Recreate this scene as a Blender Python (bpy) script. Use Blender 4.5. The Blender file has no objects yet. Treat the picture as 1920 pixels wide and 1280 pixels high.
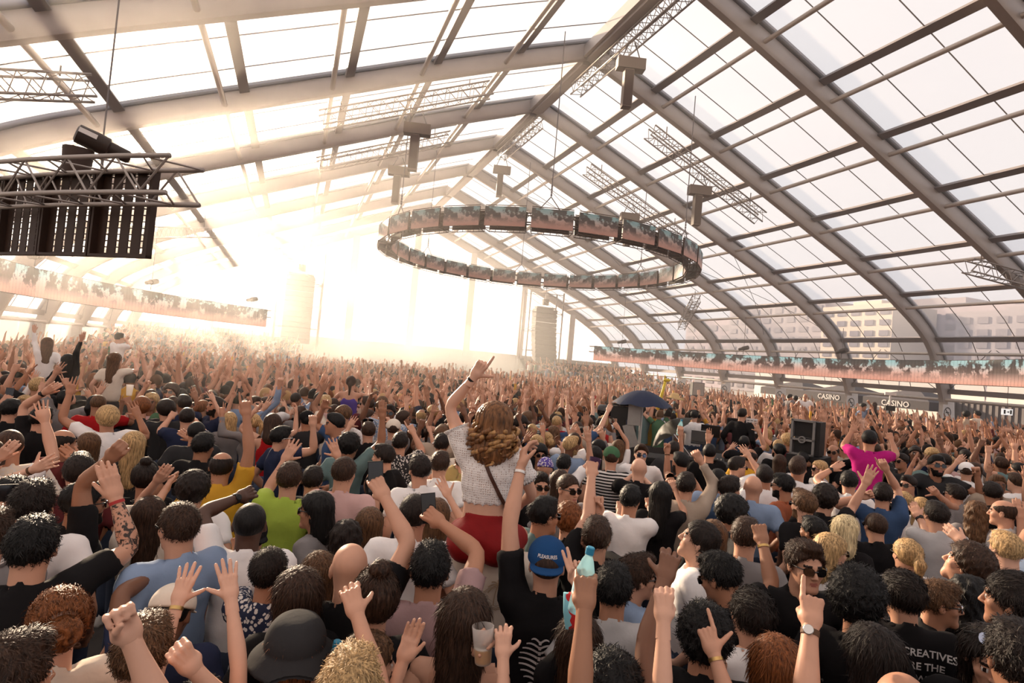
import bpy, math, random
import numpy as np
from mathutils import Matrix, Vector

sc = bpy.context.scene
col = sc.collection
random.seed(7)
RNG = np.random.default_rng(11)

# ---------------------------------------------------------------- camera
F = 1080.0                       # focal length in pixels of the 1920 x 1280 frame
YAW, PITCH, ROLL = [math.radians(a) for a in (20.57, 2.14, 4.97)]
CAM = np.array([0.0, 0.0, 2.6])
fw = np.array([math.sin(YAW) * math.cos(PITCH), math.cos(YAW) * math.cos(PITCH), math.sin(PITCH)])
r0 = np.array([math.cos(YAW), -math.sin(YAW), 0.0])
u0 = np.cross(r0, fw)
RT = math.cos(ROLL) * r0 + math.sin(ROLL) * u0
UP = math.cos(ROLL) * u0 - math.sin(ROLL) * r0
cam_data = bpy.data.cameras.new('camera')
cam_data.sensor_fit = 'HORIZONTAL'
cam_data.sensor_width = 36.0
cam_data.lens = 36.0 * F / 1920.0
cam_data.clip_start = 0.05
cam_data.clip_end = 2000
cam = bpy.data.objects.new('camera', cam_data)
col.objects.link(cam)
cam.matrix_world = Matrix(((RT[0], UP[0], -fw[0], CAM[0]), (RT[1], UP[1], -fw[1], CAM[1]),
                           (RT[2], UP[2], -fw[2], CAM[2]), (0, 0, 0, 1)))
sc.camera = cam


def ray(px, py):
    return RT * (px - 960) / F - UP * (py - 640) / F + fw


def at_depth(px, py, z):
    return CAM + ray(px, py) * z


def at_y(px, py, Y):
    d = ray(px, py)
    return CAM + d * (Y / d[1])


def at_z(px, py, Z):
    d = ray(px, py)
    return CAM + d * ((Z - CAM[2]) / d[2])


def pix(P):
    d = np.asarray(P, float) - CAM
    z = d @ fw
    return 960 + F * (d @ RT) / z, 640 - F * (d @ UP) / z, z


# ---------------------------------------------------------------- sky, sun, exposure
SUN = np.array([-0.2142, 0.9423, 0.2571])
SUN = SUN / np.linalg.norm(SUN)
world = bpy.data.worlds.new('sky')
sc.world = world
world.use_nodes = True
nt = world.node_tree
nt.nodes.clear()


def wn(kind, **kw):
    n = nt.nodes.new(kind)
    for k, v in kw.items():
        setattr(n, k, v)
    return n


def wmath(op, a, b=None):
    n = wn('ShaderNodeMath', operation=op)
    for i, v in enumerate((a, b)):
        if v is None:
            continue
        if isinstance(v, (int, float)):
            n.inputs[i].default_value = v
        else:
            nt.links.new(v, n.inputs[i])
    return n.outputs[0]


def wvec(op, a, b):
    n = wn('ShaderNodeVectorMath', operation=op)
    for i, v in enumerate((a, b)):
        if isinstance(v, tuple):
            n.inputs[i].default_value = v
        else:
            nt.links.new(v, n.inputs[i])
    return n


def wscale(colour, fac):
    n = wn('ShaderNodeVectorMath', operation='SCALE')
    n.inputs[0].default_value = colour
    nt.links.new(fac, n.inputs['Scale'])
    return n.outputs[0]


tc = wn('ShaderNodeTexCoord')
dot = wmath('MAXIMUM', wvec('DOT_PRODUCT', tc.outputs['Generated'], tuple(SUN)).outputs['Value'], 0.0)
SKY_BASE, SKY_WIDE, SKY_NEAR, SKY_DISC = 0.72, 0.85, 2.6, 120.0
base = wn('ShaderNodeRGB')
base.outputs[0].default_value = (0.885 * SKY_BASE, 0.860 * SKY_BASE, 0.885 * SKY_BASE, 1)
wide = wscale((1.0, 0.86, 0.70), wmath('MULTIPLY', wmath('POWER', dot, 4.0), SKY_WIDE))
near = wscale((1.0, 0.84, 0.62), wmath('MULTIPLY', wmath('POWER', dot, 60.0), SKY_NEAR))
disc = wscale((1.0, 0.86, 0.62), wmath('MULTIPLY', wmath('POWER', dot, 9000.0), SKY_DISC))
tot = wvec('ADD', wvec('ADD', wide, near).outputs[0], wvec('ADD', base.outputs[0], disc).outputs[0]).outputs[0]
bg = wn('ShaderNodeBackground')
nt.links.new(tot, bg.inputs['Color'])
wo = wn('ShaderNodeOutputWorld')
nt.links.new(bg.outputs[0], wo.inputs['Surface'])

sun_data = bpy.data.lights.new('sun', 'SUN')
sun_data.energy = 16.0
sun_data.color = (1.0, 0.77, 0.54)
sun_data.angle = math.radians(2.0)
sun = bpy.data.objects.new('sun', sun_data)
col.objects.link(sun)
sun.rotation_euler = Vector(SUN).to_track_quat('Z', 'Y').to_euler()
sun.location = (0, 60, 40)

vs = sc.view_settings
sc.display_settings.display_device = 'sRGB'
vs.view_transform = 'Standard'
vs.look = 'None'
vs.gamma = 1.0
vs.use_curve_mapping = False
vs.exposure = 0.42
cy = sc.cycles
cy.max_bounces = 6
cy.diffuse_bounces = 2
cy.glossy_bounces = 2
cy.transmission_bounces = 4
cy.volume_bounces = 0
cy.transparent_max_bounces = 12
cy.caustics_reflective = False
cy.caustics_refractive = False
cy.sample_clamp_indirect = 4.0
cy.use_denoising = True
cy.use_adaptive_sampling = True
cy.adaptive_threshold = 0.03

# ---------------------------------------------------------------- materials
MATS = {}


def mat(name, colour, rough=0.6, metal=0.0, noise=0.0, scale=8.0, bump=0.0, emit=None, alpha=None, spec=0.3):
    if name in MATS:
        return MATS[name]
    m = bpy.data.materials.new(name)
    m.use_nodes = True
    n = m.node_tree
    b = n.nodes['Principled BSDF']
    b.inputs['Base Color'].default_value = (*colour, 1)
    b.inputs['Roughness'].default_value = rough
    b.inputs['Metallic'].default_value = metal
    b.inputs['Specular IOR Level'].default_value = spec
    if noise or bump:
        t = n.nodes.new('ShaderNodeTexNoise')
        t.inputs['Scale'].default_value = scale
        t.inputs['Detail'].default_value = 4
        c = n.nodes.new('ShaderNodeTexCoord')
        n.links.new(c.outputs['Object'], t.inputs['Vector'])
        if noise:
            mx = n.nodes.new('ShaderNodeMix')
            mx.data_type = 'RGBA'
            mx.inputs[6].default_value = (*[v * (1 - noise) for v in colour], 1)
            mx.inputs[7].default_value = (*[min(1, v * (1 + noise)) for v in colour], 1)
            n.links.new(t.outputs['Fac'], mx.inputs[0])
            n.links.new(mx.outputs[2], b.inputs['Base Color'])
        if bump:
            bp = n.nodes.new('ShaderNodeBump')
            bp.inputs['Strength'].default_value = bump
            bp.inputs['Distance'].default_value = 0.02
            n.links.new(t.outputs['Fac'], bp.inputs['Height'])
            n.links.new(bp.outputs['Normal'], b.inputs['Normal'])
    if emit:
        b.inputs['Emission Color'].default_value = (*emit[0], 1)
        b.inputs['Emission Strength'].default_value = emit[1]
    MATS[name] = m
    return m


def film(name, clear, colour, trans=(1, 1, 1)):
    """tent foil: partly clear, partly milky"""
    m = bpy.data.materials.new(name)
    m.use_nodes = True
    n = m.node_tree
    n.nodes.clear()
    o = n.nodes.new('ShaderNodeOutputMaterial')
    mx = n.nodes.new('ShaderNodeMixShader')
    mx.inputs[0].default_value = clear
    tl = n.nodes.new('ShaderNodeBsdfTranslucent')
    tl.inputs['Color'].default_value = (*colour, 1)
    df = n.nodes.new('ShaderNodeBsdfDiffuse')
    df.inputs['Color'].default_value = (*colour, 1)
    m2 = n.nodes.new('ShaderNodeMixShader')
    m2.inputs[0].default_value = 0.25
    n.links.new(tl.outputs[0], m2.inputs[1])
    n.links.new(df.outputs[0], m2.inputs[2])
    tr = n.nodes.new('ShaderNodeBsdfTransparent')
    tr.inputs['Color'].default_value = (*trans, 1)
    n.links.new(m2.outputs[0], mx.inputs[1])
    n.links.new(tr.outputs[0], mx.inputs[2])
    n.links.new(mx.outputs[0], o.inputs['Surface'])
    MATS[name] = m
    return m


# ---------------------------------------------------------------- mesh helpers
def tag(o, label=None, cat=None, group=None, kind=None):
    if label:
        o['label'] = label
    if cat:
        o['category'] = cat
    if group:
        o['group'] = group
    if kind:
        o['kind'] = kind
    return o


def empty(name, loc=(0, 0, 0), rz=0.0, parent=None):
    o = bpy.data.objects.new(name, None)
    o.empty_display_size = 0.2
    col.objects.link(o)
    o.location = loc
    o.rotation_euler = (0, 0, rz)
    if parent:
        o.parent = parent
    return o


def np_mesh(name, V, Fc, mats, mi=None, smooth=True):
    """V (n,3); Fc list of arrays (k,3) / (k,4); mi list of arrays of material slots"""
    me = bpy.data.meshes.new(name)
    V = np.ascontiguousarray(V, dtype=np.float32)
    Fc = [np.asarray(f, dtype=np.int32) for f in Fc if len(f)]
    me.vertices.add(len(V))
    me.vertices.foreach_set('co', V.ravel())
    tot = np.concatenate([np.full(len(f), f.shape[1], np.int32) for f in Fc])
    lp = np.concatenate([f.ravel() for f in Fc])
    me.loops.add(len(lp))
    me.polygons.add(len(tot))
    me.loops.foreach_set('vertex_index', lp)
    st = np.concatenate([[0], np.cumsum(tot)[:-1]]).astype(np.int32)
    me.polygons.foreach_set('loop_start', st)
    me.polygons.foreach_set('loop_total', tot)
    if mi is not None:
        me.polygons.foreach_set('material_index', np.ascontiguousarray(mi, dtype=np.int32))
    me.polygons.foreach_set('use_smooth', np.full(len(tot), smooth, dtype=bool))
    for m in mats:
        me.materials.append(m)
    me.update(calc_edges=True)
    return me


def link(name, me, parent=None, M=None):
    o = bpy.data.objects.new(name, me)
    col.objects.link(o)
    if parent:
        o.parent = parent
    if M is not None:
        o.matrix_local = M if isinstance(M, Matrix) else Matrix(M.tolist())
    return o


class MB:
    """collects simple solids into one mesh"""
    def __init__(s):
        s.v, s.f, s.m, s.n = [], [], [], 0

    def add(s, V, Fc, m=0):
        V = np.asarray(V, float)
        s.v.append(V)
        for q in Fc:
            s.f.append([int(i) + s.n for i in q])
            s.m.append(m)
        s.n += len(V)
        return s

    def box(s, c, d, m=0, R=None):
        d = np.asarray(d, float) / 2
        V = np.array([(x, y, z) for x in (-1, 1) for y in (-1, 1) for z in (-1, 1)]) * d
        if R is not None:
            V = V @ np.asarray(R).T
        return s.add(V + np.asarray(c, float), [(0, 1, 3, 2), (4, 6, 7, 5), (0, 4, 5, 1), (2, 3, 7, 6), (0, 2, 6, 4), (1, 5, 7, 3)], m)

    def loft(s, rings, m=0, cap=True):
        n = len(rings[0])
        V = np.concatenate(rings)
        Fc = []
        for i in range(len(rings) - 1):
            for j in range(n):
                k = (j + 1) % n
                Fc.append((i * n + j, i * n + k, (i + 1) * n + k, (i + 1) * n + j))
        if cap:
            Fc.append(tuple(range(n - 1, -1, -1)))
            Fc.append(tuple(range(len(V) - n, len(V))))
        return s.add(V, Fc, m)

    def tube(s, pts, r, k=8, m=0, cap=True):
        return s.loft(tube_rings(pts, r, k), m, cap)

    def build(s, name, mats, parent=None, smooth=False, M=None):
        if not isinstance(mats, (list, tuple)):
            mats = [mats]
        me = bpy.data.meshes.new(name)
        me.from_pydata(np.concatenate(s.v).tolist(), [], s.f)
        for q in mats:
            me.materials.append(q)
        if len(mats) > 1:
            me.polygons.foreach_set('material_index', s.m)
        if smooth:
            me.polygons.foreach_set('use_smooth', [True] * len(me.polygons))
            if smooth != 'all':
                me.set_sharp_from_angle(angle=math.radians(40))
        me.update()
        return link(name, me, parent, M)


def tube_rings(pts, r, k=8):
    P = np.asarray(pts, float)
    n = len(P)
    r = np.full(n, r) if np.isscalar(r) else np.asarray(r, float)
    T = np.gradient(P, axis=0) if n > 2 else np.repeat([P[1] - P[0]], 2, 0)
    T = T / np.linalg.norm(T, axis=1)[:, None]
    a = np.array([0, 0, 1.0]) if abs(T[0][2]) < 0.9 else np.array([1.0, 0, 0])
    u = np.cross(T[0], a)
    u /= np.linalg.norm(u)
    out = []
    ang = np.arange(k) * 2 * math.pi / k
    for i in range(n):
        u = u - T[i] * (u @ T[i])
        u /= np.linalg.norm(u)
        w = np.cross(T[i], u)
        out.append(P[i] + r[i] * (np.cos(ang)[:, None] * u + np.sin(ang)[:, None] * w))
    return out


def rotz(a):
    c, s_ = math.cos(a), math.sin(a)
    return np.array([[c, -s_, 0], [s_, c, 0], [0, 0, 1.0]])

# ================================================================ the tent
RX = 8.9                                   # ridge line
BAY, Y0 = 5.0, 18.36
RIBS = [Y0 + BAY * k for k in range(-6, 7)]
YB = RIBS[-1]
PROF = np.array([(0, 14.13), (2.67, 13.10), (5.44, 11.98), (8.08, 10.86), (10.91, 9.66), (13.87, 8.40), (16.47, 7.15), (18.97, 5.40), (20.15, 3.0)])


def smooth_prof():
    """finer outline, rounded at the haunch"""
    P = PROF
    t = np.concatenate([[0], np.cumsum(np.linalg.norm(np.diff(P, axis=0), axis=1))])
    tt = np.linspace(0, t[-1], 41)
    # Catmull-Rom through the points
    out = []
    for q in tt:
        i = min(max(np.searchsorted(t, q) - 1, 0), len(P) - 2)
        u = (q - t[i]) / (t[i + 1] - t[i])
        p0 = P[max(i - 1, 0)] if i > 0 else 2 * P[0] - P[1]
        p1, p2 = P[i], P[i + 1]
        p3 = P[min(i + 2, len(P) - 1)]
        out.append(0.5 * ((2 * p1) + (-p0 + p2) * u + (2 * p0 - 5 * p1 + 4 * p2 - p3) * u * u + (-p0 + 3 * p1 - 3 * p2 + p3) * u ** 3))
    return np.array(out)


SP = smooth_prof()
SPT = np.gradient(SP, axis=0)
SPT = SPT / np.linalg.norm(SPT, axis=1)[:, None]
SPN = np.stack([-SPT[:, 1], SPT[:, 0]], 1)        # outward (up) normal
SPN = np.where((SPN[:, 1] < 0)[:, None] & (np.arange(len(SP)) < 30)[:, None], -SPN, SPN)
SPN = SPN * np.sign((SPN * np.array([0.3, 1.0])).sum(1))[:, None]
SPL = np.concatenate([[0], np.cumsum(np.linalg.norm(np.diff(SP, axis=0), axis=1))])


def roof_pt(s_len, side, off=0.0):
    """point on the roof outline at length s from the ridge; off > 0 outside"""
    x = np.interp(s_len, SPL, SP[:, 0])
    z = np.interp(s_len, SPL, SP[:, 1])
    nx = np.interp(s_len, SPL, SPN[:, 0])
    nz = np.interp(s_len, SPL, SPN[:, 1])
    return np.array([RX + side * (x + nx * off), z + nz * off])


PL = [float(np.interp(p[0] + (20 if 0 else 0), SP[:, 0], SPL)) for p in PROF[:-1]] + [float(SPL[-1])]

alu = mat('rib_alu', (0.47, 0.415, 0.39), 0.42, 0.25, noise=0.10, scale=3, bump=0.08)
alu_dark = mat('purlin_alu', (0.30, 0.265, 0.26), 0.5, 0.3)
alu_tube = mat('tube_alu', (0.62, 0.55, 0.50), 0.35, 0.4)
steel = mat('cable_steel', (0.18, 0.16, 0.16), 0.5, 0.5)
truss_m = mat('truss_alu', (0.34, 0.30, 0.28), 0.4, 0.5)
black = mat('black_paint', (0.012, 0.011, 0.011), 0.55)
dark = mat('dark_grey_paint', (0.035, 0.032, 0.032), 0.6)
white = mat('white_paint', (0.72, 0.66, 0.62), 0.6, noise=0.06)
foil_top = film('milky_foil', 0.72, (0.80, 0.77, 0.78))
foil_low = film('clear_foil', 0.62, (0.80, 0.76, 0.78))
foil_wall = film('grey_foil', 0.35, (0.62, 0.58, 0.56))
ground_m = mat('asphalt', (0.055, 0.048, 0.045), 0.9, noise=0.3, scale=6, bump=0.2)

fl = MB().box((RX, 18, -0.05), (44, 62, 0.1)).build('floor', ground_m)
tag(fl, kind='structure')
og = MB().box((30, 120, -0.16), (900, 700, 0.1)).build('ground_outside', mat('paving', (0.22, 0.20, 0.19), 0.9, noise=0.2, scale=0.5))
tag(og, kind='structure')

ceiling = empty('ceiling', (RX, 18, 0))
tag(ceiling, 'arched tent roof of aluminium ribs and milky foil panes', None, None, 'structure')
ceiling.location = (0, 0, 0)


def rib_mesh(Y, side):
    hw = 0.17
    # rounded box section: inner tube below, flat flange above
    sec = [(-0.10, 0.16), (0.10, 0.16), (hw, 0.10), (hw, -0.30), (0.11, -0.40), (-0.11, -0.40), (-hw, -0.30), (-hw, 0.10)]
    rings = []
    for i in range(0, len(SP)):
        rings.append(np.array([(RX + side * (SP[i, 0] + SPN[i, 0] * n), Y + w, SP[i, 1] + SPN[i, 1] * n) for w, n in sec]))
    # lower leg straight to the plinth
    e = rings[-1].copy()
    e[:, 2] = 2.55 + (e[:, 2] - e[:, 2].mean()) * 0.2
    e[:, 0] = e[:, 0] + side * 0.10
    rings.append(e)
    m = MB().loft(rings)
    fl_ = []
    for i in range(0, len(SP)):
        fl_.append(np.array([(RX + side * (SP[i, 0] + SPN[i, 0] * n), Y + w, SP[i, 1] + SPN[i, 1] * n) for w, n in ((-0.30, 0.22), (0.30, 0.22), (0.30, 0.15), (-0.30, 0.15))]))
    m.loft(fl_, 1)
    return m


for Y in RIBS:
    for side in (-1, 1):
        rib_mesh(Y, side).build('rib', [alu, alu_dark], ceiling, smooth=True)
# ridge beam between the ribs, thick purlins, light tubes, panes, seams
for i in range(len(RIBS) - 1):
    ya, yb = RIBS[i], RIBS[i + 1]
    ym, L = (ya + yb) / 2, yb - ya - 0.3
    MB().box((RX, ym, 13.86), (0.62, L, 0.42)).box((RX, ym, 13.62), (0.34, L, 0.12)).build('ridge_beam', alu, ceiling)
    for side in (-1, 1):
        for j in range(1, len(PL)):
            s_ = PL[j]
            if j == len(PL) - 1:
                p = roof_pt(s_, side, 0.0)
                MB().box((p[0], ym, p[1] + 0.05), (0.26, L, 0.24)).build('eave_beam', alu_dark, ceiling)
                p = roof_pt(s_, side, -0.2)
                MB().tube([(p[0], ya + .15, p[1] - 0.28), (p[0], yb - .15, p[1] - 0.28)], 0.085, 10).build('eave_tube', alu_tube, ceiling, smooth=True)
                continue
            p, q = roof_pt(s_, side, 0.06), roof_pt(s_ + 0.1, side, 0.06)
            d = (q - p) / np.linalg.norm(q - p)
            R = np.array([[d[0], 0, -d[1]], [0, 1, 0], [d[1], 0, d[0]]])
            MB().box((p[0], ym, p[1]), (0.27, L, 0.09), 0, R).build('purlin', alu_dark, ceiling)
            p = roof_pt(s_ + 0.62, side, -0.22)
            MB().tube([(p[0], ya + .15, p[1]), (p[0], yb - .15, p[1])], 0.075, 10).build('roof_tube', alu_tube, ceiling, smooth=True)
        for j in range(len(PL) - 1):
            a, b = PL[j], PL[j + 1]
            row = [roof_pt(a + (b - a) * t, side, 0.10) for t in np.linspace(0, 1, 5)]
            V = np.array([(p[0], y, p[1]) for p in row for y in (ya + .05, yb - .05)])
            Fq = [(2 * k, 2 * k + 1, 2 * k + 3, 2 * k + 2) for k in range(4)]
            MB().add(V, Fq).build('pane', foil_low if j >= 5 else foil_top, ceiling, smooth='all')
        for t in (1 / 3, 2 / 3):
            y = ya + (yb - ya) * t
            pts = [(*roof_pt(s_, side, 0.07),) for s_ in np.linspace(0.2, SPL[-1], 26)]
            MB().tube([(p[0], y, p[1]) for p in pts], 0.017, 5).build('foil_seam', steel, ceiling)
# diagonal wind cables in two bays on the near-stage side and low down along the eaves
for (ya, yb, s0, s1, side) in ((RIBS[8], RIBS[9], 1.0, 12.0, 1), (RIBS[7], RIBS[8], 12.0, 20.6, 1), (RIBS[9], RIBS[10], 12.0, 20.6, 1)):
    for (p, q) in (((ya, s0), (yb, s1)), ((yb, s0), (ya, s1))):
        MB().tube([(roof_pt(p[1] + (q[1] - p[1]) * t, side, -0.1)[0], p[0] + (q[0] - p[0]) * t, roof_pt(p[1] + (q[1] - p[1]) * t, side, -0.1)[1]) for t in np.linspace(0, 1, 9)], 0.014, 5).build('wind_cable', steel, ceiling)
for side in (1, -1):
    for i in range(3, 12):
        ya, yb = RIBS[i], RIBS[i + 1]
        for (y1, y2) in ((ya + .2, yb - 2.6), (yb - .2, ya + 2.6)):
            a, b = roof_pt(SPL[-1] - 0.1, side, -0.15), roof_pt(SPL[-1] - 2.2, side, -0.15)
            MB().tube([(a[0], y1, a[1]), (b[0], y2, b[1])], 0.016, 5).build('wind_cable', steel, ceiling)

# white plinths under the ribs, with no-smoking plates on the far side
wall_right = empty('wall_right')
tag(wall_right, kind='structure')
wall_left = empty('wall_left')
tag(wall_left, kind='structure')
for side, wall in ((1, wall_right), (-1, wall_left)):
    for Y in RIBS[1:]:
        x1 = RX + side * 20.28
        rings = []
        for z, dx, hw in ((0, 0.28, 0.34), (1.2, 0.14, 0.29), (2.4, 0.0, 0.24), (2.72, -0.02, 0.22)):
            xc = x1 + side * dx * 0.6
            rings.append(np.array([(xc - hw, Y - 0.2, z), (xc + hw, Y - 0.2, z), (xc + hw, Y + 0.2, z), (xc - hw, Y + 0.2, z)]))
        MB().loft(rings).build('plinth', white, wall)
sign_m = mat('sign_white', (0.75, 0.70, 0.68), 0.5)
for i, Y in enumerate(RIBS[5:12]):
    o = empty('no_smoking_sign', (RX + 19.93, Y - 0.26, 2.0))
    tag(o, 'white no smoking plate on the ' + ('second', 'nearest', 'third', 'fourth', 'fifth', 'sixth', 'seventh')[i] + ' pale plinth along the open side', 'sign', 'no smoking plates')
    MB().box((0, 0, 0), (0.62, 0.03, 0.86)).build('plate', sign_m, o)
    ring = [np.array([(r * math.cos(a), -0.022, 0.06 + r * math.sin(a)) for a in np.linspace(0, 2 * math.pi, 24, endpoint=False)]) for r in (0.25, 0.20)]
    MB().loft(ring, cap=False).build('ban_ring', dark, o)
    c, s_ = math.cos(-.8), math.sin(-.8)
    MB().box((0, -0.022, 0.06), (0.42, 0.008, 0.045), 0, np.array([[c, 0, -s_], [0, 1, 0], [s_, 0, c]])).build('ban_bar', dark, o)
    MB().box((0, -0.02, 0.06), (0.24, 0.006, 0.05)).build('cigarette', dark, o)

# foil walls on the far side of the dance floor (left) and behind the stage
for i in range(len(RIBS) - 1):
    ya, yb = RIBS[i], RIBS[i + 1]
    x = RX - 20.42
    for (z0, z1) in ((0.0, 1.45), (1.47, 2.8)):
        for t in range(3):
            y0_, y1_ = ya + (yb - ya) * t / 3 + .02, ya + (yb - ya) * (t + 1) / 3 - .02
            MB().box((x, (y0_ + y1_) / 2, (z0 + z1) / 2), (0.02, y1_ - y0_, z1 - z0)).build('wall_panel', foil_wall, wall_left)

wall_back = empty('wall_back')
tag(wall_back, kind='structure')
GP = [-6.1, -1.1, 3.9, 8.9, 13.9, 18.9, 23.9]
gx = [RX - 20.0] + GP + [RX + 20.0]


def roof_z(X):
    return float(np.interp(abs(X - RX), SP[:, 0], SP[:, 1]))


for X in GP:
    h = roof_z(X) - 0.3
    MB().box((X, YB + 0.05, h / 2), (0.55, 0.5, h)).build('gable_post', alu, wall_back)
for i in range(len(gx) - 1):
    a, b = gx[i] + 0.2, gx[i + 1] - 0.2
    xs = np.linspace(a, b, 9)
    V = [(x, YB, 3.4) for x in xs] + [(x, YB, max(roof_z(x) - 0.25, 3.5)) for x in xs]
    MB().add(V, [(k, k + 1, k + 10, k + 9) for k in range(8)]).build('gable_pane', foil_low, wall_back)
    MB().box(((a + b) / 2, YB, 1.7), (b - a, 0.03, 3.3)).build('gable_board', mat('gable_board_grey', (0.42, 0.38, 0.35), 0.8, noise=0.1), wall_back)

# haze hanging under the roof, thicker fog in front of the stage
def volume(name, density, colour, aniso):
    m = bpy.data.materials.new(name)
    m.use_nodes = True
    n = m.node_tree
    n.nodes.clear()
    o = n.nodes.new('ShaderNodeOutputMaterial')
    v = n.nodes.new('ShaderNodeVolumeScatter')
    v.inputs['Color'].default_value = (*colour, 1)
    v.inputs['Density'].default_value = density
    v.inputs['Anisotropy'].default_value = aniso
    n.links.new(v.outputs[0], o.inputs['Volume'])
    MATS[name] = m
    return m


hz = MB()
out = [(RX - 20.0, 0.02)] + [(RX - p[0] + .0, p[1] - 0.05) for p in SP[::-4]] + [(RX + p[0], p[1] - 0.05) for p in SP[4::4]] + [(RX + 20.0, 0.02)]
hz.loft([np.array([(x, y, z) for x, z in out]) for y in (8.0, YB - 0.3)])
o = hz.build('haze', volume('thin_haze', 0.0068, (0.97, 0.93, 0.90), 0.70))
tag(o, 'thin warm smoke haze filling the tent', 'haze', kind='stuff')
fg = MB()
rings = []
for t in np.linspace(0.02, math.pi / 2, 7):
    rings.append(np.array([(9.0 + 8.5 * math.cos(t) * math.cos(a) * (1 + 0.12 * math.sin(3 * a)), 41.0 + 5.5 * math.cos(t) * math.sin(a) * (1 + .1 * math.cos(4 * a)), 0.05 + 4.8 * math.sin(t) * (1 + 0.15 * math.sin(2 * a + 1))) for a in np.linspace(0, 2 * math.pi, 25)[:-1]]))
fg.loft(rings)
o = fg.build('stage_fog', volume('thick_fog', 0.13, (0.98, 0.95, 0.92), 0.3), smooth='all')
tag(o, 'thick pale fog cloud rolling over the front of the stage', 'fog', kind='stuff')

fg = MB()
rings = []
for t in np.linspace(-0.45, math.pi / 2, 9):
    rings.append(np.array([(4.5 + 13.5 * math.cos(t) * math.cos(a), 37.5 + 10.0 * math.cos(t) * math.sin(a), 3.4 + (7.5 * math.sin(t) if t > 0 else 7.4 * math.sin(t))) for a in np.linspace(0, 2 * math.pi, 25)[:-1]]))
fg.loft(rings)
o = fg.build('drifting_smoke', volume('drift_smoke', 0.016, (0.98, 0.95, 0.92), 0.6), smooth='all')
tag(o, 'broad veil of drifting smoke in front of the stage end', 'smoke', kind='stuff')

# ================================================================ people: sculpted from distance fields
def surface_nets(f, org, h):
    s = f < 0
    nx, ny, nz = f.shape
    c = s[:-1, :-1, :-1]
    anyd = np.zeros(c.shape, bool)
    for dx in (0, 1):
        for dy in (0, 1):
            for dz in (0, 1):
                anyd |= s[dx:nx - 1 + dx, dy:ny - 1 + dy, dz:nz - 1 + dz] != c
    ii, jj, kk = np.nonzero(anyd)
    idx = np.full(c.shape, -1, np.int32)
    idx[ii, jj, kk] = np.arange(len(ii))
    acc = np.zeros((len(ii), 3))
    cnt = np.zeros(len(ii))
    cor = [(x, y, z) for x in (0, 1) for y in (0, 1) for z in (0, 1)]
    vals = {q: f[ii + q[0], jj + q[1], kk + q[2]] for q in cor}
    for a in cor:
        for ax in range(3):
            if a[ax]:
                continue
            b = list(a)
            b[ax] = 1
            b = tuple(b)
            va, vb = vals[a], vals[b]
            m = (va < 0) != (vb < 0)
            t = np.where(m, va / np.where(m, va - vb, 1), 0)
            P = np.array(a, float)[None] + np.eye(3)[ax][None] * t[:, None]
            acc += np.where(m[:, None], P, 0)
            cnt += m
    V = (np.stack([ii, jj, kk], 1) + acc / cnt[:, None]) * h + np.asarray(org)
    Q = []
    # x edges
    a = s[:-1, 1:-1, 1:-1] != s[1:, 1:-1, 1:-1]
    i, j, k = np.nonzero(a)
    q = np.stack([idx[i, j, k], idx[i, j + 1, k], idx[i, j + 1, k + 1], idx[i, j, k + 1]], 1)
    fl_ = s[i, j + 1, k + 1]
    q[~fl_] = q[~fl_][:, ::-1]
    Q.append(q)
    a = s[1:-1, :-1, 1:-1] != s[1:-1, 1:, 1:-1]
    i, j, k = np.nonzero(a)
    q = np.stack([idx[i, j, k], idx[i, j, k + 1], idx[i + 1, j, k + 1], idx[i + 1, j, k]], 1)
    fl_ = s[i + 1, j, k + 1]
    q[~fl_] = q[~fl_][:, ::-1]
    Q.append(q)
    a = s[1:-1, 1:-1, :-1] != s[1:-1, 1:-1, 1:]
    i, j, k = np.nonzero(a)
    q = np.stack([idx[i, j, k], idx[i + 1, j, k], idx[i + 1, j + 1, k], idx[i, j + 1, k]], 1)
    fl_ = s[i + 1, j + 1, k]
    q[~fl_] = q[~fl_][:, ::-1]
    Q.append(q)
    Q = np.concatenate(Q)
    return V, Q[(Q >= 0).all(1)]


def grid(lo, hi, h):
    lo, hi = np.asarray(lo, float), np.asarray(hi, float)
    n = np.ceil((hi - lo) / h).astype(int) + 1
    g = np.stack(np.meshgrid(*[lo[i] + np.arange(n[i]) * h for i in range(3)], indexing='ij'), -1)
    return g, lo


def ell(p, c, r):
    r = np.asarray(r, float)
    q = (p - np.asarray(c, float)) / r
    k = np.sqrt((q * q).sum(-1))
    k2 = np.sqrt(((q / r) ** 2).sum(-1)) + 1e-9
    return k * (k - 1) / k2


def cap(p, a, b, ra, rb=None):
    rb = ra if rb is None else rb
    a, b = np.asarray(a, float), np.asarray(b, float)
    d = b - a
    t = np.clip(((p - a) @ d) / (d @ d), 0, 1)
    return np.sqrt(((p - a - t[..., None] * d) ** 2).sum(-1)) - (ra + (rb - ra) * t)


def smin(a, b, k):
    h = np.clip(0.5 + 0.5 * (b - a) / k, 0, 1)
    return b + (a - b) * h - k * h * (1 - h)


def smax(a, b, k):
    return -smin(-a, -b, k)


CRN = ((0, -0.012, 0.03), (0.077, 0.097, 0.088))


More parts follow.
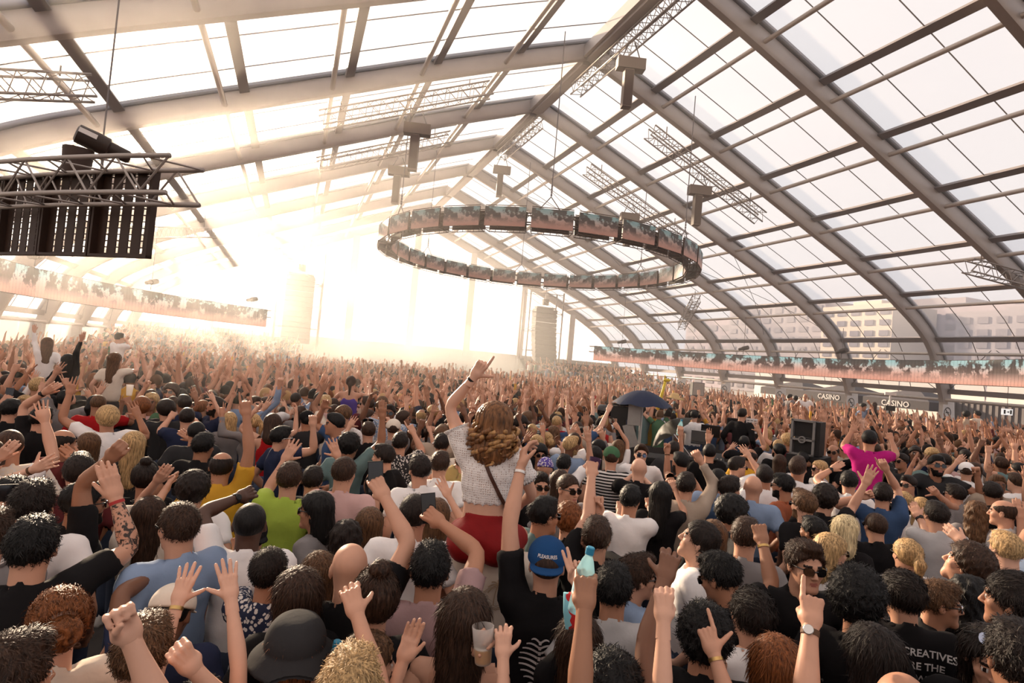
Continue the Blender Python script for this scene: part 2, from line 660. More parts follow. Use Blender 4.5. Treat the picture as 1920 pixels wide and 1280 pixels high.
def head_sdf(p, fem):
    q = p.copy()
    q[..., 0] = np.abs(q[..., 0])
    jw = 0.052 if fem else 0.058
    d = ell(q, *CRN)
    d = smin(d, ell(q, (0, 0.028, -0.045), (jw, 0.062, 0.074)), 0.03)
    d = smin(d, cap(q, (0, 0.072, -0.098), (0.012, 0.070, -0.098), 0.018 if fem else 0.021), 0.022)
    d = smin(d, ell(q, (0.040, 0.056, -0.022), (0.022, 0.022, 0.02)), 0.02)
    d = smin(d, cap(q, (0.0, 0.084, 0.022), (0.036, 0.074, 0.024), 0.010), 0.014)
    d = smax(d, -ell(q, (0.031, 0.100, 0.003), (0.018, 0.016, 0.012)), 0.010)
    d = smin(d, cap(q, (0, 0.088, 0.012), (0, 0.107, -0.026), 0.007, 0.011), 0.008)
    d = smin(d, ell(q, (0.011, 0.096, -0.031), (0.008, 0.009, 0.007)), 0.006)
    d = smin(d, cap(q, (0, 0.0865, -0.056), (0.018, 0.080, -0.058), 0.0055), 0.005)
    d = smin(d, cap(q, (0, 0.086, -0.066), (0.015, 0.080, -0.065), 0.006), 0.005)
    d = np.minimum(d, ell(q, (0.031, 0.077, 0.003), (0.0135, 0.0125, 0.012)))
    ear = smax(ell(q, (0.080, -0.008, -0.004), (0.010, 0.019, 0.031)), -ell(q, (0.090, 0.0, 0.002), (0.008, 0.010, 0.017)), 0.006)
    d = smin(d, ear, 0.008)
    nr = 0.047 if fem else 0.058
    d = smin(d, cap(q, (0, -0.022, -0.05), (0, -0.042, -0.21), nr, nr * 1.08), 0.03)
    return d


def head_mesh(fem, h):
    g, lo = grid((-0.115, -0.135, -0.215), (0.115, 0.135, 0.14), h)
    V, Q = surface_nets(head_sdf(g, fem), lo, h)
    C = V[Q].mean(1)
    mi = np.zeros(len(Q), int)
    ax = np.abs(C[:, 0])
    lip = ((C[:, 0] / 0.022) ** 2 + ((C[:, 2] + 0.061) / 0.0105) ** 2 < 1) & (C[:, 1] > 0.080)
    mi[lip] = 1
    eye = (np.linalg.norm((C - np.stack([np.sign(C[:, 0]) * 0.031, np.full(len(C), 0.077), np.full(len(C), 0.003)], 1)) / np.array([0.0135, 0.0125, 0.012]), axis=1) < 1.10) & (np.abs(C[:, 2] - 0.003) < 0.0075) & (np.abs(ax - 0.031) < 0.0115)
    mi[eye] = 2
    mi[eye & (np.abs(ax - 0.031) < 0.0052)] = 3
    brow = (np.abs(ax - 0.03) < 0.018) & (C[:, 1] > 0.066) & (np.abs(C[:, 2] - 0.026) < 0.0062)
    mi[brow] = 3
    beard = (C[:, 1] > 0.0) & (C[:, 2] < -0.045 + 0.35 * (0.06 - C[:, 1]).clip(0)) & (C[:, 2] > -0.128) & ~((ax < 0.024) & (np.abs(C[:, 2] + 0.0605) < 0.010)) & (C[:, 1] > -0.6 * (C[:, 2] + 0.10) - 0.01)
    return V, Q, mi, beard


def lump(p, f, a, sd=0.0):
    return a * (np.sin(p[..., 0] * f + sd) * np.sin(p[..., 1] * f * 1.13 + 1.7 + sd) * np.sin(p[..., 2] * f * 0.91 + 0.6))


def hairline(p, low=0.0, front=0.0):
    y = p[..., 1]
    zc = np.interp(y, [-0.13, -0.085, -0.03, 0.015, 0.05, 0.085, 0.12], [-0.105, -0.09, -0.035, 0.004, 0.028 + front, 0.066 + front, 0.085 + front])
    return zc - low - p[..., 2]


def hair_sdf(p, style):
    c, r = CRN
    def shell(t, low=0.0, front=0.0, up=0.0):
        e = ell(p, (c[0], c[1] - t * 0.15, c[2] + up), np.array(r) + t)
        return smax(e, hairline(p, low, front), 0.010)
    crown = p - np.array([0, -0.035, 0.09])
    ang = np.arctan2(crown[..., 0], crown[..., 1])
    rad = np.sqrt((crown ** 2).sum(-1))
    ridges = 0.0022 * np.sin(ang * 19 + 6 * np.sin(rad * 30)) * np.clip(rad / 0.06, 0, 1)
    if style == 'short':
        d = shell(0.009, up=0.005) + ridges + lump(p, 95, 0.0035) + lump(p, 170, 0.0015, 1)
        return smin(d, ell(p, (0, 0.030, 0.105), (0.056, 0.060, 0.024)) + ridges + lump(p, 120, 0.003), 0.025)
    if style == 'crop':
        return shell(0.007, up=0.002) + lump(p, 110, 0.0012)
    if style == 'buzz':
        return shell(0.0035)
    if style == 'quiff':
        d = shell(0.013, front=0.008, up=0.006) + ridges
        d = smin(d, ell(p, (0, 0.05, 0.112), (0.055, 0.048, 0.030)) + ridges, 0.025)
        return d
    if style == 'slick':
        d = shell(0.014, low=0.012, front=0.006, up=0.004) + 0.002 * np.sin(p[..., 0] * 330 + 3 * np.sin(p[..., 1] * 40))
        return d
    if style == 'curly':
        d = shell(0.030, low=0.01, up=0.012)
        return d + lump(p, 105, 0.008) + lump(p, 190, 0.003, 2)
    if style == 'afro':
        d = shell(0.042, low=0.01, up=0.018)
        return d + lump(p, 130, 0.007) + lump(p, 230, 0.003, 1)
    if style == 'fringe':        # bald on top, hair round the sides
        d = shell(0.006)
        return np.maximum(d, -ell(p, (0, 0.02, 0.10), (0.075, 0.115, 0.062)))
    strand = 0.0028 * np.sin(ang * 26 + 2.5 * np.sin(p[..., 2] * 21)) + 0.0018 * np.sin(ang * 47 + p[..., 2] * 15)
    cw = shell(0.018, low=0.0, up=0.004)
    if style in ('long', 'bob', 'wavy'):
        zb = {'long': -0.32, 'bob': -0.145, 'wavy': -0.24}[style]
        q = p.copy()
        q[..., 1] = q[..., 1] * 1.25
        wv = lump(p, 70, 0.012) if style == 'wavy' else 0.0
        dr = cap(q, (0, -0.055, 0.03), (0, -0.085, zb), 0.100, 0.086 if style == 'long' else 0.10)
        dr = np.maximum(dr, p[..., 1] - 0.030 - 0.25 * (p[..., 2] - 0.02).clip(0))
        d = smin(cw, dr, 0.02)
        face = ell(p, (0, 0.085, -0.05), (0.062, 0.085, 0.115))
        d = smax(d, -face, 0.012)
        nk = cap(p, (0, 0.02, -0.10), (0, 0.06, -0.3), 0.07)
        d = smax(d, -nk, 0.015)
        return d + strand + wv
    if style == 'bun':
        d = shell(0.016, low=0.0, up=0.004) + strand
        qb = p - np.array([0, -0.138, 0.02])
        sw = np.arctan2(qb[..., 0], qb[..., 2]) * 3 + np.sqrt(qb[..., 0] ** 2 + qb[..., 2] ** 2) * 150
        b = ell(p, (0, -0.138, 0.02), (0.056, 0.042, 0.052)) + 0.005 * np.sin(sw) + lump(p, 130, 0.003)
        d = smax(d, -(np.abs(np.sqrt((p[..., 0]) ** 2 + (p[..., 2] - 0.02) ** 2 + ((p[..., 1] + 0.112) * 1.2) ** 2) - 0.062) - 0.006), 0.006)
        return np.minimum(d, b)
    if style == 'topbun':
        d = shell(0.016, up=0.004) + strand
        b = ell(p, (0, -0.055, 0.150), (0.042, 0.042, 0.036)) + lump(p, 130, 0.006)
        return smin(d, b, 0.012)
    if style == 'ponytail':
        d = shell(0.012, up=0.003) + strand * 0.7
        t = cap(p, (0, -0.115, 0.035), (0, -0.145, -0.02), 0.026, 0.034)
        t = smin(t, cap(p, (0, -0.145, -0.02), (0, -0.120, -0.20), 0.034, 0.014), 0.02) + 0.003 * np.sin(np.arctan2(p[..., 0], p[..., 1] + 0.13) * 9)
        return smin(d, t, 0.01)
    raise ValueError(style)


HAIR_STYLES = ['short', 'crop', 'buzz', 'quiff', 'slick', 'curly', 'afro', 'fringe', 'long', 'bob', 'wavy', 'bun', 'topbun', 'ponytail']


def hair_geo(style, h):
    lo = {'long': (-0.14, -0.19, -0.46), 'wavy': (-0.15, -0.20, -0.38), 'bob': (-0.15, -0.20, -0.28), 'ponytail': (-0.12, -0.21, -0.24)}.get(style, (-0.16, -0.19, -0.15))
    g, lo = grid(lo, (-lo[0], 0.15, 0.21), h)
    return surface_nets(hair_sdf(g, style), lo, h)


def hat_sdf(p, kind):
    c, r = CRN
    if kind in ('cap', 'snapback'):
        d = ell(p, (0, -0.012, 0.045), (0.098, 0.118, 0.100))
        d = smax(d, 0.028 - 0.10 * p[..., 1] - p[..., 2], 0.008)
        q = p - np.array([0, 0.0, 0])
        br = ell(q, (0, 0.115, 0.018), (0.080, 0.085, 0.007))
        z = p[..., 2] - (0.030 - 1.9 * p[..., 0] ** 2 - 0.12 * (p[..., 1] - 0.08))
        br = np.maximum(np.maximum(np.abs(z) - 0.0045, (np.sqrt((p[..., 0] / 0.082) ** 2 + ((p[..., 1] - 0.07) / 0.105) ** 2) - 1) * 0.08), 0.05 - p[..., 1])
        d = np.minimum(d, br)
        return np.minimum(d, ell(p, (0, -0.01, 0.137), (0.010, 0.010, 0.006)))
    if kind == 'bucket':
        d = ell(p, (0, -0.014, 0.050), (0.112, 0.132, 0.108))
        d = smax(d, p[..., 2] - 0.146, 0.02)
        d = smax(d, 0.02 - p[..., 2], 0.004)
        rr = np.sqrt((p[..., 0] / 0.110) ** 2 + ((p[..., 1] + 0.012) / 0.130) ** 2)
        br = np.maximum(np.abs(p[..., 2] - (0.035 - 0.10 * (rr - 1))) - 0.006, np.maximum(rr - 1.48, 0.85 - rr) * 0.1)
        return np.minimum(d, br)
    if kind == 'beanie':
        d = ell(p, (0, -0.018, 0.040), (0.092, 0.110, 0.105))
        d = smax(d, 0.020 - 0.25 * p[..., 1] - p[..., 2], 0.012)
        return d
    if kind == 'headphones':
        q = p.copy()
        q[..., 0] = np.abs(q[..., 0])
        b = np.abs(np.sqrt(p[..., 0] ** 2 + (p[..., 2] - 0.02) ** 2) - 0.112) - 0.008
        b = np.maximum(np.maximum(b, np.abs(p[..., 1] + 0.01) - 0.018), 0.0 - p[..., 2])
        return np.minimum(b, ell(q, (0.095, -0.008, 0.0), (0.026, 0.040, 0.042)))


HATS = ['cap', 'bucket', 'beanie', 'headphones']

# ---- hands: wrist at the origin, fingers along +Z, palm towards +Y, thumb on the -X side (right hand)
HAND_POSES = {   # curl per finger, spread, thumb direction, thumb curl
    'open': ((0.06, 0.02, 0.04, 0.08), 0.20, (-0.80, 0.20, 0.55), 0.1),
    'flat': ((0.10, 0.08, 0.10, 0.14), 0.04, (-0.45, 0.25, 0.85), 0.1),
    'relaxed': ((0.28, 0.34, 0.40, 0.46), 0.08, (-0.50, 0.45, 0.75), 0.25),
    'fist': ((0.98, 1.0, 1.0, 0.98), 0.0, (0.10, 0.80, 0.55), 0.7),
    'point': ((0.02, 0.95, 1.0, 1.0), 0.03, (-0.25, 0.75, 0.60), 0.6),
    'gun': ((0.02, 0.85, 0.92, 0.96), 0.03, (-0.90, 0.10, 0.50), 0.0),
    'peace': ((0.02, 0.02, 0.95, 1.0), 0.16, (0.15, 0.85, 0.50), 0.7),
    'grip': ((0.52, 0.54, 0.56, 0.60), 0.04, (-0.20, 0.85, 0.50), 0.35),
    'claw': ((0.40, 0.36, 0.40, 0.46), 0.16, (-0.70, 0.45, 0.50), 0.35),
}


def rotx(v, a):
    c, s_ = math.cos(a), math.sin(a)
    return np.array([v[0], c * v[1] - s_ * v[2], s_ * v[1] + c * v[2]])


def hand_sdf(p, pose):
    curls, spread, tdir, tcurl = HAND_POSES[pose]
    q = p - np.array([0, 0, 0.055])
    q[..., 0] = q[..., 0] / (0.76 + 0.24 * np.clip(p[..., 2] / 0.085, 0, 1))
    b = np.abs(q + np.array([0, 0.0, 0.006])) - np.array([0.024, 0.002, 0.028])
    palm = np.sqrt((np.maximum(b, 0) ** 2).sum(-1)) + np.minimum(b.max(-1), 0) - 0.0115
    for x_ in (-0.031, -0.0105, 0.0105, 0.030):
        palm = smin(palm, cap(p, (x_ * 0.5, 0.0, 0.02), (x_, -0.002, 0.088 - 0.06 * abs(x_ + 0.008)), 0.0118, 0.0112), 0.007)
    palm = smin(palm, ell(p, (-0.024, 0.012, 0.035), (0.017, 0.014, 0.028)), 0.012)
    palm = smin(palm, ell(p, (0.026, 0.009, 0.035), (0.013, 0.012, 0.030)), 0.012)
    for k_, x_ in enumerate((-0.031, -0.0105, 0.0105, 0.030)):
        zk = 0.093 - 0.06 * abs(x_ + 0.008)
        palm = smin(palm, ell(p, (x_, -0.0095, zk), (0.0088, 0.0085, 0.0115)), 0.005)
        palm = smin(palm, cap(p, (x_ * 0.5, -0.010, 0.035), (x_, -0.0125, zk - 0.006), 0.0025), 0.006)
    qs = p.copy()
    qs[..., 0] = qs[..., 0] * 0.80
    palm = smin(palm, cap(qs, (0, 0, -0.09), (0, 0, 0.02), 0.0245, 0.021), 0.02)
    d = palm
    tips = []
    for k, (x, L, r) in enumerate(((-0.031, 0.078, 0.0102), (-0.0105, 0.087, 0.0104), (0.0105, 0.081, 0.0100), (0.030, 0.066, 0.0088))):
        a = np.array([x, -0.001, 0.093 - 0.06 * abs(x + 0.008)])
        v = np.array([(x + 0.002) * spread / 0.031, 0, 1.0])
        v /= np.linalg.norm(v)
        cu = curls[k]
        fd = None
        for s_, (frac, ang) in enumerate(((0.46, 80), (0.30, 100), (0.24, 62))):
            v = np.array([v[0] * (1 - 0.3 * cu), *rotx(v, -math.radians(ang) * cu)[1:]])
            v /= np.linalg.norm(v)
            e = a + v * L * frac
            c_ = cap(p, a, e, r * (1 - 0.06 * s_), r * (0.97 - 0.08 * s_))
            fd = c_ if fd is None else smin(fd, c_, 0.004)
            a = e
        tips.append((a, r))
        d = smin(d, fd, 0.006) if k == 0 else np.minimum(smin(palm, fd, 0.006), d)
    a = np.array([-0.028, 0.006, 0.026])
    v = np.array(tdir) / np.linalg.norm(tdir)
    e = a + v * 0.050
    t = cap(p, a, e, 0.0145, 0.0105)
    v2 = v + tcurl * np.array([0.9, 0.1, 0.2])
    v2 /= np.linalg.norm(v2)
    t = smin(t, cap(p, e, e + v2 * 0.030, 0.0105, 0.0085), 0.004)
    d = smin(d, t, 0.008)
    tips.append((e + v2 * 0.03, 0.0085))
    return d, tips


def hand_mesh(pose, h):
    g, lo = grid((-0.11, -0.055, -0.07), (0.075, 0.105, 0.205), h)
    f, tips = hand_sdf(g, pose)
    V, Q = surface_nets(f, lo, h)
    return V, Q


LODS = (0.0090, 0.0145, 0.022, 0.0066)
HLOD = (0.0056, 0.0082, 0.0125)
HEADS, HANDS, HAIRS, HATM = {}, {}, {}, {}


def get_head(fem, l):
    if (fem, l) not in HEADS:
        HEADS[fem, l] = head_mesh(fem, LODS[l])
    return HEADS[fem, l]


def get_hand(pose, l):
    if (pose, l) not in HANDS:
        HANDS[pose, l] = hand_mesh(pose, HLOD[l])
    return HANDS[pose, l]


def add_strands(V, Q, style, n):
    """thin loose strands combed over the hair"""
    rg = np.random.default_rng(len(style) * 7 + n)
    P = V[Q]
    C = P.mean(1)
    N = np.cross(P[:, 2] - P[:, 0], P[:, 3] - P[:, 1])
    ar = np.linalg.norm(N, axis=1)
    N = N / (ar[:, None] + 1e-12)
    out = N @ np.zeros(3)
    ok = ((C - np.array([0, -0.02, 0.02])) * N).sum(1) > 0
    sel = rg.choice(np.nonzero(ok)[0], n, p=ar[ok] / ar[ok].sum())
    c, nn = C[sel] + rg.normal(size=(n, 3)) * 0.003, N[sel]
    crown = np.array([0.01, -0.035, 0.12])
    d = c - crown
    if style in ('long', 'bob', 'wavy'):
        d = d * np.array([0.5, 0.5, 1.0]) + np.array([0, 0, -0.10])
    if style in ('bun', 'ponytail', 'topbun'):
        tgt = np.array([0, -0.12, 0.035]) if style != 'topbun' else np.array([0, -0.05, 0.14])
        d = tgt - c
    if style in ('slick', 'quiff'):
        d = np.where(c[:, 2:3] > 0.06, np.array([[0.02, -1.0, 0.15]]), d)
    d = d / (np.linalg.norm(d, axis=1)[:, None] + 1e-9)
    wild = {'curly': 1.3, 'afro': 1.6, 'short': 0.45, 'crop': 0.4, 'wavy': 0.5}.get(style, 0.25)
    d = d + rg.normal(size=(n, 3)) * wild
    d = d - nn * (d * nn).sum(1)[:, None] * 0.9
    d = d / (np.linalg.norm(d, axis=1)[:, None] + 1e-9)
    lift = {'short': 0.12, 'crop': 0.15, 'curly': 0.30, 'afro': 0.45, 'quiff': 0.10}.get(style, 0.07)
    L = (0.020 + 0.022 * rg.random(n)) * ({'long': 1.9, 'wavy': 1.5, 'bob': 1.5, 'crop': 0.5, 'fringe': 0.45, 'short': 0.75, 'quiff': 0.8, 'curly': 0.8, 'afro': 0.8}.get(style, 1.0))
    tip = c + (d + nn * lift * rg.random(n)[:, None]) * L[:, None]
    mid = c + d * L[:, None] * 0.5 + nn * (0.0035 + 0.35 * lift * L[:, None] * 0.5)
    w = np.cross(d, nn) * 0.0013
    base = len(V)
    V2 = np.concatenate([V, c - w - nn * 0.001, c + w - nn * 0.001, mid + w, tip, mid - w])
    i = np.arange(n)
    T = np.concatenate([np.stack([base + i, base + n + i, base + 2 * n + i], 1), np.stack([base + i, base + 2 * n + i, base + 4 * n + i], 1), np.stack([base + 4 * n + i, base + 2 * n + i, base + 3 * n + i], 1)])
    return V2, T


def get_hair(style, l):
    if (style, l) not in HAIRS:
        V, Q = hair_geo(style, (0.0065, 0.010, 0.018)[l])
        parts_ = [Q]
        if l < 2 and style != 'buzz':
            V, T3 = add_strands(V, Q, style, (2600, 700)[l])
            parts_.append(T3)
        me = np_mesh('hair_' + style, V, parts_, [None])
        HAIRS[style, l] = me
    return HAIRS[style, l]


def get_hat(kind, l):
    if (kind, l) not in HATM:
        h = (0.005, 0.008, 0.016)[l]
        g, lo = grid((-0.165, -0.185, -0.05), (0.165, 0.20, 0.17), h)
        V, Q = surface_nets(hat_sdf(g, kind), lo, h)
        HATM[kind, l] = np_mesh('hat_' + kind, V, [Q], [None])
    return HATM[kind, l]


# ---- materials for people
SKINS = {'fair': (0.66, 0.37, 0.26), 'light': (0.57, 0.30, 0.20), 'tan': (0.45, 0.215, 0.13), 'olive': (0.33, 0.155, 0.09), 'brown': (0.18, 0.08, 0.046), 'dark': (0.085, 0.040, 0.026)}
HAIRC = {'black': (0.006, 0.005, 0.005), 'darkbrown': (0.014, 0.008, 0.006), 'brown': (0.038, 0.018, 0.010), 'lightbrown': (0.105, 0.052, 0.025), 'ginger': (0.17, 0.055, 0.016), 'blond': (0.44, 0.28, 0.13), 'paleblond': (0.62, 0.46, 0.27), 'grey': (0.22, 0.19, 0.17)}
CLOTH = {'black': (0.009, 0.008, 0.009), 'charcoal': (0.030, 0.029, 0.031), 'white': (0.86, 0.82, 0.81), 'cream': (0.72, 0.62, 0.52), 'grey': (0.23, 0.21, 0.21), 'lightgrey': (0.48, 0.46, 0.46), 'navy': (0.020, 0.026, 0.060), 'blue': (0.045, 0.085, 0.18), 'royal': (0.012, 0.055, 0.16), 'lightblue': (0.25, 0.33, 0.48), 'denim': (0.26, 0.33, 0.43), 'mauve': (0.40, 0.255, 0.255), 'pink': (0.60, 0.38, 0.36), 'red': (0.36, 0.010, 0.012), 'orange': (0.55, 0.16, 0.04), 'rust': (0.34, 0.10, 0.05), 'yellow': (0.62, 0.33, 0.035), 'khaki': (0.40, 0.30, 0.12), 'lime': (0.36, 0.48, 0.07), 'green': (0.06, 0.14, 0.07), 'teal': (0.13, 0.20, 0.20), 'magenta': (0.42, 0.012, 0.17), 'purple': (0.10, 0.065, 0.30), 'maroon': (0.11, 0.022, 0.025), 'beige': (0.50, 0.40, 0.31), 'sand': (0.42, 0.33, 0.26)}


def skin_mat(k):
    return mat('skin_' + k, SKINS[k], 0.50, noise=0.10, scale=14, spec=0.35)


def streak_mat(name, c, rough, sx=(70, 70, 7), amt=0.55, bump=0.5):
    if name in MATS:
        return MATS[name]
    m = mat(name, c, rough, spec=0.25)
    n = m.node_tree
    b = n.nodes['Principled BSDF']
    co = n.nodes.new('ShaderNodeTexCoord')
    mp = n.nodes.new('ShaderNodeMapping')
    mp.inputs['Scale'].default_value = sx
    t = n.nodes.new('ShaderNodeTexNoise')
    t.inputs['Scale'].default_value = 1.0
    t.inputs['Detail'].default_value = 3
    n.links.new(co.outputs['Object'], mp.inputs[0])
    n.links.new(mp.outputs[0], t.inputs['Vector'])
    rp = n.nodes.new('ShaderNodeValToRGB')
    rp.color_ramp.elements[0].position = 0.32
    rp.color_ramp.elements[1].position = 0.72
    rp.color_ramp.elements[0].color = (*[v * (1 - amt) for v in c], 1)
    rp.color_ramp.elements[1].color = (*[min(1, v * (1 + amt * 1.3)) for v in c], 1)
    n.links.new(t.outputs['Fac'], rp.inputs[0])
    n.links.new(rp.outputs[0], b.inputs['Base Color'])
    bp = n.nodes.new('ShaderNodeBump')
    bp.inputs['Strength'].default_value = bump
    bp.inputs['Distance'].default_value = 0.006
    n.links.new(t.outputs['Fac'], bp.inputs['Height'])
    n.links.new(bp.outputs[0], b.inputs['Normal'])
    return m


def hair_mat(k):
    return streak_mat('hair_' + k, HAIRC[k], 0.55, (110, 110, 14), 0.6, 0.6)


def cloth_mat(k, pattern=None):
    if pattern == 'stripe':
        name = 'cloth_stripe_' + k
        if name in MATS:
            return MATS[name]
        m = mat(name, CLOTH[k], 0.85)
        n = m.node_tree
        co = n.nodes.new('ShaderNodeTexCoord')
        sp = n.nodes.new('ShaderNodeSeparateXYZ')
        n.links.new(co.outputs['Object'], sp.inputs[0])
        mt = n.nodes.new('ShaderNodeMath')
        mt.operation = 'MULTIPLY'
        mt.inputs[1].default_value = 30.0
        n.links.new(sp.outputs['Z'], mt.inputs[0])
        fr = n.nodes.new('ShaderNodeMath')
        fr.operation = 'FRACT'
        n.links.new(mt.outputs[0], fr.inputs[0])
        gt = n.nodes.new('ShaderNodeMath')
        gt.operation = 'GREATER_THAN'
        gt.inputs[1].default_value = 0.5
        n.links.new(fr.outputs[0], gt.inputs[0])
        mx = n.nodes.new('ShaderNodeMix')
        mx.data_type = 'RGBA'
        mx.inputs[6].default_value = (*CLOTH[k], 1)
        mx.inputs[7].default_value = (0.70, 0.66, 0.64, 1)
        n.links.new(gt.outputs[0], mx.inputs[0])
        n.links.new(mx.outputs[2], n.nodes['Principled BSDF'].inputs['Base Color'])
        return m
    if pattern == 'print':
        name = 'cloth_print_' + k
        if name in MATS:
            return MATS[name]
        m = mat(name, CLOTH[k], 0.85)
        n = m.node_tree
        co = n.nodes.new('ShaderNodeTexCoord')
        t = n.nodes.new('ShaderNodeTexVoronoi')
        t.inputs['Scale'].default_value = 48
        n.links.new(co.outputs['Object'], t.inputs['Vector'])
        rp = n.nodes.new('ShaderNodeValToRGB')
        rp.color_ramp.interpolation = 'CONSTANT'
        rp.color_ramp.elements[0].color = (0.70, 0.64, 0.60, 1)
        rp.color_ramp.elements[1].position = 0.42
        rp.color_ramp.elements[1].color = (*CLOTH[k], 1)
        n.links.new(t.outputs['Distance'], rp.inputs[0])
        n.links.new(rp.outputs[0], n.nodes['Principled BSDF'].inputs['Base Color'])
        return m
    return mat('cloth_' + k, CLOTH[k], 0.88, noise=0.10, scale=9, bump=0.35, spec=0.15)


lip_m = mat('lips', (0.42, 0.15, 0.12), 0.45)
eye_m = mat('eye_white', (0.70, 0.66, 0.62), 0.2)
glass_m = mat('dark_lens', (0.008, 0.007, 0.007), 0.08, spec=0.6)
nail_m = mat('eye_dark', (0.02, 0.012, 0.010), 0.3)
gold = mat('gold_metal', (0.55, 0.36, 0.14), 0.3, 0.9)
silver = mat('silver_metal', (0.6, 0.57, 0.55), 0.3, 0.9)


def unit(v):
    v = np.asarray(v, float)
    return v / (np.linalg.norm(v) + 1e-9)


def frame(z, y):
    """3x3 with columns x, y, z; z kept, y as near as possible"""
    z = unit(z)
    y = np.asarray(y, float)
    y = y - z * (y @ z)
    if np.linalg.norm(y) < 1e-3:
        y = np.array([0, 1.0, 0.1]) - z * z[1]
    y = unit(y)
    return np.stack([np.cross(y, z), y, z], 1)


def arm_path(S, E, W, n=6):
    """points and parameter 0..1 (upper) 1..2 (fore)"""
    pts, par = [], []
    a, b = E + (S - E) * 0.16, E + (W - E) * 0.16
    for t in np.linspace(0, 1, n)[:-1]:
        pts.append(S + (a - S) * t)
        par.append(0.84 * t)
    for t in (0.0, 0.5, 1.0):
        pts.append((1 - t) ** 2 * a + 2 * t * (1 - t) * E + t * t * b)
        par.append(0.84 + 0.32 * t)
    for t in np.linspace(0, 1, n)[1:]:
        pts.append(b + (W - b) * t)
        par.append(1.16 + 0.84 * t)
    return np.array(pts), np.array(par)


ARM_R = ([0, 0.25, 0.55, 0.85, 1.0, 1.12, 1.3, 1.6, 1.85, 2.0], [0.050, 0.056, 0.051, 0.042, 0.0405, 0.0425, 0.0435, 0.035, 0.0285, 0.0270])


def tube_np(pts, r, k, flat=None):
    rings = tube_rings(pts, r, k)
    n = len(rings)
    V = np.concatenate(rings)
    i = np.arange(n - 1)[:, None] * k
    j = np.arange(k)[None]
    j2 = (j + 1) % k
    Q = np.stack([i + j, i + j2, i + k + j2, i + k + j], -1).reshape(-1, 4)
    return V, Q


def solve_arm(S, T, hint, L1, L2):
    """elbow for wrist target T; returns E, W"""
    d = T - S
    D = np.linalg.norm(d)
    u = d / D
    D = min(D, (L1 + L2) * 0.985)
    D = max(D, abs(L1 - L2) + 0.05)
    W = S + u * D
    a = (L1 * L1 - L2 * L2 + D * D) / (2 * D)
    h = math.sqrt(max(L1 * L1 - a * a, 0))
    p = np.asarray(hint, float)
    p = unit(p - u * (p @ u))
    return S + u * a + p * h, W


def mesh_join(parts):
    """parts: (V, Q, mi) -> V, Q, mi"""
    V = np.concatenate([p[0] for p in parts])
    off = np.cumsum([0] + [len(p[0]) for p in parts[:-1]])
    Q = np.concatenate([p[1] + o for p, o in zip(parts, off)])
    mi = np.concatenate([np.full(len(p[1]), p[2]) if np.isscalar(p[2]) else p[2] for p in parts])
    return V, Q, mi


SHO = {False: (0.185, -0.012, 1.425), True: (0.160, -0.010, 1.415)}


def top_sdf(p, fem, arms, kind, seed, grow=0.0):
    """clothing for the upper body"""
    w = 0.90 if fem else 1.0
    q = p.copy()
    q[..., 1] = q[..., 1] * 1.42
    d = cap(q, (0, -0.01, 0.92), (0, -0.01, 1.06), 0.160 * w, 0.148 * w)
    d = smin(d, cap(q, (0, -0.005, 1.10), (0, -0.005, 1.30), 0.145 * w, 0.176 * w), 0.08)
    sx = SHO[fem][0]
    d = smin(d, cap(p, (-sx + 0.03, -0.012, 1.405), (sx - 0.03, -0.012, 1.405), 0.062 * w), 0.05)
    d = smin(d, cap(p, (0, -0.03, 1.36), (0, -0.036, 1.465), 0.085 * w, 0.062 * w), 0.05)
    if fem:
        for s_ in (-1, 1):
            d = smin(d, ell(p, (s_ * 0.07, 0.085, 1.26), (0.055, 0.05, 0.06)), 0.06)
    if kind not in ('tank', 'strap'):
        for (S, E, W) in arms:
            ln = {'tee': 0.62, 'long': 2.0, 'puff': 0.85}.get(kind, 0.62)
            if ln <= 1:
                e = S + (E - S) * ln
                r0_, r1_ = (0.070 * w, 0.068 * w) if kind != 'puff' else (0.075, 0.085)
                a = cap(p, S, e, r0_, r1_)
                ax = unit(E - S)
                a = np.maximum(a, (p - e) @ ax - 0.004)
                d = smin(d, a, 0.045)
            else:
                a = cap(p, S, E, 0.068 * w, 0.056 * w)
                wr = E + (W - E) * 0.93
                b = cap(p, E, wr, 0.056 * w, 0.042 * w)
                b = np.maximum(b, (p - wr) @ unit(W - E))
                d = smin(d, smin(a, b, 0.02), 0.045)
    d = d + 0.0035 * np.sin(p[..., 2] * 38 + 9 * p[..., 0] + seed) * np.sin(p[..., 0] * 23 + seed * 2.1 + p[..., 1] * 17) + 0.002 * np.sin(p[..., 2] * 71 - 30 * p[..., 0] + seed * 3)
    d = d - grow
    nk = cap(p, (0, 0.004, 1.452), (0, 0.03, 1.60), 0.062 if not fem else 0.070, 0.10)
    d = smax(d, -nk, 0.008)
    d = np.maximum(d, 0.925 - p[..., 2])
    if kind in ('tank', 'strap'):
        for s_ in (-1, 1):
            d = smax(d, -cap(p, (s_ * (sx + 0.035), 0.0, 1.36), (s_ * (sx + 0.035), 0.0, 1.60), 0.075 if kind == 'tank' else 0.10), 0.01)
        if kind == 'strap':
            d = smax(d, p[..., 2] - 1.36, 0.02)
    return d


def top_mesh(fem, arms, kind, seed, h):
    lo, hi = np.array([-0.30, -0.20, 0.88]), np.array([0.30, 0.22, 1.54])
    if kind not in ('tank', 'strap'):
        for (S, E, W) in arms:
            for q in ((S, E, W) if kind == 'long' else (S, S + (E - S) * 0.9)):
                lo, hi = np.minimum(lo, q - 0.10), np.maximum(hi, q + 0.10)
    lo[2] = max(lo[2], 0.86)
    g, lo = grid(lo, hi, h)
    return surface_nets(top_sdf(g, fem, arms, kind, seed), lo, h)


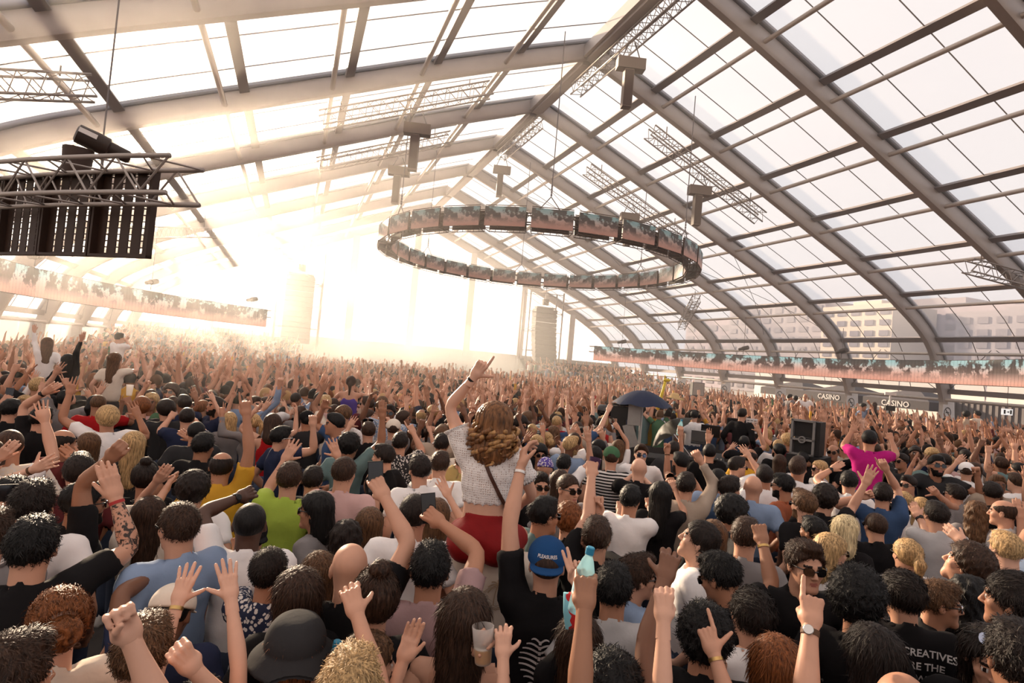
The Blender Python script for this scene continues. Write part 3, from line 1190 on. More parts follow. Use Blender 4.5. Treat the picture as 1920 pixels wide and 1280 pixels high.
def body_skin_torso(fem, h):
    """bare shoulders and back under a strap top"""
    g, lo = grid((-0.27, -0.18, 0.95), (0.27, 0.20, 1.50), h)
    w = 0.88 if fem else 0.97
    q = g.copy()
    q[..., 1] = q[..., 1] * 1.45
    d = cap(q, (0, -0.005, 1.00), (0, -0.005, 1.30), 0.138 * w, 0.168 * w)
    sx = SHO[fem][0]
    d = smin(d, cap(g, (-sx, -0.012, 1.405), (sx, -0.012, 1.405), 0.055 * w), 0.05)
    d = smin(d, cap(g, (0, -0.03, 1.36), (0, -0.036, 1.47), 0.075 * w, 0.055 * w), 0.05)
    return surface_nets(d, lo, h)


TROUSER = {}


def trousers(kind):
    if kind not in TROUSER:
        m = MB()
        for s_ in (-1, 1):
            rings = []
            for z, x, y, rx, ry in ((0.96, 0.075, -0.01, 0.085, 0.105), (0.84, 0.085, -0.01, 0.088, 0.098), (0.66, 0.090, 0.0, 0.075, 0.082), (0.46, 0.095, 0.01, 0.058, 0.062), (0.25, 0.10, -0.01, 0.056, 0.060), (0.09, 0.105, -0.02, 0.052, 0.056)):
                rings.append(np.array([(s_ * x + rx * math.cos(a), y + ry * math.sin(a), z) for a in np.linspace(0, 2 * math.pi, 9)[:-1]]))
            m.loft(rings, 0)
            rings = []
            for z, y0_, y1_, hw in ((0.0, -0.10, 0.19, 0.046), (0.03, -0.105, 0.195, 0.05), (0.07, -0.09, 0.14, 0.044), (0.11, -0.075, 0.05, 0.040)):
                ym, hl = (y0_ + y1_) / 2, (y1_ - y0_) / 2
                rings.append(np.array([(s_ * 0.108 + hw * math.cos(a), ym + hl * math.sin(a), z) for a in np.linspace(0, 2 * math.pi, 9)[:-1]]))
            m.loft(rings, 1)
        m.loft([np.array([(rx * math.cos(a), -0.01 + ry * math.sin(a), z) for a in np.linspace(0, 2 * math.pi, 13)[:-1]]) for z, rx, ry in ((0.80, 0.10, 0.06), (0.86, 0.165, 0.11), (0.96, 0.168, 0.115), (1.02, 0.155, 0.108))], 0)
        me = bpy.data.meshes.new('trousers_' + kind)
        me.from_pydata(np.concatenate(m.v).tolist(), [], m.f)
        c = {'jeans': (0.045, 0.06, 0.10), 'black': (0.010, 0.010, 0.011), 'tan': (0.30, 0.21, 0.13)}[kind]
        me.materials.append(mat('trouser_' + kind, c, 0.9))
        me.materials.append(mat('shoe_white', (0.6, 0.57, 0.54), 0.6))
        me.polygons.foreach_set('material_index', m.m)
        me.polygons.foreach_set('use_smooth', [True] * len(me.polygons))
        TROUSER[kind] = me
    return TROUSER[kind]


SG = {}


def sunglasses_mesh(kind):
    if kind not in SG:
        m = MB()
        for s_ in (-1, 1):
            k = 12
            w, h = (0.027, 0.021) if kind == 'dark' else (0.024, 0.022)
            a = np.linspace(0, 2 * math.pi, k + 1)[:-1]
            sup = lambda t, e: np.sign(t) * np.abs(t) ** e
            R1 = np.stack([s_ * 0.033 + w * sup(np.cos(a), .75), np.full(k, 0.103) - 0.010 * np.abs(w * sup(np.cos(a), .75) * s_ + 0.033) / 0.06, 0.002 + h * sup(np.sin(a), .75)], 1)
            R2 = R1 + np.array([0, -0.006, 0])
            m.loft([R1, R2], 1 if kind != 'dark' else 0)
            m.tube([(s_ * 0.060, 0.090, 0.012), (s_ * 0.078, 0.06, 0.014), (s_ * 0.084, -0.005, 0.012), (s_ * 0.084, -0.025, 0.0)], 0.0032, 6, 0)
        m.tube([(-0.010, 0.104, 0.008), (0.010, 0.104, 0.008)], 0.003, 6, 0)
        me = bpy.data.meshes.new('sunglasses_' + kind)
        me.from_pydata(np.concatenate(m.v).tolist(), [], m.f)
        me.materials.append({'dark': glass_m, 'mirror': black, 'white': white}[kind])
        me.materials.append(mat('mirror_lens', (0.30, 0.33, 0.42), 0.05, 0.9) if kind == 'mirror' else glass_m)
        me.polygons.foreach_set('material_index', m.m)
        SG[kind] = me
    return SG[kind]


N_TRI = [0]


def make_person(loc, rz, scale, lod, fem, skin, hair, hairc, top, topc, arms, label, group=None, pattern=None, head_yaw=0.0, head_pitch=0.0,
                glasses=None, hat=None, hatc=None, fine_face=False, hat_back=False, beard=False, legs='jeans', extras=(), hat_pat=None, lean=0.0, legged=True):
    """arms: list of dict(side, T (world wrist->hand point) or None, pose, palm, elbow hint)"""
    root = empty('person', loc, rz)
    root.scale = (scale,) * 3
    tag(root, label, 'person', group)
    Rm = rotz(rz)
    loc = np.asarray(loc, float)
    seed = RNG.random() * 6

    def to_local(P):
        return (np.asarray(P) - loc) @ Rm / scale

    sx = SHO[fem]
    parts = []
    HV, HQ, Hm, Hb = get_head(fem, 3 if fine_face else lod)
    # head transform
    hc = np.array([0, 0.012 + lean * 0.3, 1.605])
    Ry = rotz(head_yaw)
    c, s_ = math.cos(head_pitch), math.sin(head_pitch)
    HR = Ry @ np.array([[1, 0, 0], [0, c, -s_], [0, s_, c]])
    piv = np.array([0, -0.035, -0.09])
    hpos = hc + piv - HR @ piv
    V = HV @ HR.T + hpos
    # neck bottom stays with the torso
    k = np.clip((-0.08 - HV[:, 2]) / 0.12, 0, 1)[:, None]
    V = V * (1 - k) + (HV + hc) * k
    mi = Hm.copy()
    if beard:
        mi[Hb & (mi == 0)] = 3
    parts.append((V, HQ, mi))
    asolved = []
    info = []
    af = 0.80 if fem else 1.0
    for A in arms:
        sd = A['side']
        S = np.array([sd * sx[0], sx[1], sx[2] - 0.012])
        L1, L2 = (0.285, 0.255) if not fem else (0.265, 0.24)
        if A.get('T') is None:
            T = np.array([sd * 0.27, 0.08, 0.92])
            hint = np.array([sd * 0.4, -1.0, 0])
        else:
            T = to_local(A['T'])
            up_ = np.clip((T[2] - 1.35) / 0.5, 0, 1)
            S = S + np.array([-sd * 0.030 * up_, 0.01, 0.045 * up_])
            hint = np.array([sd * 0.8, 0.35, -0.75])
            if A.get('E') is not None:
                mid = (S + T) / 2
                hint = to_local(A['E']) - mid
                if np.linalg.norm(hint) < 0.02:
                    hint = np.array([sd * 0.8, 0.35, -0.75])
            need = np.linalg.norm(T - S) - 0.085
            f = np.clip(need / ((L1 + L2) * 0.985), 1.0, 1.16)
            L1, L2 = L1 * f, L2 * f
        # wrist sits before the palm centre
        E, W = solve_arm(S, T - 0.085 * unit(T - S), hint, L1, L2)
        for _ in range(2):
            E, W = solve_arm(S, T - 0.085 * unit(W - E), hint, L1, L2)
        asolved.append((S, E, W))
        P, par = arm_path(S, E, W, (7, 6, 4)[lod])
        r = np.interp(par, *ARM_R) * af
        tv, tq = tube_np(P, r, (14, 10, 7)[lod])
        parts.append((tv, tq, 0))
        pose = A.get('pose', 'relaxed')
        hv, hq = get_hand(pose, lod)
        hs = 0.92 if fem else 1.04
        zdir = unit(W - E) + np.array(A.get('bend', (0, 0, 0)))
        pl = A.get('palm', 'f')
        tocam = unit(to_local(CAM) - W)
        pv = {'f': -tocam, 'c': tocam, 'i': np.array([-sd, 0.3, 0.0]), 'o': np.array([sd, 0.3, 0]), 'u': np.array([0, 0.2, 1.0])}[pl]
        Fm = frame(zdir, pv)
        hv = hv.copy()
        if sd < 0:
            hv[:, 0] *= -1
            hq = hq[:, ::-1]
        parts.append((hv * hs @ Fm.T + W, hq, 0))
        info.append((W, Fm, hs, E, S))
    if top in ('tank', 'strap'):
        bv, bq = body_skin_torso(fem, (0.02, 0.026, 0.035)[lod])
        parts.append((bv, bq, 0))
    V, Q, mi = mesh_join(parts)
    hm = hair_mat(hairc)
    body = link('body', np_mesh('body', V, [Q], [skin_mat(skin), lip_m, eye_m, hm if beard else MATS.get('eye_dark')], mi), root)
    N_TRI[0] += 2 * len(Q)
    tv, tq = top_mesh(fem, asolved, top, seed, (0.025, 0.031, 0.040)[lod])
    N_TRI[0] += 2 * len(tq)
    link({'tee': 'shirt', 'long': 'long_sleeve_shirt', 'tank': 'tank_top', 'strap': 'strap_top', 'puff': 'blouse'}[top], np_mesh('shirt', tv, [tq], [cloth_mat(topc, pattern)]), root)
    M = np.eye(4)
    M[:3, :3] = HR
    M[:3, 3] = hpos
    if hat in ('cap', 'beanie') and hair in ('short', 'quiff', 'slick', 'curly', 'crop'):
        hair = 'buzz'
    if hair:
        o = link('hair', get_hair(hair, lod), root, M)
        o.material_slots[0].link = 'OBJECT'
        o.material_slots[0].material = hm
    if hat:
        M2 = M.copy()
        if hat == 'bucket':
            M2[:3, :3] = HR * 1.07
        if hat_back:
            M2[:3, :3] = HR @ rotz(math.pi)
        o = link({'cap': 'cap', 'bucket': 'bucket_hat', 'beanie': 'beanie', 'headphones': 'headphones'}[hat], get_hat(hat, lod), root, M2)
        o.material_slots[0].link = 'OBJECT'
        o.material_slots[0].material = cloth_mat(hatc or 'black', hat_pat)
    if glasses:
        M2 = M.copy()
        if glasses.endswith('_up'):
            M2[:3, 3] = hpos + HR @ np.array([0, -0.012, 0.085])
            M2[:3, :3] = HR @ np.array([[1, 0, 0], [0, math.cos(.5), -math.sin(.5)], [0, math.sin(.5), math.cos(.5)]]) * 1.06
        link('sunglasses', sunglasses_mesh(glasses.replace('_up', '')), root, M2)
    if legged:
        link('trousers', trousers(legs), root)
    return root, info, asolved, M

# ---------------------------------------------------------------- things people hold
cup_m = film('cup_plastic', 0.45, (0.85, 0.80, 0.76))
beer_m = mat('beer', (0.55, 0.25, 0.05), 0.2)
foam_m = mat('beer_foam', (0.85, 0.80, 0.72), 0.7)
water_m = film('bottle_plastic', 0.55, (0.45, 0.68, 0.75), (0.75, 0.92, 0.96))
blue_cap = mat('bottle_cap_blue', (0.03, 0.22, 0.36), 0.4)
label_m = mat('bottle_label', (0.42, 0.62, 0.70), 0.5, noise=0.25, scale=40)
screen_m = mat('phone_screen', (0.01, 0.01, 0.012), 0.12, spec=0.6)
PROPS = {}


def lathe(prof, k=16):
    return [np.array([(r * math.cos(a), r * math.sin(a), z) for a in np.linspace(0, 2 * math.pi, k + 1)[:-1]]) for r, z in prof]


def place(o, M):
    o.matrix_world = Matrix(M.tolist())


def make_prop(kind, M, label):
    """M: 4x4 world matrix, z up along the thing"""
    if kind == 'phone':
        o = empty('smartphone')
        tag(o, label, 'phone', 'phones held up in the crowd')
        MB().box((0, 0, 0), (0.076, 0.009, 0.155)).build('case', black, o)
        MB().box((0, -0.0052, 0), (0.070, 0.001, 0.147)).build('screen', screen_m, o)
        MB().loft([np.array([(-0.022 + 0.010 * math.cos(a), y, 0.055 + 0.010 * math.sin(a)) for a in np.linspace(0, 2 * math.pi, 9)[:-1]]) for y in (0.0045, 0.0065)]).build('camera_lens', glass_m, o)
    elif kind == 'bottle':
        o = empty('water_bottle')
        tag(o, label, 'bottle', 'water bottles in the crowd')
        MB().loft(lathe([(0.026, -0.10), (0.031, -0.095), (0.031, -0.03), (0.028, -0.02), (0.031, -0.01), (0.031, 0.045), (0.020, 0.080), (0.0125, 0.095), (0.0125, 0.105)])).build('bottle_body', water_m, o, smooth=True)
        MB().loft(lathe([(0.0316, -0.045), (0.0318, -0.043), (0.0318, 0.02), (0.0316, 0.022)])).build('paper_label', label_m, o, smooth=True)
        MB().loft(lathe([(0.0150, 0.100), (0.0150, 0.122), (0.012, 0.125)])).build('screw_cap', blue_cap, o, smooth=True)
    elif kind in ('cup', 'beer', 'darkcup'):
        o = empty('plastic_cup')
        tag(o, label, 'cup', 'plastic cups in the crowd')
        body = {'darkcup': mat('dark_cup', (0.06, 0.025, 0.07), 0.5)}.get(kind, cup_m)
        MB().loft(lathe([(0.030, -0.065), (0.041, 0.065), (0.0385, 0.065), (0.028, -0.060)]), cap=False).build('cup_wall', body, o, smooth=True)
        MB().loft(lathe([(0.029, -0.066), (0.029, -0.062)])).build('cup_base', body, o)
        if kind == 'beer':
            MB().loft(lathe([(0.0285, -0.060), (0.0325, -0.012)])).build('beer', beer_m, o, smooth=True)
            MB().loft(lathe([(0.0325, -0.012), (0.0332, -0.004)])).build('foam', foam_m, o, smooth=True)
    place(o, M)
    return o


def person_matrix(root_loc, rz, sc_):
    M = np.eye(4)
    M[:3, :3] = rotz(rz) * sc_
    M[:3, 3] = root_loc
    return M


BANDC = {'black': black, 'white': white, 'gold': gold, 'silver': silver, 'red': mat('band_red', (0.4, 0.03, 0.03), 0.6), 'brown': mat('band_brown', (0.10, 0.045, 0.02), 0.6)}


def wrist_band(root, W, E, fem, colour, watch=False):
    ax = unit(W - E)
    c = W - ax * 0.025
    fr = frame(ax, (0.3, 0.9, 0.1))
    r = 0.0285 * (0.84 if fem else 1.0)
    hgt = 0.010 if watch else 0.007
    m = MB()
    rings = [np.array([fr @ np.array([rr * math.cos(a), rr * math.sin(a), z]) + c for a in np.linspace(0, 2 * math.pi, 17)[:-1]]) for rr, z in ((r, -hgt), (r + 0.004, -hgt), (r + 0.004, hgt), (r, hgt))]
    m.loft(rings, cap=False)
    o = m.build('watch' if watch else 'wristband', BANDC[colour], root, smooth=True)
    if watch:
        tocam = unit(np.array([0, -1.0, 0.2]))
        d = unit(tocam - ax * (tocam @ ax))
        f2 = frame(d, ax)
        MB().loft([np.array([f2 @ np.array([rr * math.cos(a), rr * math.sin(a), z]) + c + d * r for a in np.linspace(0, 2 * math.pi, 17)[:-1]]) for rr, z in ((0.017, 0.002), (0.018, 0.008), (0.016, 0.010))], 0).build('watch_face', [silver if colour != 'black' else black], o)


PEOPLE = []       # ground positions of everybody placed so far: (x, y, radius)


def person_at(hx, hy, face, sex, skin, hair, hairc, top, topc, arms, label, s=None, base=0.0, group='people in the crowd', depth=None, free=True, **kw):
    fem = sex == 'f'
    s = (s or (0.965 if fem else 1.03)) * 0.975
    if depth is None:
        if len(PEOPLE):
            ex_ = np.array([(p[0], p[1]) for p in PEOPLE])
            best = None
            for f_ in (1.0, 0.965, 1.035, 0.935, 1.06, 0.905):
                s2 = s * f_
                if not 0.83 < s2 < 1.09:
                    continue
                q_ = at_z(hx, hy, base + 1.605 * s2)[:2]
                d_ = np.sqrt(((ex_ - q_) ** 2).sum(1)).min()
                if best is None or d_ > best[0] + 0.02:
                    best = (d_, s2)
                if d_ > 0.33:
                    break
            s = best[1]
        P = at_z(hx, hy, base + 1.605 * s)
    else:
        P = at_depth(hx, hy, depth)
        base = P[2] - 1.605 * s
    z = (P - CAM) @ fw
    heading = math.atan2(P[0], P[1])              # direction from camera, clockwise from +Y
    rz = -(heading + math.radians(face))
    off = rotz(rz) @ np.array([0, 0.012, 0]) * s
    loc = np.array([P[0] - off[0], P[1] - off[1], base])
    lod = 0 if z < 3.2 else (1 if z < 6.5 else 2)
    al = []
    sides = []
    for a in arms:
        a = list(a) + [None] * (9 - len(a))
        sd = 1 if a[0] == 'R' else -1
        sides.append(sd)
        dz = a[5] or 0.0
        if a[5] is None or a[5] >= 0:
            # reach forward until the arm is well stretched
            Sw = loc + s * (rotz(rz) @ np.array([sd * SHO[fem][0], 0.0, 1.43]))
            sg = 1.0 if math.cos(math.radians(face)) > -0.2 else -1.0
            reach = 0.80 * s * (0.54 if not fem else 0.505) + 0.07
            for k in range(11):
                if np.linalg.norm(at_depth(a[1], a[2], z + dz) - Sw) >= reach:
                    break
                dz += 0.045 * sg
        T = at_depth(a[1], a[2], z + dz)
        E = at_depth(a[6][0], a[6][1], z + dz * 0.5) if a[6] else None
        al.append(dict(side=sd, T=T, pose=a[3], palm=a[4] or 'f', E=E, hold=a[7], band=a[8]))
    for sd in (-1, 1):
        if sd not in sides:
            al.append(dict(side=sd, T=None, pose='relaxed', palm='i'))
    root, info, sol, HM = make_person(loc, rz, s, lod, fem, skin, hair, hairc, top, topc, al, label, group, legged=kw.pop('legged', True), fine_face=abs(face) > 50 and z < 5.5, **kw)
    PM = person_matrix(loc, rz, s)
    for a, (W, Fm, hs, E, S) in zip(al, info):
        if a.get('hold'):
            kind, plabel = a['hold']
            H = np.eye(4)
            H[:3, :3] = Fm * hs
            H[:3, 3] = W
            if a['side'] < 0:
                H[:3, 0] *= -1
            o = PM @ H @ np.array([-0.01, 0.040 if kind != 'phone' else 0.03, 0.085, 1.0])
            if kind == 'phone':
                z_ = unit(0.9 * np.array([0, 0, 1.0]) + 0.2 * (PM[:3, :3] @ Fm[:, 2]))
                y_ = unit(o[:3] - CAM)
                R3 = frame(z_, y_)
                o[:3] += z_ * 0.045
            else:
                z_ = unit(np.array([0, 0, 1.0]) + 0.15 * (PM[:3, :3] @ Fm[:, 0]))
                R3 = frame(z_, (0.2, 1, 0))
            M = np.eye(4)
            M[:3, :3] = R3
            M[:3, 3] = o[:3]
            make_prop(kind, M, plabel)
        if a.get('band'):
            b = a['band']
            wrist_band(root, W, E, fem, b.replace('watch_', ''), b.startswith('watch_'))
    PEOPLE.append((loc[0], loc[1], base))
    return root, loc, rz, s, HM, info

# ================================================================ the people one can tell apart, nearest first
A = person_at
# ---- lower left
TATINFO = A(60, 1030, 12, 'm', 'light', 'short', 'black', 'tee', 'black', [('R', 209, 900, 'flat', 'f', 0.25, (190, 1050), None, 'red')], 'man in black tee seen from behind, tattooed forearm raised, red wristband', s=1.05)
A(158, 945, 80, 'm', 'olive', 'short', 'black', 'tee', 'black', [('R', 222, 842, 'fist', 'f', -0.15, (140, 965))], 'laughing bearded man in sunglasses, black tee, fist thrust up in profile', glasses='dark', beard=True)
A(108, 1172, -8, 'f', 'fair', 'bun', 'ginger', 'tee', 'cream', [], 'red-haired woman with a loose messy bun and cream lace top', s=1.0)
A(16, 1282, 60, 'm', 'tan', 'short', 'brown', 'tee', 'charcoal', [], 'brown-haired head cut off at the lower left corner')
A(268, 1228, 20, 'm', 'fair', 'short', 'lightbrown', 'tee', 'black', [], 'man with sunlit tousled brown hair behind two raised fists', s=0.98)
A(300, 1405, 0, 'm', 'fair', 'short', 'brown', 'tee', 'black', [('L', 228, 1150, 'fist', 'c', -0.001, (262, 1330))], 'pale bare forearm with clenched fist rising beside the red-haired bun', s=0.90)
A(430, 1405, 0, 'm', 'fair', 'short', 'darkbrown', 'tee', 'charcoal', [('L', 342, 1222, 'fist', 'f', -0.001, (365, 1350))], 'large loosely closed hand at the bottom edge with knuckles toward the camera', s=0.90)
A(372, 1345, 0, 'f', 'fair', 'short', 'darkbrown', 'tee', 'beige', [('L', 348, 1085, 'open', 'f', 0.24, (285, 1160), None, 'gold'), ('R', 428, 1082, 'open', 'f', 0.22, (462, 1205))], 'two spread pale hands raised side by side over a cream cap', s=0.90)
A(316, 1152, 20, 'm', 'brown', 'crop', 'black', 'tee', 'navy', [('L', 303, 1068, 'fist', 'f', 0.1, (262, 1115))], 'person in cream baseball cap and dark navy top looking down', hat='cap', hatc='cream', head_pitch=-0.4, s=0.92)
A(334, 990, -28, 'm', 'light', 'crop', 'brown', 'tee', 'lightblue', [], 'man in light blue shirt with sunglasses and short brown hair', glasses='dark', s=1.05)
A(279, 968, 5, 'f', 'light', 'long', 'brown', 'puff', 'cream', [('L', 306, 886, 'flat', 'f', 0.0, (262, 955))], 'woman in cream puff-sleeved blouse raising one thin arm', s=0.98)
A(504, 1073, 25, 'f', 'tan', 'crop', 'darkbrown', 'tee', 'navy', [('L', 446, 1010, 'fist', 'f', 0.05, (462, 1125))], 'short-haired person in dark speckled top with fist up', pattern='print')
A(468, 985, 8, 'm', 'dark', 'buzz', 'black', 'tee', 'white', [('L', 468, 922, 'relaxed', 'f', 0.15, (425, 960), None, 'watch_black')], 'dark-skinned man in white patterned shirt with black watch', pattern=None)
A(20, 940, 10, 'm', 'light', 'short', 'black', 'tee', 'black', [], 'man with flattened black hair at the left edge under raised phones')
A(-22, 1010, 20, 'm', 'light', 'short', 'brown', 'tee', 'grey', [('R', 16, 950, 'grip', 'f', 0.0, (8, 1060), ('phone', 'black phone in a big hand at the left edge'))], 'large hand gripping a phone at the left picture edge')
A(-32, 935, 30, 'f', 'fair', 'long', 'brown', 'tee', 'white', [('R', 86, 868, 'open', 'f', 0.0, (20, 915), None, 'brown'), ('L', 14, 842, 'flat', 'f', 0.1, None, None, 'white')], 'woman at the left edge stretching out an open hand with beaded bracelet')
A(147, 888, 0, 'm', 'light', 'quiff', 'darkbrown', 'tee', 'maroon', [], 'dark tousled head below the raised fist of the bearded man')
A(60, 952, 15, 'm', 'tan', 'short', 'darkbrown', 'tee', 'white', [], 'dark-haired man between the black tee man and the raised phone hand')
A(118, 833, 60, 'm', 'tan', 'fringe', 'darkbrown', 'tee', 'maroon', [('R', 132, 852, 'flat', 'c', -0.1)], 'balding man in maroon shirt turned to the right, palm out')
A(166, 836, 5, 'f', 'light', 'long', 'lightbrown', 'tee', 'white', [], 'woman with straight light brown hair beside the balding man')
A(250, 835, 5, 'f', 'fair', 'long', 'blond', 'tee', 'charcoal', [], 'woman with long sunlit blond hair down her back', s=1.0)
A(78, 787, 40, 'm', 'light', 'short', 'black', 'tee', 'black', [('L', 97, 726, 'relaxed', 'f', 0.1, (45, 775), None, 'watch_black')], 'man in black tee and glasses, left arm arched up with a watch')
A(270, 898, 0, 'f', 'tan', 'topbun', 'darkbrown', 'tee', 'black', [], 'woman with dark hair pinned up in a top bun')
A(415, 877, 8, 'm', 'tan', 'fringe', 'darkbrown', 'tee', 'yellow', [('R', 460, 757, 'point', 'f', 0.0, (468, 850))], 'balding man in mustard yellow tee pointing one finger up', s=1.03)
A(362, 922, 15, 'm', 'light', 'curly', 'darkbrown', 'tee', 'white', [('L', 318, 905, 'flat', 'i', 0.0)], 'man with dark tousled hair and white tee in front of the yellow tee')
A(381, 838, 30, 'm', 'olive', 'short', 'black', 'tee', 'black', [], 'black-haired man in black tee left of the yellow tee')
A(368, 812, 10, 'm', 'tan', 'buzz', 'black', 'tee', 'charcoal', [('R', 348, 815, 'flat', 'f', 0.0)], 'shaven dark head behind the black-haired man')
A(128, 735, 0, 'm', 'tan', 'crop', 'black', 'tee', 'black', [('R', 165, 735, 'open', 'f', 0.1)], 'close-cropped head in black with hand raised high at the far left side')
A(122, 750, 20, 'm', 'light', 'slick', 'black', 'tee', 'grey', [('R', 192, 727, 'open', 'f', 0.0, (150, 790)), ('L', 110, 690, 'open', 'f', 0.0)], 'dark-haired man with both long arms stretched up and forward')
A(20, 770, 30, 'm', 'light', 'short', 'black', 'tee', 'black', [('L', 14, 745, 'grip', 'f', 0.0, None, ('phone', 'phone held up in front of a face at the far left')), ('R', 20, 760, 'grip', 'f', 0.0)], 'person in black filming with a phone at the far left')
A(350, 785, 0, 'm', 'light', 'short', 'darkbrown', 'tee', 'navy', [('L', 325, 775, 'grip', 'f', 0.1), ('R', 366, 790, 'flat', 'f', 0.1)], 'dark-haired person with both hands cupped beside the head')
A(310, 770, -20, 'm', 'light', 'curly', 'darkbrown', 'tee', 'charcoal', [('L', 310, 790, 'open', 'f', 0.0)], 'curly dark head left of two cupped hands')
A(265, 765, 0, 'm', 'fair', 'curly', 'ginger', 'tee', 'charcoal', [('L', 210, 765, 'claw', 'f', 0.0)], 'sunlit ginger curls in the left crowd')
A(430, 790, 0, 'f', 'fair', 'bob', 'blond', 'tee', 'grey', [('R', 392, 735, 'open', 'f', 0.0, (395, 790))], 'blond bob with long arm raised beside it')
A(445, 752, 10, 'm', 'light', 'crop', 'darkbrown', 'tee', 'lightblue', [('L', 415, 770, 'fist', 'f', 0.0)], 'dark cropped head left of centre with low fist')
# ---- lower middle
A(655, 1068, 0, 'm', 'light', None, 'brown', 'tee', 'black', [('R', 708, 905, 'grip', 'f', 0.30, (728, 1020), ('phone', 'black phone held high by the bald man'))], 'bald man in black tee holding a phone high', head_pitch=-0.25)
A(800, 1405, -10, 'm', 'light', 'short', 'brown', 'tee', 'black', [('L', 656, 1092, 'claw', 'f', 0.37, (760, 1270))], 'bare forearm with loosely curved hand in front of the bald head', s=0.90)
A(552, 1222, 0, 'f', 'light', 'long', 'ginger', 'tee', 'black', [], 'person in black bucket hat with long auburn hair from behind', hat='bucket', hatc='charcoal', s=1.0)
A(558, 1120, -5, 'f', 'light', 'long', 'brown', 'tee', 'black', [], 'woman with glossy brown hair behind the black bucket hat', s=0.98)
A(597, 1075, 0, 'f', 'light', 'long', 'lightbrown', 'tee', 'grey', [], 'woman with straight light brown hair left of the bald man', s=0.93)
A(648, 1012, 0, 'f', 'tan', 'wavy', 'darkbrown', 'tee', 'black', [], 'woman with dark brown wavy hair behind the bald man')
A(692, 985, 0, 'f', 'fair', 'long', 'lightbrown', 'tee', 'cream', [], 'woman with long straight fair hair beside the bald man raised arm')
A(590, 958, -70, 'm', 'tan', 'bob', 'black', 'tee', 'grey', [], 'person in grey tee with black shoulder-length hair and glasses in profile', glasses='dark', s=1.02)
A(776, 967, 4, 'm', 'light', 'crop', 'darkbrown', 'tee', 'white', [], 'man in white tee with black cross-body strap on his back', s=1.06)
A(806, 1072, 2, 'm', 'tan', 'short', 'black', 'tee', 'mauve', [('R', 806, 962, 'grip', 'f', 0.36, (862, 1045), ('phone', 'black phone raised by the man in mauve tee'))], 'man in dusty mauve tee filming with raised phone', s=1.03)
A(872, 1165, 10, 'f', 'light', 'long', 'brown', 'strap', 'orange', [('R', 908, 1192, 'grip', 'c', -0.12, (845, 1262), ('beer', 'plastic cup half full of beer held by the long-haired woman'))], 'long brown-haired woman with orange strap top holding a beer', s=0.97)
A(935, 1405, -10, 'f', 'fair', 'long', 'brown', 'tee', 'black', [('L', 945, 1190, 'claw', 'f', 0.24, (1000, 1330))], 'large pale hand with dark nails beside the beer cup', s=0.90)
A(745, 1380, 0, 'f', 'light', 'long', 'brown', 'tee', 'black', [('R', 768, 1195, 'flat', 'c', 0.1, (750, 1310))], 'upright open hand with thumb out in front of the mauve tee', s=0.90)
A(702, 1128, -10, 'f', 'light', 'topbun', 'brown', 'tee', 'black', [('L', 668, 1150, 'fist', 'f', 0.05)], 'brown-haired woman with tied-up hair below the curved hand')
A(692, 1248, 70, 'f', 'light', 'bun', 'lightbrown', 'tee', 'white', [], 'woman with light brown hair clipped back turned to the right', s=0.93)
A(655, 1305, 10, 'f', 'fair', 'short', 'blond', 'tee', 'black', [('L', 622, 1250, 'grip', 'f', 0.05, None, ('bottle', 'clear water bottle beside the black bucket hat'))], 'fair-haired head cut off by the bottom edge, bottle in hand')
A(470, 1010, -15, 'm', 'light', 'short', 'black', 'tee', 'black', [], 'dark head with cap turned backwards left of the grey tee', hat='cap', hatc='black', hat_back=True)
A(528, 822, 70, 'm', 'light', 'short', 'black', 'tee', 'navy', [('R', 588, 783, 'fist', 'f', -0.05, (606, 842))], 'man in navy tee and white sunglasses with bent arm and fist', glasses='white')
A(655, 838, 30, 'm', 'olive', 'curly', 'black', 'tee', 'teal', [('R', 718, 768, 'flat', 'f', 0.0, (702, 838))], 'curly black-haired man in grey-green shirt stretching one arm up')
A(542, 900, 5, 'm', 'light', 'short', 'brown', 'tee', 'lime', [('L', 544, 845, 'open', 'f', 0.05, (505, 915))], 'short brown-haired man with lime green collar')
A(586, 902, 8, 'm', 'light', 'short', 'darkbrown', 'tee', 'charcoal', [('R', 628, 840, 'open', 'f', 0.0, (642, 935))], 'dark-haired man whose bare arm rises with spread fingers left of the phone')
A(645, 888, 20, 'm', 'light', 'crop', 'brown', 'tee', 'pink', [], 'brown-haired man in pinkish tee left of the raised phone')
A(786, 882, -25, 'm', 'light', 'short', 'darkbrown', 'tee', 'white', [], 'bearded man in plain white tee left of the girl in red', beard=True, s=1.05)
A(825, 872, 10, 'm', 'light', 'short', 'brown', 'tee', 'white', [('L', 815, 890, 'flat', 'i', 0.0)], 'brown-haired man in white tee close behind the girl elbow')
A(818, 968, 5, 'f', 'fair', 'long', 'lightbrown', 'tee', 'white', [('R', 832, 912, 'open', 'c', 0.1, (860, 985))], 'woman with straight fair hair, red-lit open hand raised beside the phone')
A(870, 865, 5, 'm', 'light', 'short', 'brown', 'long', 'khaki', [('L', 868, 800, 'fist', 'f', 0.0, (862, 880))], 'person in mustard shirt hidden behind the girl in red')
A(718, 858, -60, 'm', 'light', 'short', 'darkbrown', 'tee', 'black', [], 'bearded dark-haired man facing left above the raised phone', beard=True)
A(750, 832, 5, 'm', 'light', 'short', 'darkbrown', 'tee', 'charcoal', [('R', 770, 800, 'point', 'f', 0.0)], 'man in black and white leaf-print shirt', pattern='print')
A(778, 818, 50, 'f', 'light', 'wavy', 'brown', 'tee', 'white', [('R', 805, 800, 'peace', 'f', 0.0)], 'curly brown-haired woman in white shirt making a hand sign')
A(828, 834, 10, 'm', 'tan', 'short', 'darkbrown', 'tee', 'cream', [], 'dark-haired man in cream shirt left of the girl sleeve', pattern=None)
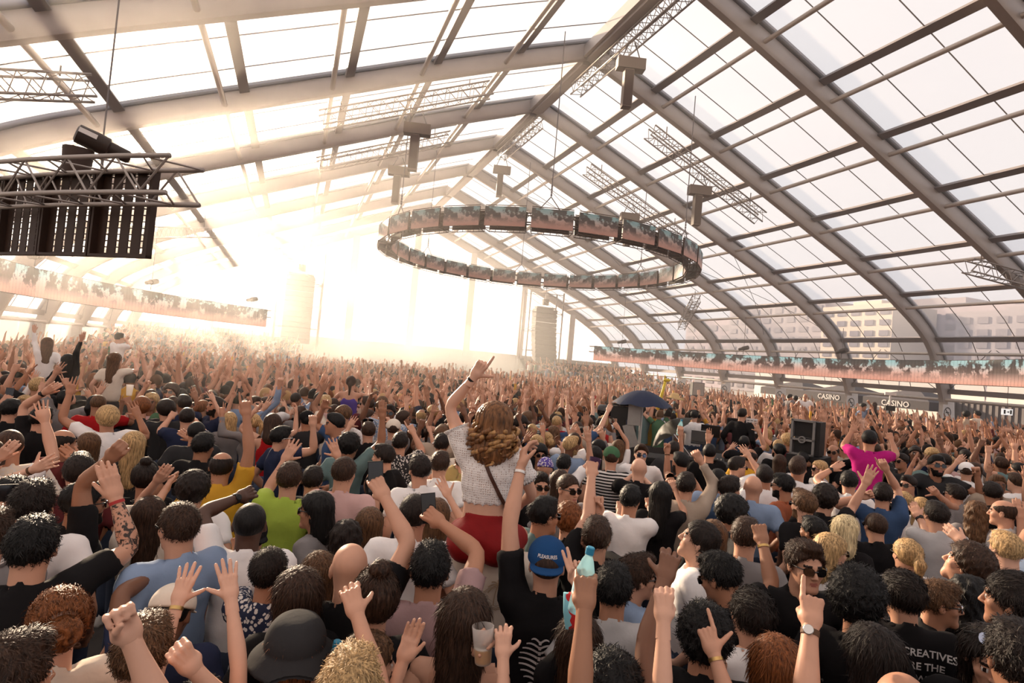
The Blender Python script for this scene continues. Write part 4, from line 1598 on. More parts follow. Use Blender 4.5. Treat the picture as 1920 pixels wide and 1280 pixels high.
A(737, 806, 0, 'm', 'light', 'short', 'brown', 'tee', 'grey', [('R', 728, 785, 'relaxed', 'i', 0.0)], 'person in pale cream cap amid raised arms', hat='cap', hatc='cream', hat_back=True)
A(690, 810, -10, 'm', 'light', 'short', 'brown', 'tee', 'black', [('L', 660, 790, 'open', 'f', 0.0)], 'brown-haired man with sunglasses pushed up near the grey-green shirt', glasses='dark_up')
A(575, 790, -10, 'm', 'tan', 'crop', 'black', 'tee', 'charcoal', [('R', 560, 810, 'fist', 'f', 0.0)], 'man in dark cap worn backwards left of the bent elbow', hat='cap', hatc='black', hat_back=True)
A(563, 775, 0, 'f', 'light', 'long', 'brown', 'tee', 'grey', [('L', 548, 770, 'open', 'f', 0.0)], 'long brown-haired woman in the left middle crowd')
A(508, 758, 0, 'm', 'light', 'short', 'brown', 'tee', 'white', [('R', 532, 755, 'open', 'f', 0.0)], 'brown head with spread hand beside it, left middle crowd')
# ---- lower right of centre
CAPMAN = A(1025, 1062, 0, 'm', 'light', 'crop', 'brown', 'tee', 'black', [('L', 984, 818, 'relaxed', 'i', 0.3, (968, 940), None, 'silver')], 'man in blue corduroy cap and black tee with white spine print', hat='cap', hatc='royal', hat_back=True, s=1.03)
A(1052, 1405, 5, 'm', 'olive', 'short', 'black', 'tee', 'denim', [('R', 1098, 1092, 'grip', 'f', 0.24, (1045, 1255), ('bottle', 'blue-capped water bottle gripped by a ringed hand'))], 'raised tan arm in denim jacket holding a water bottle', s=0.90)
A(1085, 1205, 0, 'f', 'fair', 'long', 'brown', 'tee', 'black', [('L', 1077, 1058, 'peace', 'c', 0.1, (1070, 1130), None, 'brown')], 'pale hand with two raised fingers left of the water bottle', s=0.93)
A(1150, 1108, 0, 'm', 'tan', 'short', 'black', 'tee', 'lightgrey', [], 'black-haired man in pale grey tee behind the bottle arm', s=1.03)
A(1196, 1083, 65, 'm', 'light', 'quiff', 'brown', 'tee', 'lightblue', [], 'moustached man in sunglasses and pale tee in profile', glasses='dark')
A(1146, 1300, 10, 'm', 'brown', 'curly', 'black', 'tee', 'black', [('R', 1255, 1050, 'claw', 'f', 0.30, (1150, 1205))], 'curly-haired man with bent brown arm in front of the pale grey tee')
A(1268, 1405, -5, 'f', 'fair', 'long', 'brown', 'tee', 'black', [('L', 1245, 1115, 'grip', 'f', 0.27, (1275, 1300))], 'thick pale forearm with loose hand in front of the moustached man', s=0.90)
A(1375, 1405, -5, 'm', 'light', 'short', 'brown', 'tee', 'white', [('L', 1328, 1185, 'gun', 'f', 0.24, (1350, 1300), None, 'gold')], 'ringed hand pointing up and left over a spiky black head', s=0.90)
A(1322, 1200, 0, 'm', 'tan', 'curly', 'black', 'tee', 'black', [], 'spiky black-haired head behind the ringed pointing hand')
A(1408, 1155, -35, 'm', 'light', 'slick', 'darkbrown', 'tank', 'white', [], 'man with slicked-back brown hair in white tank top', s=1.03)
A(1360, 1082, -60, 'm', 'olive', 'short', 'black', 'tee', 'black', [('R', 1425, 990, 'fist', 'f', 0.2, (1410, 1075), None, 'gold')], 'dark-haired man in sunglasses looking down, fist raised with bracelet', glasses='dark', head_pitch=-0.35)
A(1300, 1015, -85, 'm', 'fair', 'slick', 'darkbrown', 'tee', 'white', [], 'man with swept-back dark hair in white tee tilting his head to the left', head_pitch=0.3)
A(1337, 1008, 0, 'f', 'fair', 'long', 'lightbrown', 'tee', 'black', [], 'woman with light brown hair behind the swept-back hair')
A(1375, 965, 60, 'm', 'olive', 'curly', 'black', 'tee', 'charcoal', [], 'man with wet dark curls and thin glasses', glasses='dark')
A(1398, 1008, 10, 'm', 'light', 'short', 'brown', 'tee', 'grey', [], 'brown cropped head left of the bracelet fist')
A(1182, 938, 15, 'm', 'tan', 'short', 'black', 'tee', 'white', [('L', 1164, 945, 'fist', 'f', 0.1, (1158, 1000)), ('R', 1218, 938, 'fist', 'f', 0.1, (1225, 1010))], 'man in ribbed white tee between two raised fists', s=1.0)
A(1118, 1010, 0, 'm', 'light', 'short', 'brown', 'tee', 'black', [('R', 1119, 938, 'fist', 'c', 0.05, (1135, 1030)), ('L', 1116, 850, 'grip', 'f', 0.55, (1123, 960), ('darkcup', 'dark purple plastic cup held high'))], 'two straight forearms rising together, one hand with a dark cup')
A(1066, 918, 140, 'm', 'light', 'crop', 'brown', 'tee', 'grey', [], 'smiling short-haired man in round sunglasses facing the camera', glasses='dark')
A(1020, 968, 55, 'm', 'tan', 'short', 'black', 'tee', 'teal', [], 'dark-haired man in sunglasses above the blue cap', glasses='dark')
A(1066, 977, 5, 'm', 'light', 'curly', 'ginger', 'tee', 'black', [('R', 1057, 995, 'fist', 'f', -0.05)], 'reddish curly head with a fist beside it')
A(1012, 912, 160, 'm', 'light', 'short', 'darkbrown', 'tee', 'black', [], 'man in dark sunglasses facing the camera right of the girl', glasses='dark')
A(1050, 905, 5, 'f', 'light', 'long', 'brown', 'tee', 'black', [], 'long brown-haired woman behind the smiling man')
A(1198, 880, 5, 'm', 'fair', None, 'brown', 'tee', 'black', [('L', 1188, 890, 'flat', 'i', 0.05), ('R', 1205, 895, 'flat', 'i', 0.05)], 'bald man with both hands at his neck')
A(1202, 852, 175, 'm', 'fair', 'quiff', 'brown', 'tee', 'white', [], 'man in mirrored sunglasses facing the camera below the umbrella pole', glasses='mirror')
A(1275, 868, -50, 'm', 'tan', 'short', 'black', 'tank', 'black', [('L', 1251, 835, 'fist', 'c', 0.0, (1252, 880), None, 'brown')], 'bearded man in black tank top with braceleted fist', beard=True)
A(1286, 912, 5, 'm', 'light', 'short', 'darkbrown', 'long', 'sand', [('R', 1306, 850, 'fist', 'f', 0.0, (1322, 900))], 'man in sand-coloured long-sleeved shirt with raised fist')
A(1383, 876, 60, 'm', 'light', 'short', 'darkbrown', 'tee', 'white', [('R', 1398, 845, 'open', 'f', 0.0)], 'man in sunglasses turned right near the stage desk', glasses='dark')
A(1412, 915, 0, 'm', 'light', None, 'brown', 'tee', 'lightblue', [], 'bald man right of centre with dark backpack strap')
A(1368, 918, 40, 'm', 'light', 'short', 'darkbrown', 'tee', 'blue', [], 'dark brown-haired man in blue shirt beside the bald man')
A(1346, 902, 10, 'm', 'tan', 'crop', 'black', 'tee', 'lightblue', [], 'cropped dark head left of the blue shirt')
A(1240, 930, 10, 'f', 'light', 'long', 'black', 'tee', 'black', [('R', 1262, 905, 'relaxed', 'f', 0.0, (1285, 960))], 'dark long-haired woman with thin bent arm above her head')
A(1146, 860, 0, 'm', 'light', 'crop', 'brown', 'tee', 'black', [], 'person in dark green cap and striped tee', hat='cap', hatc='green', hat_back=True, pattern='stripe')
A(1022, 880, 0, 'f', 'light', None, 'brown', 'tee', 'grey', [], 'person wearing a purple and white patterned bandana', hat='beanie', hatc='purple', hat_pat='print')
A(1012, 853, 170, 'f', 'tan', 'curly', 'black', 'tee', 'black', [], 'curly-haired woman in sunglasses facing the camera', glasses='dark')
A(1057, 872, 15, 'm', 'light', 'short', 'black', 'tee', 'white', [('R', 1103, 815, 'open', 'f', 0.0, (1100, 875))], 'black-haired man in white tee stretching up an open hand')
A(1262, 845, 20, 'm', 'light', 'short', 'darkbrown', 'tee', 'charcoal', [('R', 1276, 805, 'grip', 'f', 0.0, (1278, 860), ('bottle', 'pale blue bottle held up near the black umbrella'))], 'arm raised straight with a pale blue bottle near the black umbrella')
A(1330, 850, 0, 'm', 'light', 'short', 'black', 'tee', 'black', [('R', 1328, 815, 'flat', 'c', 0.0, (1335, 875))], 'person with flat palm raised in front of the mixing desk')
A(1160, 840, 10, 'f', 'light', 'bob', 'lightbrown', 'tee', 'white', [('R', 1155, 795, 'grip', 'f', 0.0)], 'light brown bob in front of the video camera')
# ---- lower right
A(1510, 1062, 150, 'm', 'light', 'quiff', 'brown', 'tee', 'black', [('L', 1567, 1205, 'fist', 'i', -0.30)], 'man in black sunglasses with brown quiff facing the camera', glasses='dark', s=1.05)
A(1475, 1410, 10, 'm', 'light', 'short', 'brown', 'tee', 'black', [('R', 1522, 1128, 'point', 'f', 0.27, (1480, 1290), None, 'watch_brown')], 'pointing hand with white-faced wristwatch in front of the sunglasses man', s=0.90)
A(1607, 1130, 5, 'f', 'tan', 'afro', 'black', 'tee', 'black', [], 'big dark curly head with black top in front of the blond women', s=1.0)
CREAT = A(1697, 1118, -8, 'm', 'light', 'slick', 'darkbrown', 'tee', 'black', [], 'man in glasses wearing black tee with white lettering on the back', glasses='dark', s=1.06, head_yaw=0.62)
A(1762, 1132, 75, 'm', 'tan', 'short', 'lightbrown', 'tee', 'black', [], 'tan fair-haired person in thin glasses turned right', glasses='mirror')
A(1700, 1042, -35, 'f', 'light', 'ponytail', 'blond', 'tee', 'grey', [], 'blond woman with ponytail and sunglasses', glasses='dark', pattern='print')
A(1587, 995, 20, 'f', 'fair', 'bob', 'paleblond', 'tee', 'black', [], 'woman with short pale blond hair in black top')
A(1560, 1035, 55, 'f', 'fair', 'bob', 'blond', 'tee', 'white', [], 'blond woman in sunglasses behind the sunglasses man', glasses='dark')
A(1524, 998, -55, 'm', 'olive', 'short', 'black', 'tee', 'black', [], 'man with shiny black hair in black tee facing left', beard=True)
A(1641, 988, -30, 'm', 'light', 'crop', 'brown', 'tee', 'black', [], 'short-haired man in black tee and glasses next to pale blond hair', glasses='dark')
A(1798, 1058, -80, 'm', 'light', 'curly', 'brown', 'tee', 'black', [], 'man with brown curls lifting his face to the left', head_pitch=0.35)
A(1885, 1032, -40, 'm', 'fair', 'short', 'blond', 'tee', 'lightblue', [('L', 1788, 1000, 'flat', 'f', 0.1, (1850, 1050), None, 'watch_black')], 'blond man with outstretched arm and black watch')
A(1755, 968, -30, 'm', 'light', 'short', 'darkbrown', 'tee', 'lightgrey', [('L', 1716, 955, 'flat', 'f', 0.05, (1760, 1015), None, 'watch_black')], 'man in light grey shirt with watch arm in front of his face')
A(1822, 1122, 40, 'f', 'light', 'wavy', 'black', 'tee', 'lightgrey', [], 'person with thick dark wavy hair in grey top', s=1.0)
A(1897, 1128, -80, 'm', 'tan', 'slick', 'darkbrown', 'tee', 'charcoal', [], 'tanned stubbled man in profile at the right edge', s=1.05)
A(1856, 1232, 170, 'f', 'light', 'long', 'darkbrown', 'tee', 'black', [], 'woman with sunglasses pushed up into dark hair at lower right', glasses='mirror_up', head_pitch=-0.2)
A(1910, 1242, -25, 'm', 'tan', 'short', 'darkbrown', 'tee', 'charcoal', [], 'dark short-haired head in the lower right corner')
A(1634, 1232, -30, 'f', 'light', 'long', 'darkbrown', 'tee', 'black', [], 'woman with smooth dark hair beside the lettered tee')
A(1692, 1335, 0, 'm', 'tan', None, 'brown', 'tee', 'black', [], 'tanned bald crown at the bottom edge')
A(1455, 1252, 0, 'f', 'light', 'long', 'ginger', 'tee', 'charcoal', [], 'auburn long-haired head at the bottom edge left of the watch arm')
A(1506, 948, -50, 'm', 'fair', 'quiff', 'lightbrown', 'tee', 'black', [], 'man with swept fair hair and sunglasses facing left', glasses='dark', beard=True)
A(1467, 912, -70, 'm', 'tan', 'short', 'black', 'tee', 'rust', [], 'bearded man in sunglasses and rust shirt facing left', glasses='dark', beard=True)
A(1548, 938, 20, 'm', 'light', 'curly', 'darkbrown', 'tee', 'black', [('R', 1630, 892, 'open', 'f', 0.05, (1598, 950))], 'curly dark head with long arm and spread hand reaching right')
A(1592, 905, 0, 'm', 'light', 'short', 'black', 'tee', 'white', [('L', 1570, 872, 'flat', 'f', 0.0, (1535, 915), None, 'watch_black')], 'man in white tee with black watch on bent arm')
A(1655, 930, 0, 'm', 'light', 'short', 'darkbrown', 'tee', 'blue', [('R', 1655, 868, 'point', 'f', 0.0, (1673, 910)), ('L', 1632, 925, 'fist', 'c', -0.1)], 'man in dark blue pattern shirt pointing up, other fist clenched')
A(1690, 942, -60, 'f', 'fair', 'ponytail', 'blond', 'tee', 'white', [], 'blond woman in sunglasses in profile facing left', glasses='dark')
A(1727, 952, 0, 'f', 'fair', 'long', 'blond', 'tee', 'cream', [], 'woman with long golden blond hair beside the profile blonde')
A(1702, 910, -150, 'm', 'light', 'short', 'darkbrown', 'tee', 'black', [], 'man in dark sunglasses facing the camera above the blonde', glasses='dark')
A(1790, 928, -60, 'm', 'light', 'short', 'darkbrown', 'tee', 'grey', [('R', 1748, 918, 'gun', 'f', -0.25, (1785, 975))], 'man in sunglasses and grey tee beside a pointing hand', glasses='dark')
A(1860, 925, -20, 'm', 'tan', 'short', 'darkbrown', 'tee', 'black', [], 'round dark head in black top at the right side')
A(1831, 962, 0, 'f', 'light', 'wavy', 'lightbrown', 'tee', 'grey', [], 'woman with wavy light brown hair at the right side')
A(1880, 962, -80, 'm', 'light', 'fringe', 'brown', 'tee', 'lightgrey', [('R', 1912, 955, 'flat', 'f', -0.1, (1905, 1020))], 'balding man facing left with a raised palm beside him')
MAG = A(1630, 826, 0, 'm', 'tan', 'short', 'black', 'tee', 'magenta', [('L', 1602, 800, 'open', 'f', 0.0), ('R', 1668, 815, 'relaxed', 'f', 0.1)], 'dark-haired person in bright magenta shirt', s=1.0, depth=6.9)
A(1667, 838, 5, 'f', 'light', 'long', 'brown', 'tee', 'white', [], 'brown-haired woman right of the magenta shirt')
A(1610, 868, 5, 'm', 'light', 'short', 'black', 'tee', 'black', [], 'black cap-like hair in dark jacket left of the magenta shirt')
A(1650, 868, 0, 'f', 'fair', 'long', 'blond', 'tee', 'black', [], 'blond long-haired head right below the magenta shirt')
A(1690, 865, -140, 'm', 'tan', 'short', 'darkbrown', 'tee', 'charcoal', [], 'man in sunglasses turned to the camera right of the magenta shirt', glasses='dark')
A(1880, 860, 20, 'f', 'light', 'wavy', 'brown', 'tee', 'orange', [('L', 1890, 878, 'open', 'f', 0.0, None, ('bottle', 'blue water bottle raised at the right edge'))], 'person in orange top with bottle at the right edge')
A(1812, 885, 0, 'm', 'light', 'short', 'brown', 'tee', 'white', [('L', 1800, 860, 'flat', 'f', 0.0)], 'person in white baseball cap on the right', hat='cap', hatc='white', hat_back=True)
A(1905, 905, -60, 'm', 'fair', 'short', 'brown', 'tee', 'white', [], 'brown-haired man in white at the right edge')
A(1462, 868, 5, 'f', 'light', 'long', 'brown', 'tee', 'white', [('R', 1495, 870, 'flat', 'i', 0.0)], 'brown-haired woman left of the floor monitor')
A(1505, 862, 0, 'm', 'olive', 'short', 'black', 'long', 'black', [('R', 1512, 868, 'fist', 'f', -0.05), ('L', 1490, 875, 'flat', 'f', 0)], 'person in black jacket in front of the monitor speaker')
A(1535, 880, -120, 'f', 'fair', 'bob', 'blond', 'tee', 'lightgrey', [('L', 1540, 880, 'flat', 'i', -0.05)], 'blond woman covering her sunglasses with an arm', glasses='dark')
A(1395, 832, -5, 'm', 'light', 'short', 'black', 'tee', 'black', [('R', 1420, 800, 'open', 'f', 0.0), ('L', 1375, 835, 'open', 'f', 0.0)], 'dark-haired person with both hands open before the mixing desk')
A(1440, 815, 0, 'f', 'fair', 'long', 'blond', 'tee', 'lightblue', [('L', 1425, 818, 'grip', 'f', 0, None, ('phone', 'phone held by the blond woman at the desk'))], 'blond woman holding a phone right of the desk')
print('annotated', len(PEOPLE), 'tris', N_TRI)

# ================================================================ the girl in red on a man's shoulders
def hero():
    s = 0.97
    depth = 3.32
    P = at_depth(925, 795, depth)
    base = P[2] - 1.605 * s
    heading = math.atan2(P[0], P[1])
    rz = -(heading + math.radians(6))
    loc = np.array([P[0], P[1], base])
    Rm = rotz(rz)
    root = empty('person', loc, rz)
    root.scale = (s,) * 3
    tag(root, 'woman in white crop top and red skirt on shoulders, pointing up, seen from behind', 'person', 'people in the crowd')
    lo_ = lambda Q: (np.asarray(Q) - loc) @ Rm / s
    fem = True
    parts = []
    HV, HQ, Hm, Hb = get_head(True, 0)
    hpos = np.array([0.012, 0.012, 1.605])
    HR = rotz(-0.15)
    parts.append((HV @ HR.T + hpos, HQ, Hm))
    # raised left arm
    S = np.array([-0.155, -0.005, 1.435])
    Wt = lo_(at_depth(889, 706, depth))
    Et = lo_(at_depth(864, 748, depth + 0.02))
    E, W = solve_arm(S, Wt, Et - (S + Wt) / 2, 0.275, 0.245)
    Pp, par = arm_path(S, E, W, 8)
    tv, tq = tube_np(Pp, np.interp(par, *ARM_R) * 0.82, 16)
    parts.append((tv, tq, 0))
    hv, hq = get_hand('gun', 0)
    hv = hv.copy()
    hv[:, 0] *= -1
    Fm = frame(unit(lo_(at_depth(909, 676, depth)) - W), -unit(lo_(CAM) - W))
    parts.append((hv * 0.95 @ Fm.T + W, hq[:, ::-1], 0))
    armL = (S, E, W)
    # right arm reaches forward and down
    S2 = np.array([0.160, -0.005, 1.415])
    E2, W2 = solve_arm(S2, np.array([0.19, 0.30, 1.08]), np.array([0.9, -0.6, -0.4]), 0.265, 0.24)
    Pp, par = arm_path(S2, E2, W2, 8)
    tv, tq = tube_np(Pp, np.interp(par, *ARM_R) * 0.82, 16)
    parts.append((tv, tq, 0))
    hv, hq = get_hand('relaxed', 0)
    parts.append((hv * 0.92 @ frame(W2 - E2, (-1, 0, 0)).T + W2, hq, 0))
    armR = (S2, E2, W2)
    # torso and legs
    g, lo = grid((-0.28, -0.20, 0.30), (0.28, 0.52, 1.50), 0.018)
    q = g.copy()
    q[..., 1] = q[..., 1] * 1.42
    d = cap(q, (0, -0.01, 0.98), (0, -0.01, 1.10), 0.155, 0.118)
    d = smin(d, cap(q, (0, -0.005, 1.10), (0, -0.005, 1.30), 0.118, 0.150), 0.06)
    d = smin(d, cap(g, (-0.15, -0.012, 1.405), (0.15, -0.012, 1.405), 0.048), 0.05)
    d = smin(d, cap(g, (0, -0.03, 1.36), (0, -0.036, 1.47), 0.066, 0.048), 0.05)
    for sd in (-1, 1):
        d = smin(d, cap(g, (sd * 0.095, 0.0, 0.91), (sd * 0.185, 0.38, 0.86), 0.095, 0.062), 0.04)
        d = smin(d, cap(g, (sd * 0.185, 0.38, 0.86), (sd * 0.16, 0.36, 0.42), 0.060, 0.042), 0.02)
    tv, tq = surface_nets(d, lo, 0.018)
    parts.append((tv, tq, 0))
    V, Q, mi = mesh_join(parts)
    link('body', np_mesh('body', V, [Q], [skin_mat('fair'), lip_m, eye_m, MATS['eye_dark']], mi), root)
    N_TRI[0] += 2 * len(Q)
    # white crop top with eyelets
    g, lo = grid((-0.36, -0.20, 1.12), (0.36, 0.22, 1.62), 0.0125)
    q = g.copy()
    q[..., 1] = q[..., 1] * 1.38
    d = cap(q, (0, -0.005, 1.12), (0, -0.005, 1.30), 0.142, 0.166)
    d = smin(d, cap(g, (-0.14, -0.012, 1.405), (0.14, -0.012, 1.405), 0.058), 0.05)
    for (S_, E_, W_) in (armL, armR):
        e = S_ + (E_ - S_) * 0.48
        a = cap(g, S_, e, 0.068, 0.070)
        a = np.maximum(a, (g - e) @ unit(E_ - S_))
        d = smin(d, a, 0.04)
    ang = np.arctan2(g[..., 0], g[..., 1])
    d = d + 0.004 * np.sin(ang * 17 + 8 * np.sin(g[..., 2] * 9)) * np.clip((1.40 - g[..., 2]) / 0.2, 0.2, 1) + 0.003 * np.sin(g[..., 2] * 60 + 5 * g[..., 0])
    neckz = 1.425 - 0.9 * np.abs(g[..., 0]).clip(0, 0.05)
    d = smax(d, -cap(g, (0, -0.03, 1.462), (0, 0.03, 1.60), 0.083, 0.11), 0.008)
    hem = 1.152 + 0.007 * np.sin(ang * 15) - 0.02 * np.clip(-g[..., 0] * 3, 0, 1)
    d = np.maximum(d, hem - g[..., 2])
    tv, tq = surface_nets(d, lo, 0.0125)
    lace = mat('white_eyelet', (0.82, 0.76, 0.73), 0.9)
    n = lace.node_tree
    co = n.nodes.new('ShaderNodeTexCoord')
    vo = n.nodes.new('ShaderNodeTexVoronoi')
    vo.inputs['Scale'].default_value = 75
    vo.inputs['Randomness'].default_value = 0.25
    n.links.new(co.outputs['Object'], vo.inputs['Vector'])
    rp = n.nodes.new('ShaderNodeValToRGB')
    rp.color_ramp.elements[0].position = 0.20
    rp.color_ramp.elements[0].color = (0.42, 0.30, 0.25, 1)
    rp.color_ramp.elements[1].position = 0.30
    rp.color_ramp.elements[1].color = (0.82, 0.76, 0.73, 1)
    n.links.new(vo.outputs['Distance'], rp.inputs[0])
    n.links.new(rp.outputs[0], n.nodes['Principled BSDF'].inputs['Base Color'])
    bp = n.nodes.new('ShaderNodeBump')
    bp.inputs['Strength'].default_value = 0.4
    bp.inputs['Distance'].default_value = 0.01
    n.links.new(vo.outputs['Distance'], bp.inputs['Height'])
    n.links.new(bp.outputs[0], n.nodes['Principled BSDF'].inputs['Normal'])
    top = link('crop_top', np_mesh('crop_top', tv, [tq], [lace]), root)
    # ruffles at sleeve ends, neck and hem
    def ruffle(c, ax, r, ry, k=26, amp=0.007, name='ruffle'):
        f2 = frame(ax, (0.1, 1, 0.05))
        rings = []
        for rr, z in ((1.0, 0.010), (1.06, -0.002), (1.10, -0.014), (1.05, -0.012), (0.99, 0.004)):
            ring = []
            for i in range(k * 2):
                t = 2 * math.pi * i / (k * 2)
                w = amp * (1 if i % 2 else -1) * (1 if z < 0 else 0.2)
                ring.append(f2 @ np.array([(r * rr + w) * math.cos(t), (ry * rr + w) * math.sin(t), z]) + c)
            rings.append(np.array(ring))
        MB().loft(rings, cap=False).build(name, lace, top, smooth='all')
    for (S_, E_, W_) in (armL, armR):
        e = S_ + (E_ - S_) * 0.48
        ruffle(e, S_ - E_, 0.066, 0.066)
    # red high-waisted skirt
    g, lo = grid((-0.32, -0.26, 0.78), (0.32, 0.42, 1.14), 0.0135)
    q = g.copy()
    q[..., 1] = (q[..., 1] + 0.01) * 1.25
    d = cap(q, (0, -0.0, 1.07), (0, 0.0, 1.16), 0.126, 0.124)
    d = smin(d, ell(g, (0, -0.015, 0.95), (0.185, 0.150, 0.125)), 0.05)
    for sd in (-1, 1):
        d = smin(d, ell(g, (sd * 0.085, -0.055, 0.905), (0.115, 0.125, 0.105)), 0.03)
        a = cap(g, (sd * 0.10, 0.0, 0.915), (sd * 0.175, 0.30, 0.875), 0.115, 0.085)
        d = smin(d, np.maximum(a, g[..., 1] - 0.27), 0.03)
    d = np.maximum(d, g[..., 2] - 1.095)
    d = d + 0.0018 * np.sin(g[..., 2] * 70 + 25 * np.abs(g[..., 0]))
    tv, tq = surface_nets(d, lo, 0.0135)
    link('red_skirt', np_mesh('red_skirt', tv, [tq], [mat('red_cloth', (0.24, 0.004, 0.005), 0.75, noise=0.12, scale=20, bump=0.2)]), root)
    # brown cross-body strap over the back
    shm = top.data
    from mathutils.bvhtree import BVHTree
    bvh = BVHTree.FromPolygons([v.co[:] for v in shm.vertices], [p.vertices[:] for p in shm.polygons])
    L, Rr = [], []
    for t in np.linspace(0, 1, 22):
        x, z = -0.035 + (0.148 + 0.035) * t, 1.43 + (1.10 - 1.43) * t
        for lst, off in ((L, -0.009), (Rr, 0.009)):
            h = bvh.ray_cast(Vector((x + off, -0.6, z + off * 0.5)), Vector((0, 1, 0)))
            y = (h[0].y if h[0] else -0.085) - 0.006
            lst.append((x + off, y, z + off * 0.5))
    rings = [np.array([l, r, (r[0], r[1] - 0.004, r[2]), (l[0], l[1] - 0.004, l[2])]) for l, r in zip(L, Rr)]
    MB().loft(rings).build('bag_strap', mat('brown_leather', (0.075, 0.030, 0.018), 0.5), root)
    wrist_band(root, W, E, True, 'black', False)
    # hair: crown with long loose curls
    hairm = streak_mat('hair_hero', (0.17, 0.075, 0.030), 0.38, (60, 60, 9), 0.65, 0.6)
    blondm = streak_mat('hair_hero_gold', (0.36, 0.19, 0.075), 0.36, (60, 60, 9), 0.5, 0.6)
    hv, hq = hair_geo('bob', 0.0062)
    hv = hv * np.array([1.10, 1.08, 1.0])
    ho = link('hair', np_mesh('hair', hv, [hq], [hairm]), root)
    M = np.eye(4)
    M[:3, :3] = HR
    M[:3, 3] = hpos
    ho.matrix_local = Matrix(M.tolist())
    rg = np.random.default_rng(5)
    for ring_, (n_, rr, z0) in enumerate(((15, 0.108, -0.035), (15, 0.118, -0.085), (13, 0.108, -0.130))):
        for i in range(n_):
            a = math.radians(-150 + 300 * (i + rg.random() * 0.5) / n_)      # 0 = back of the head
            c = np.array([rr * math.sin(a), -0.025 - rr * 1.05 * math.cos(a), z0 + rg.normal() * 0.012])
            tw = rg.random() * 6.28
            turns = 1.25 + rg.random() * 0.8
            pts, rad = [], []
            ax = unit(np.array([0.25 * rg.normal(), 0.25 * rg.normal(), -1.0]))
            f2 = frame(ax, (math.sin(a), -math.cos(a), 0))
            Lc = 0.085 + 0.05 * rg.random()
            for t in np.linspace(0, 1, 16):
                rr2 = 0.020 + 0.010 * math.sin(t * 3.1)
                ph = tw + turns * 6.28 * t
                pts.append(c + f2 @ np.array([rr2 * math.cos(ph), rr2 * math.sin(ph), t * Lc - 0.03]))
                rad.append(0.0145 * (0.55 + 0.75 * math.sin(math.pi * min(t * 0.85 + 0.12, 1))) * (1 - 0.55 * t))
            MB().tube(pts, rad, 7).build('curl', blondm if rg.random() < 0.45 else hairm, ho, smooth='all')
    PEOPLE.append((loc[0], loc[1], base))
    return loc, rz


HLOC, HRZ = hero()
# the man carrying her
carr = at_depth(925, 1040, 3.27)
CARRIER = None


def carrier():
    s = 1.02
    P = at_depth(926, 1037, 3.28)
    heading = math.atan2(P[0], P[1])
    rz = -heading
    fwd = rotz(rz) @ np.array([0, 1.0, 0])
    loc = np.array([P[0], P[1], 0.0]) + fwd * 0.06
    arms = [dict(side=sd, T=loc + rotz(rz) @ np.array([sd * 0.15, 0.42, 1.12]), pose='grip', palm='i', E=loc + rotz(rz) @ np.array([sd * 0.36, 0.12, 1.12])) for sd in (-1, 1)]
    r, info, sol, HM = make_person(loc, rz, s, 0, False, 'light', 'short', 'brown', 'tee', 'cream', arms, 'man in off-white tee with palm tree print carrying the girl in red', 'people in the crowd')
    PEOPLE.append((loc[0], loc[1], 0))
    return r, loc, rz, s


CARRIER = carrier()


# ---- printed backs: flat prints laid onto the cloth
def on_back(root, V2, faces, name, material, turn=0.0, off=0.004):
    """V2 (n,2): x to the right seen from behind, z up, in person space; laid on the back of the shirt"""
    from mathutils.bvhtree import BVHTree
    sh = [c for c in root.children if c.name.startswith(('shirt', 'tank', 'long'))][0]
    bvh = BVHTree.FromPolygons([v.co[:] for v in sh.data.vertices], [p.vertices[:] for p in sh.data.polygons])
    V = []
    for x, z in V2:
        h = bvh.ray_cast(Vector((x, -0.7, z)), Vector((0, 1, 0)))
        V.append((x, (h[0].y if h[0] else -0.1) - off, z))
    me = bpy.data.meshes.new(name)
    me.from_pydata(V, [], faces)
    me.materials.append(material)
    return link(name, me, root)


def text_poly(txt, size, bold=0.0):
    cu = bpy.data.curves.new('lettering', 'FONT')
    cu.body = txt
    cu.size = size
    cu.offset = bold
    cu.align_x = 'LEFT'
    cu.resolution_u = 2
    cu.fill_mode = 'BOTH'
    cu.extrude = 0.0
    o = bpy.data.objects.new('lettering_tmp', cu)
    col.objects.link(o)
    bpy.context.view_layer.update()
    me = bpy.data.meshes.new_from_object(o.evaluated_get(bpy.context.evaluated_depsgraph_get()))
    V = np.array([v.co[:2] for v in me.vertices])
    Fs = [tuple(p.vertices) for p in me.polygons]
    bpy.data.objects.remove(o)
    bpy.data.curves.remove(cu)
    return V, Fs


ink_white = mat('print_white', (0.62, 0.58, 0.57), 0.8)
ink_sand = mat('print_sand', (0.46, 0.33, 0.22), 0.9)
for i, line in enumerate(('CREATIVES', 'ARE THE', 'NEW')):
    V, Fs = text_poly(line, 0.046, 0.0009)
    V = V + np.array([-0.02, 1.375 - i * 0.058])
    on_back(CREAT[0], V, Fs, 'back_lettering', ink_white)
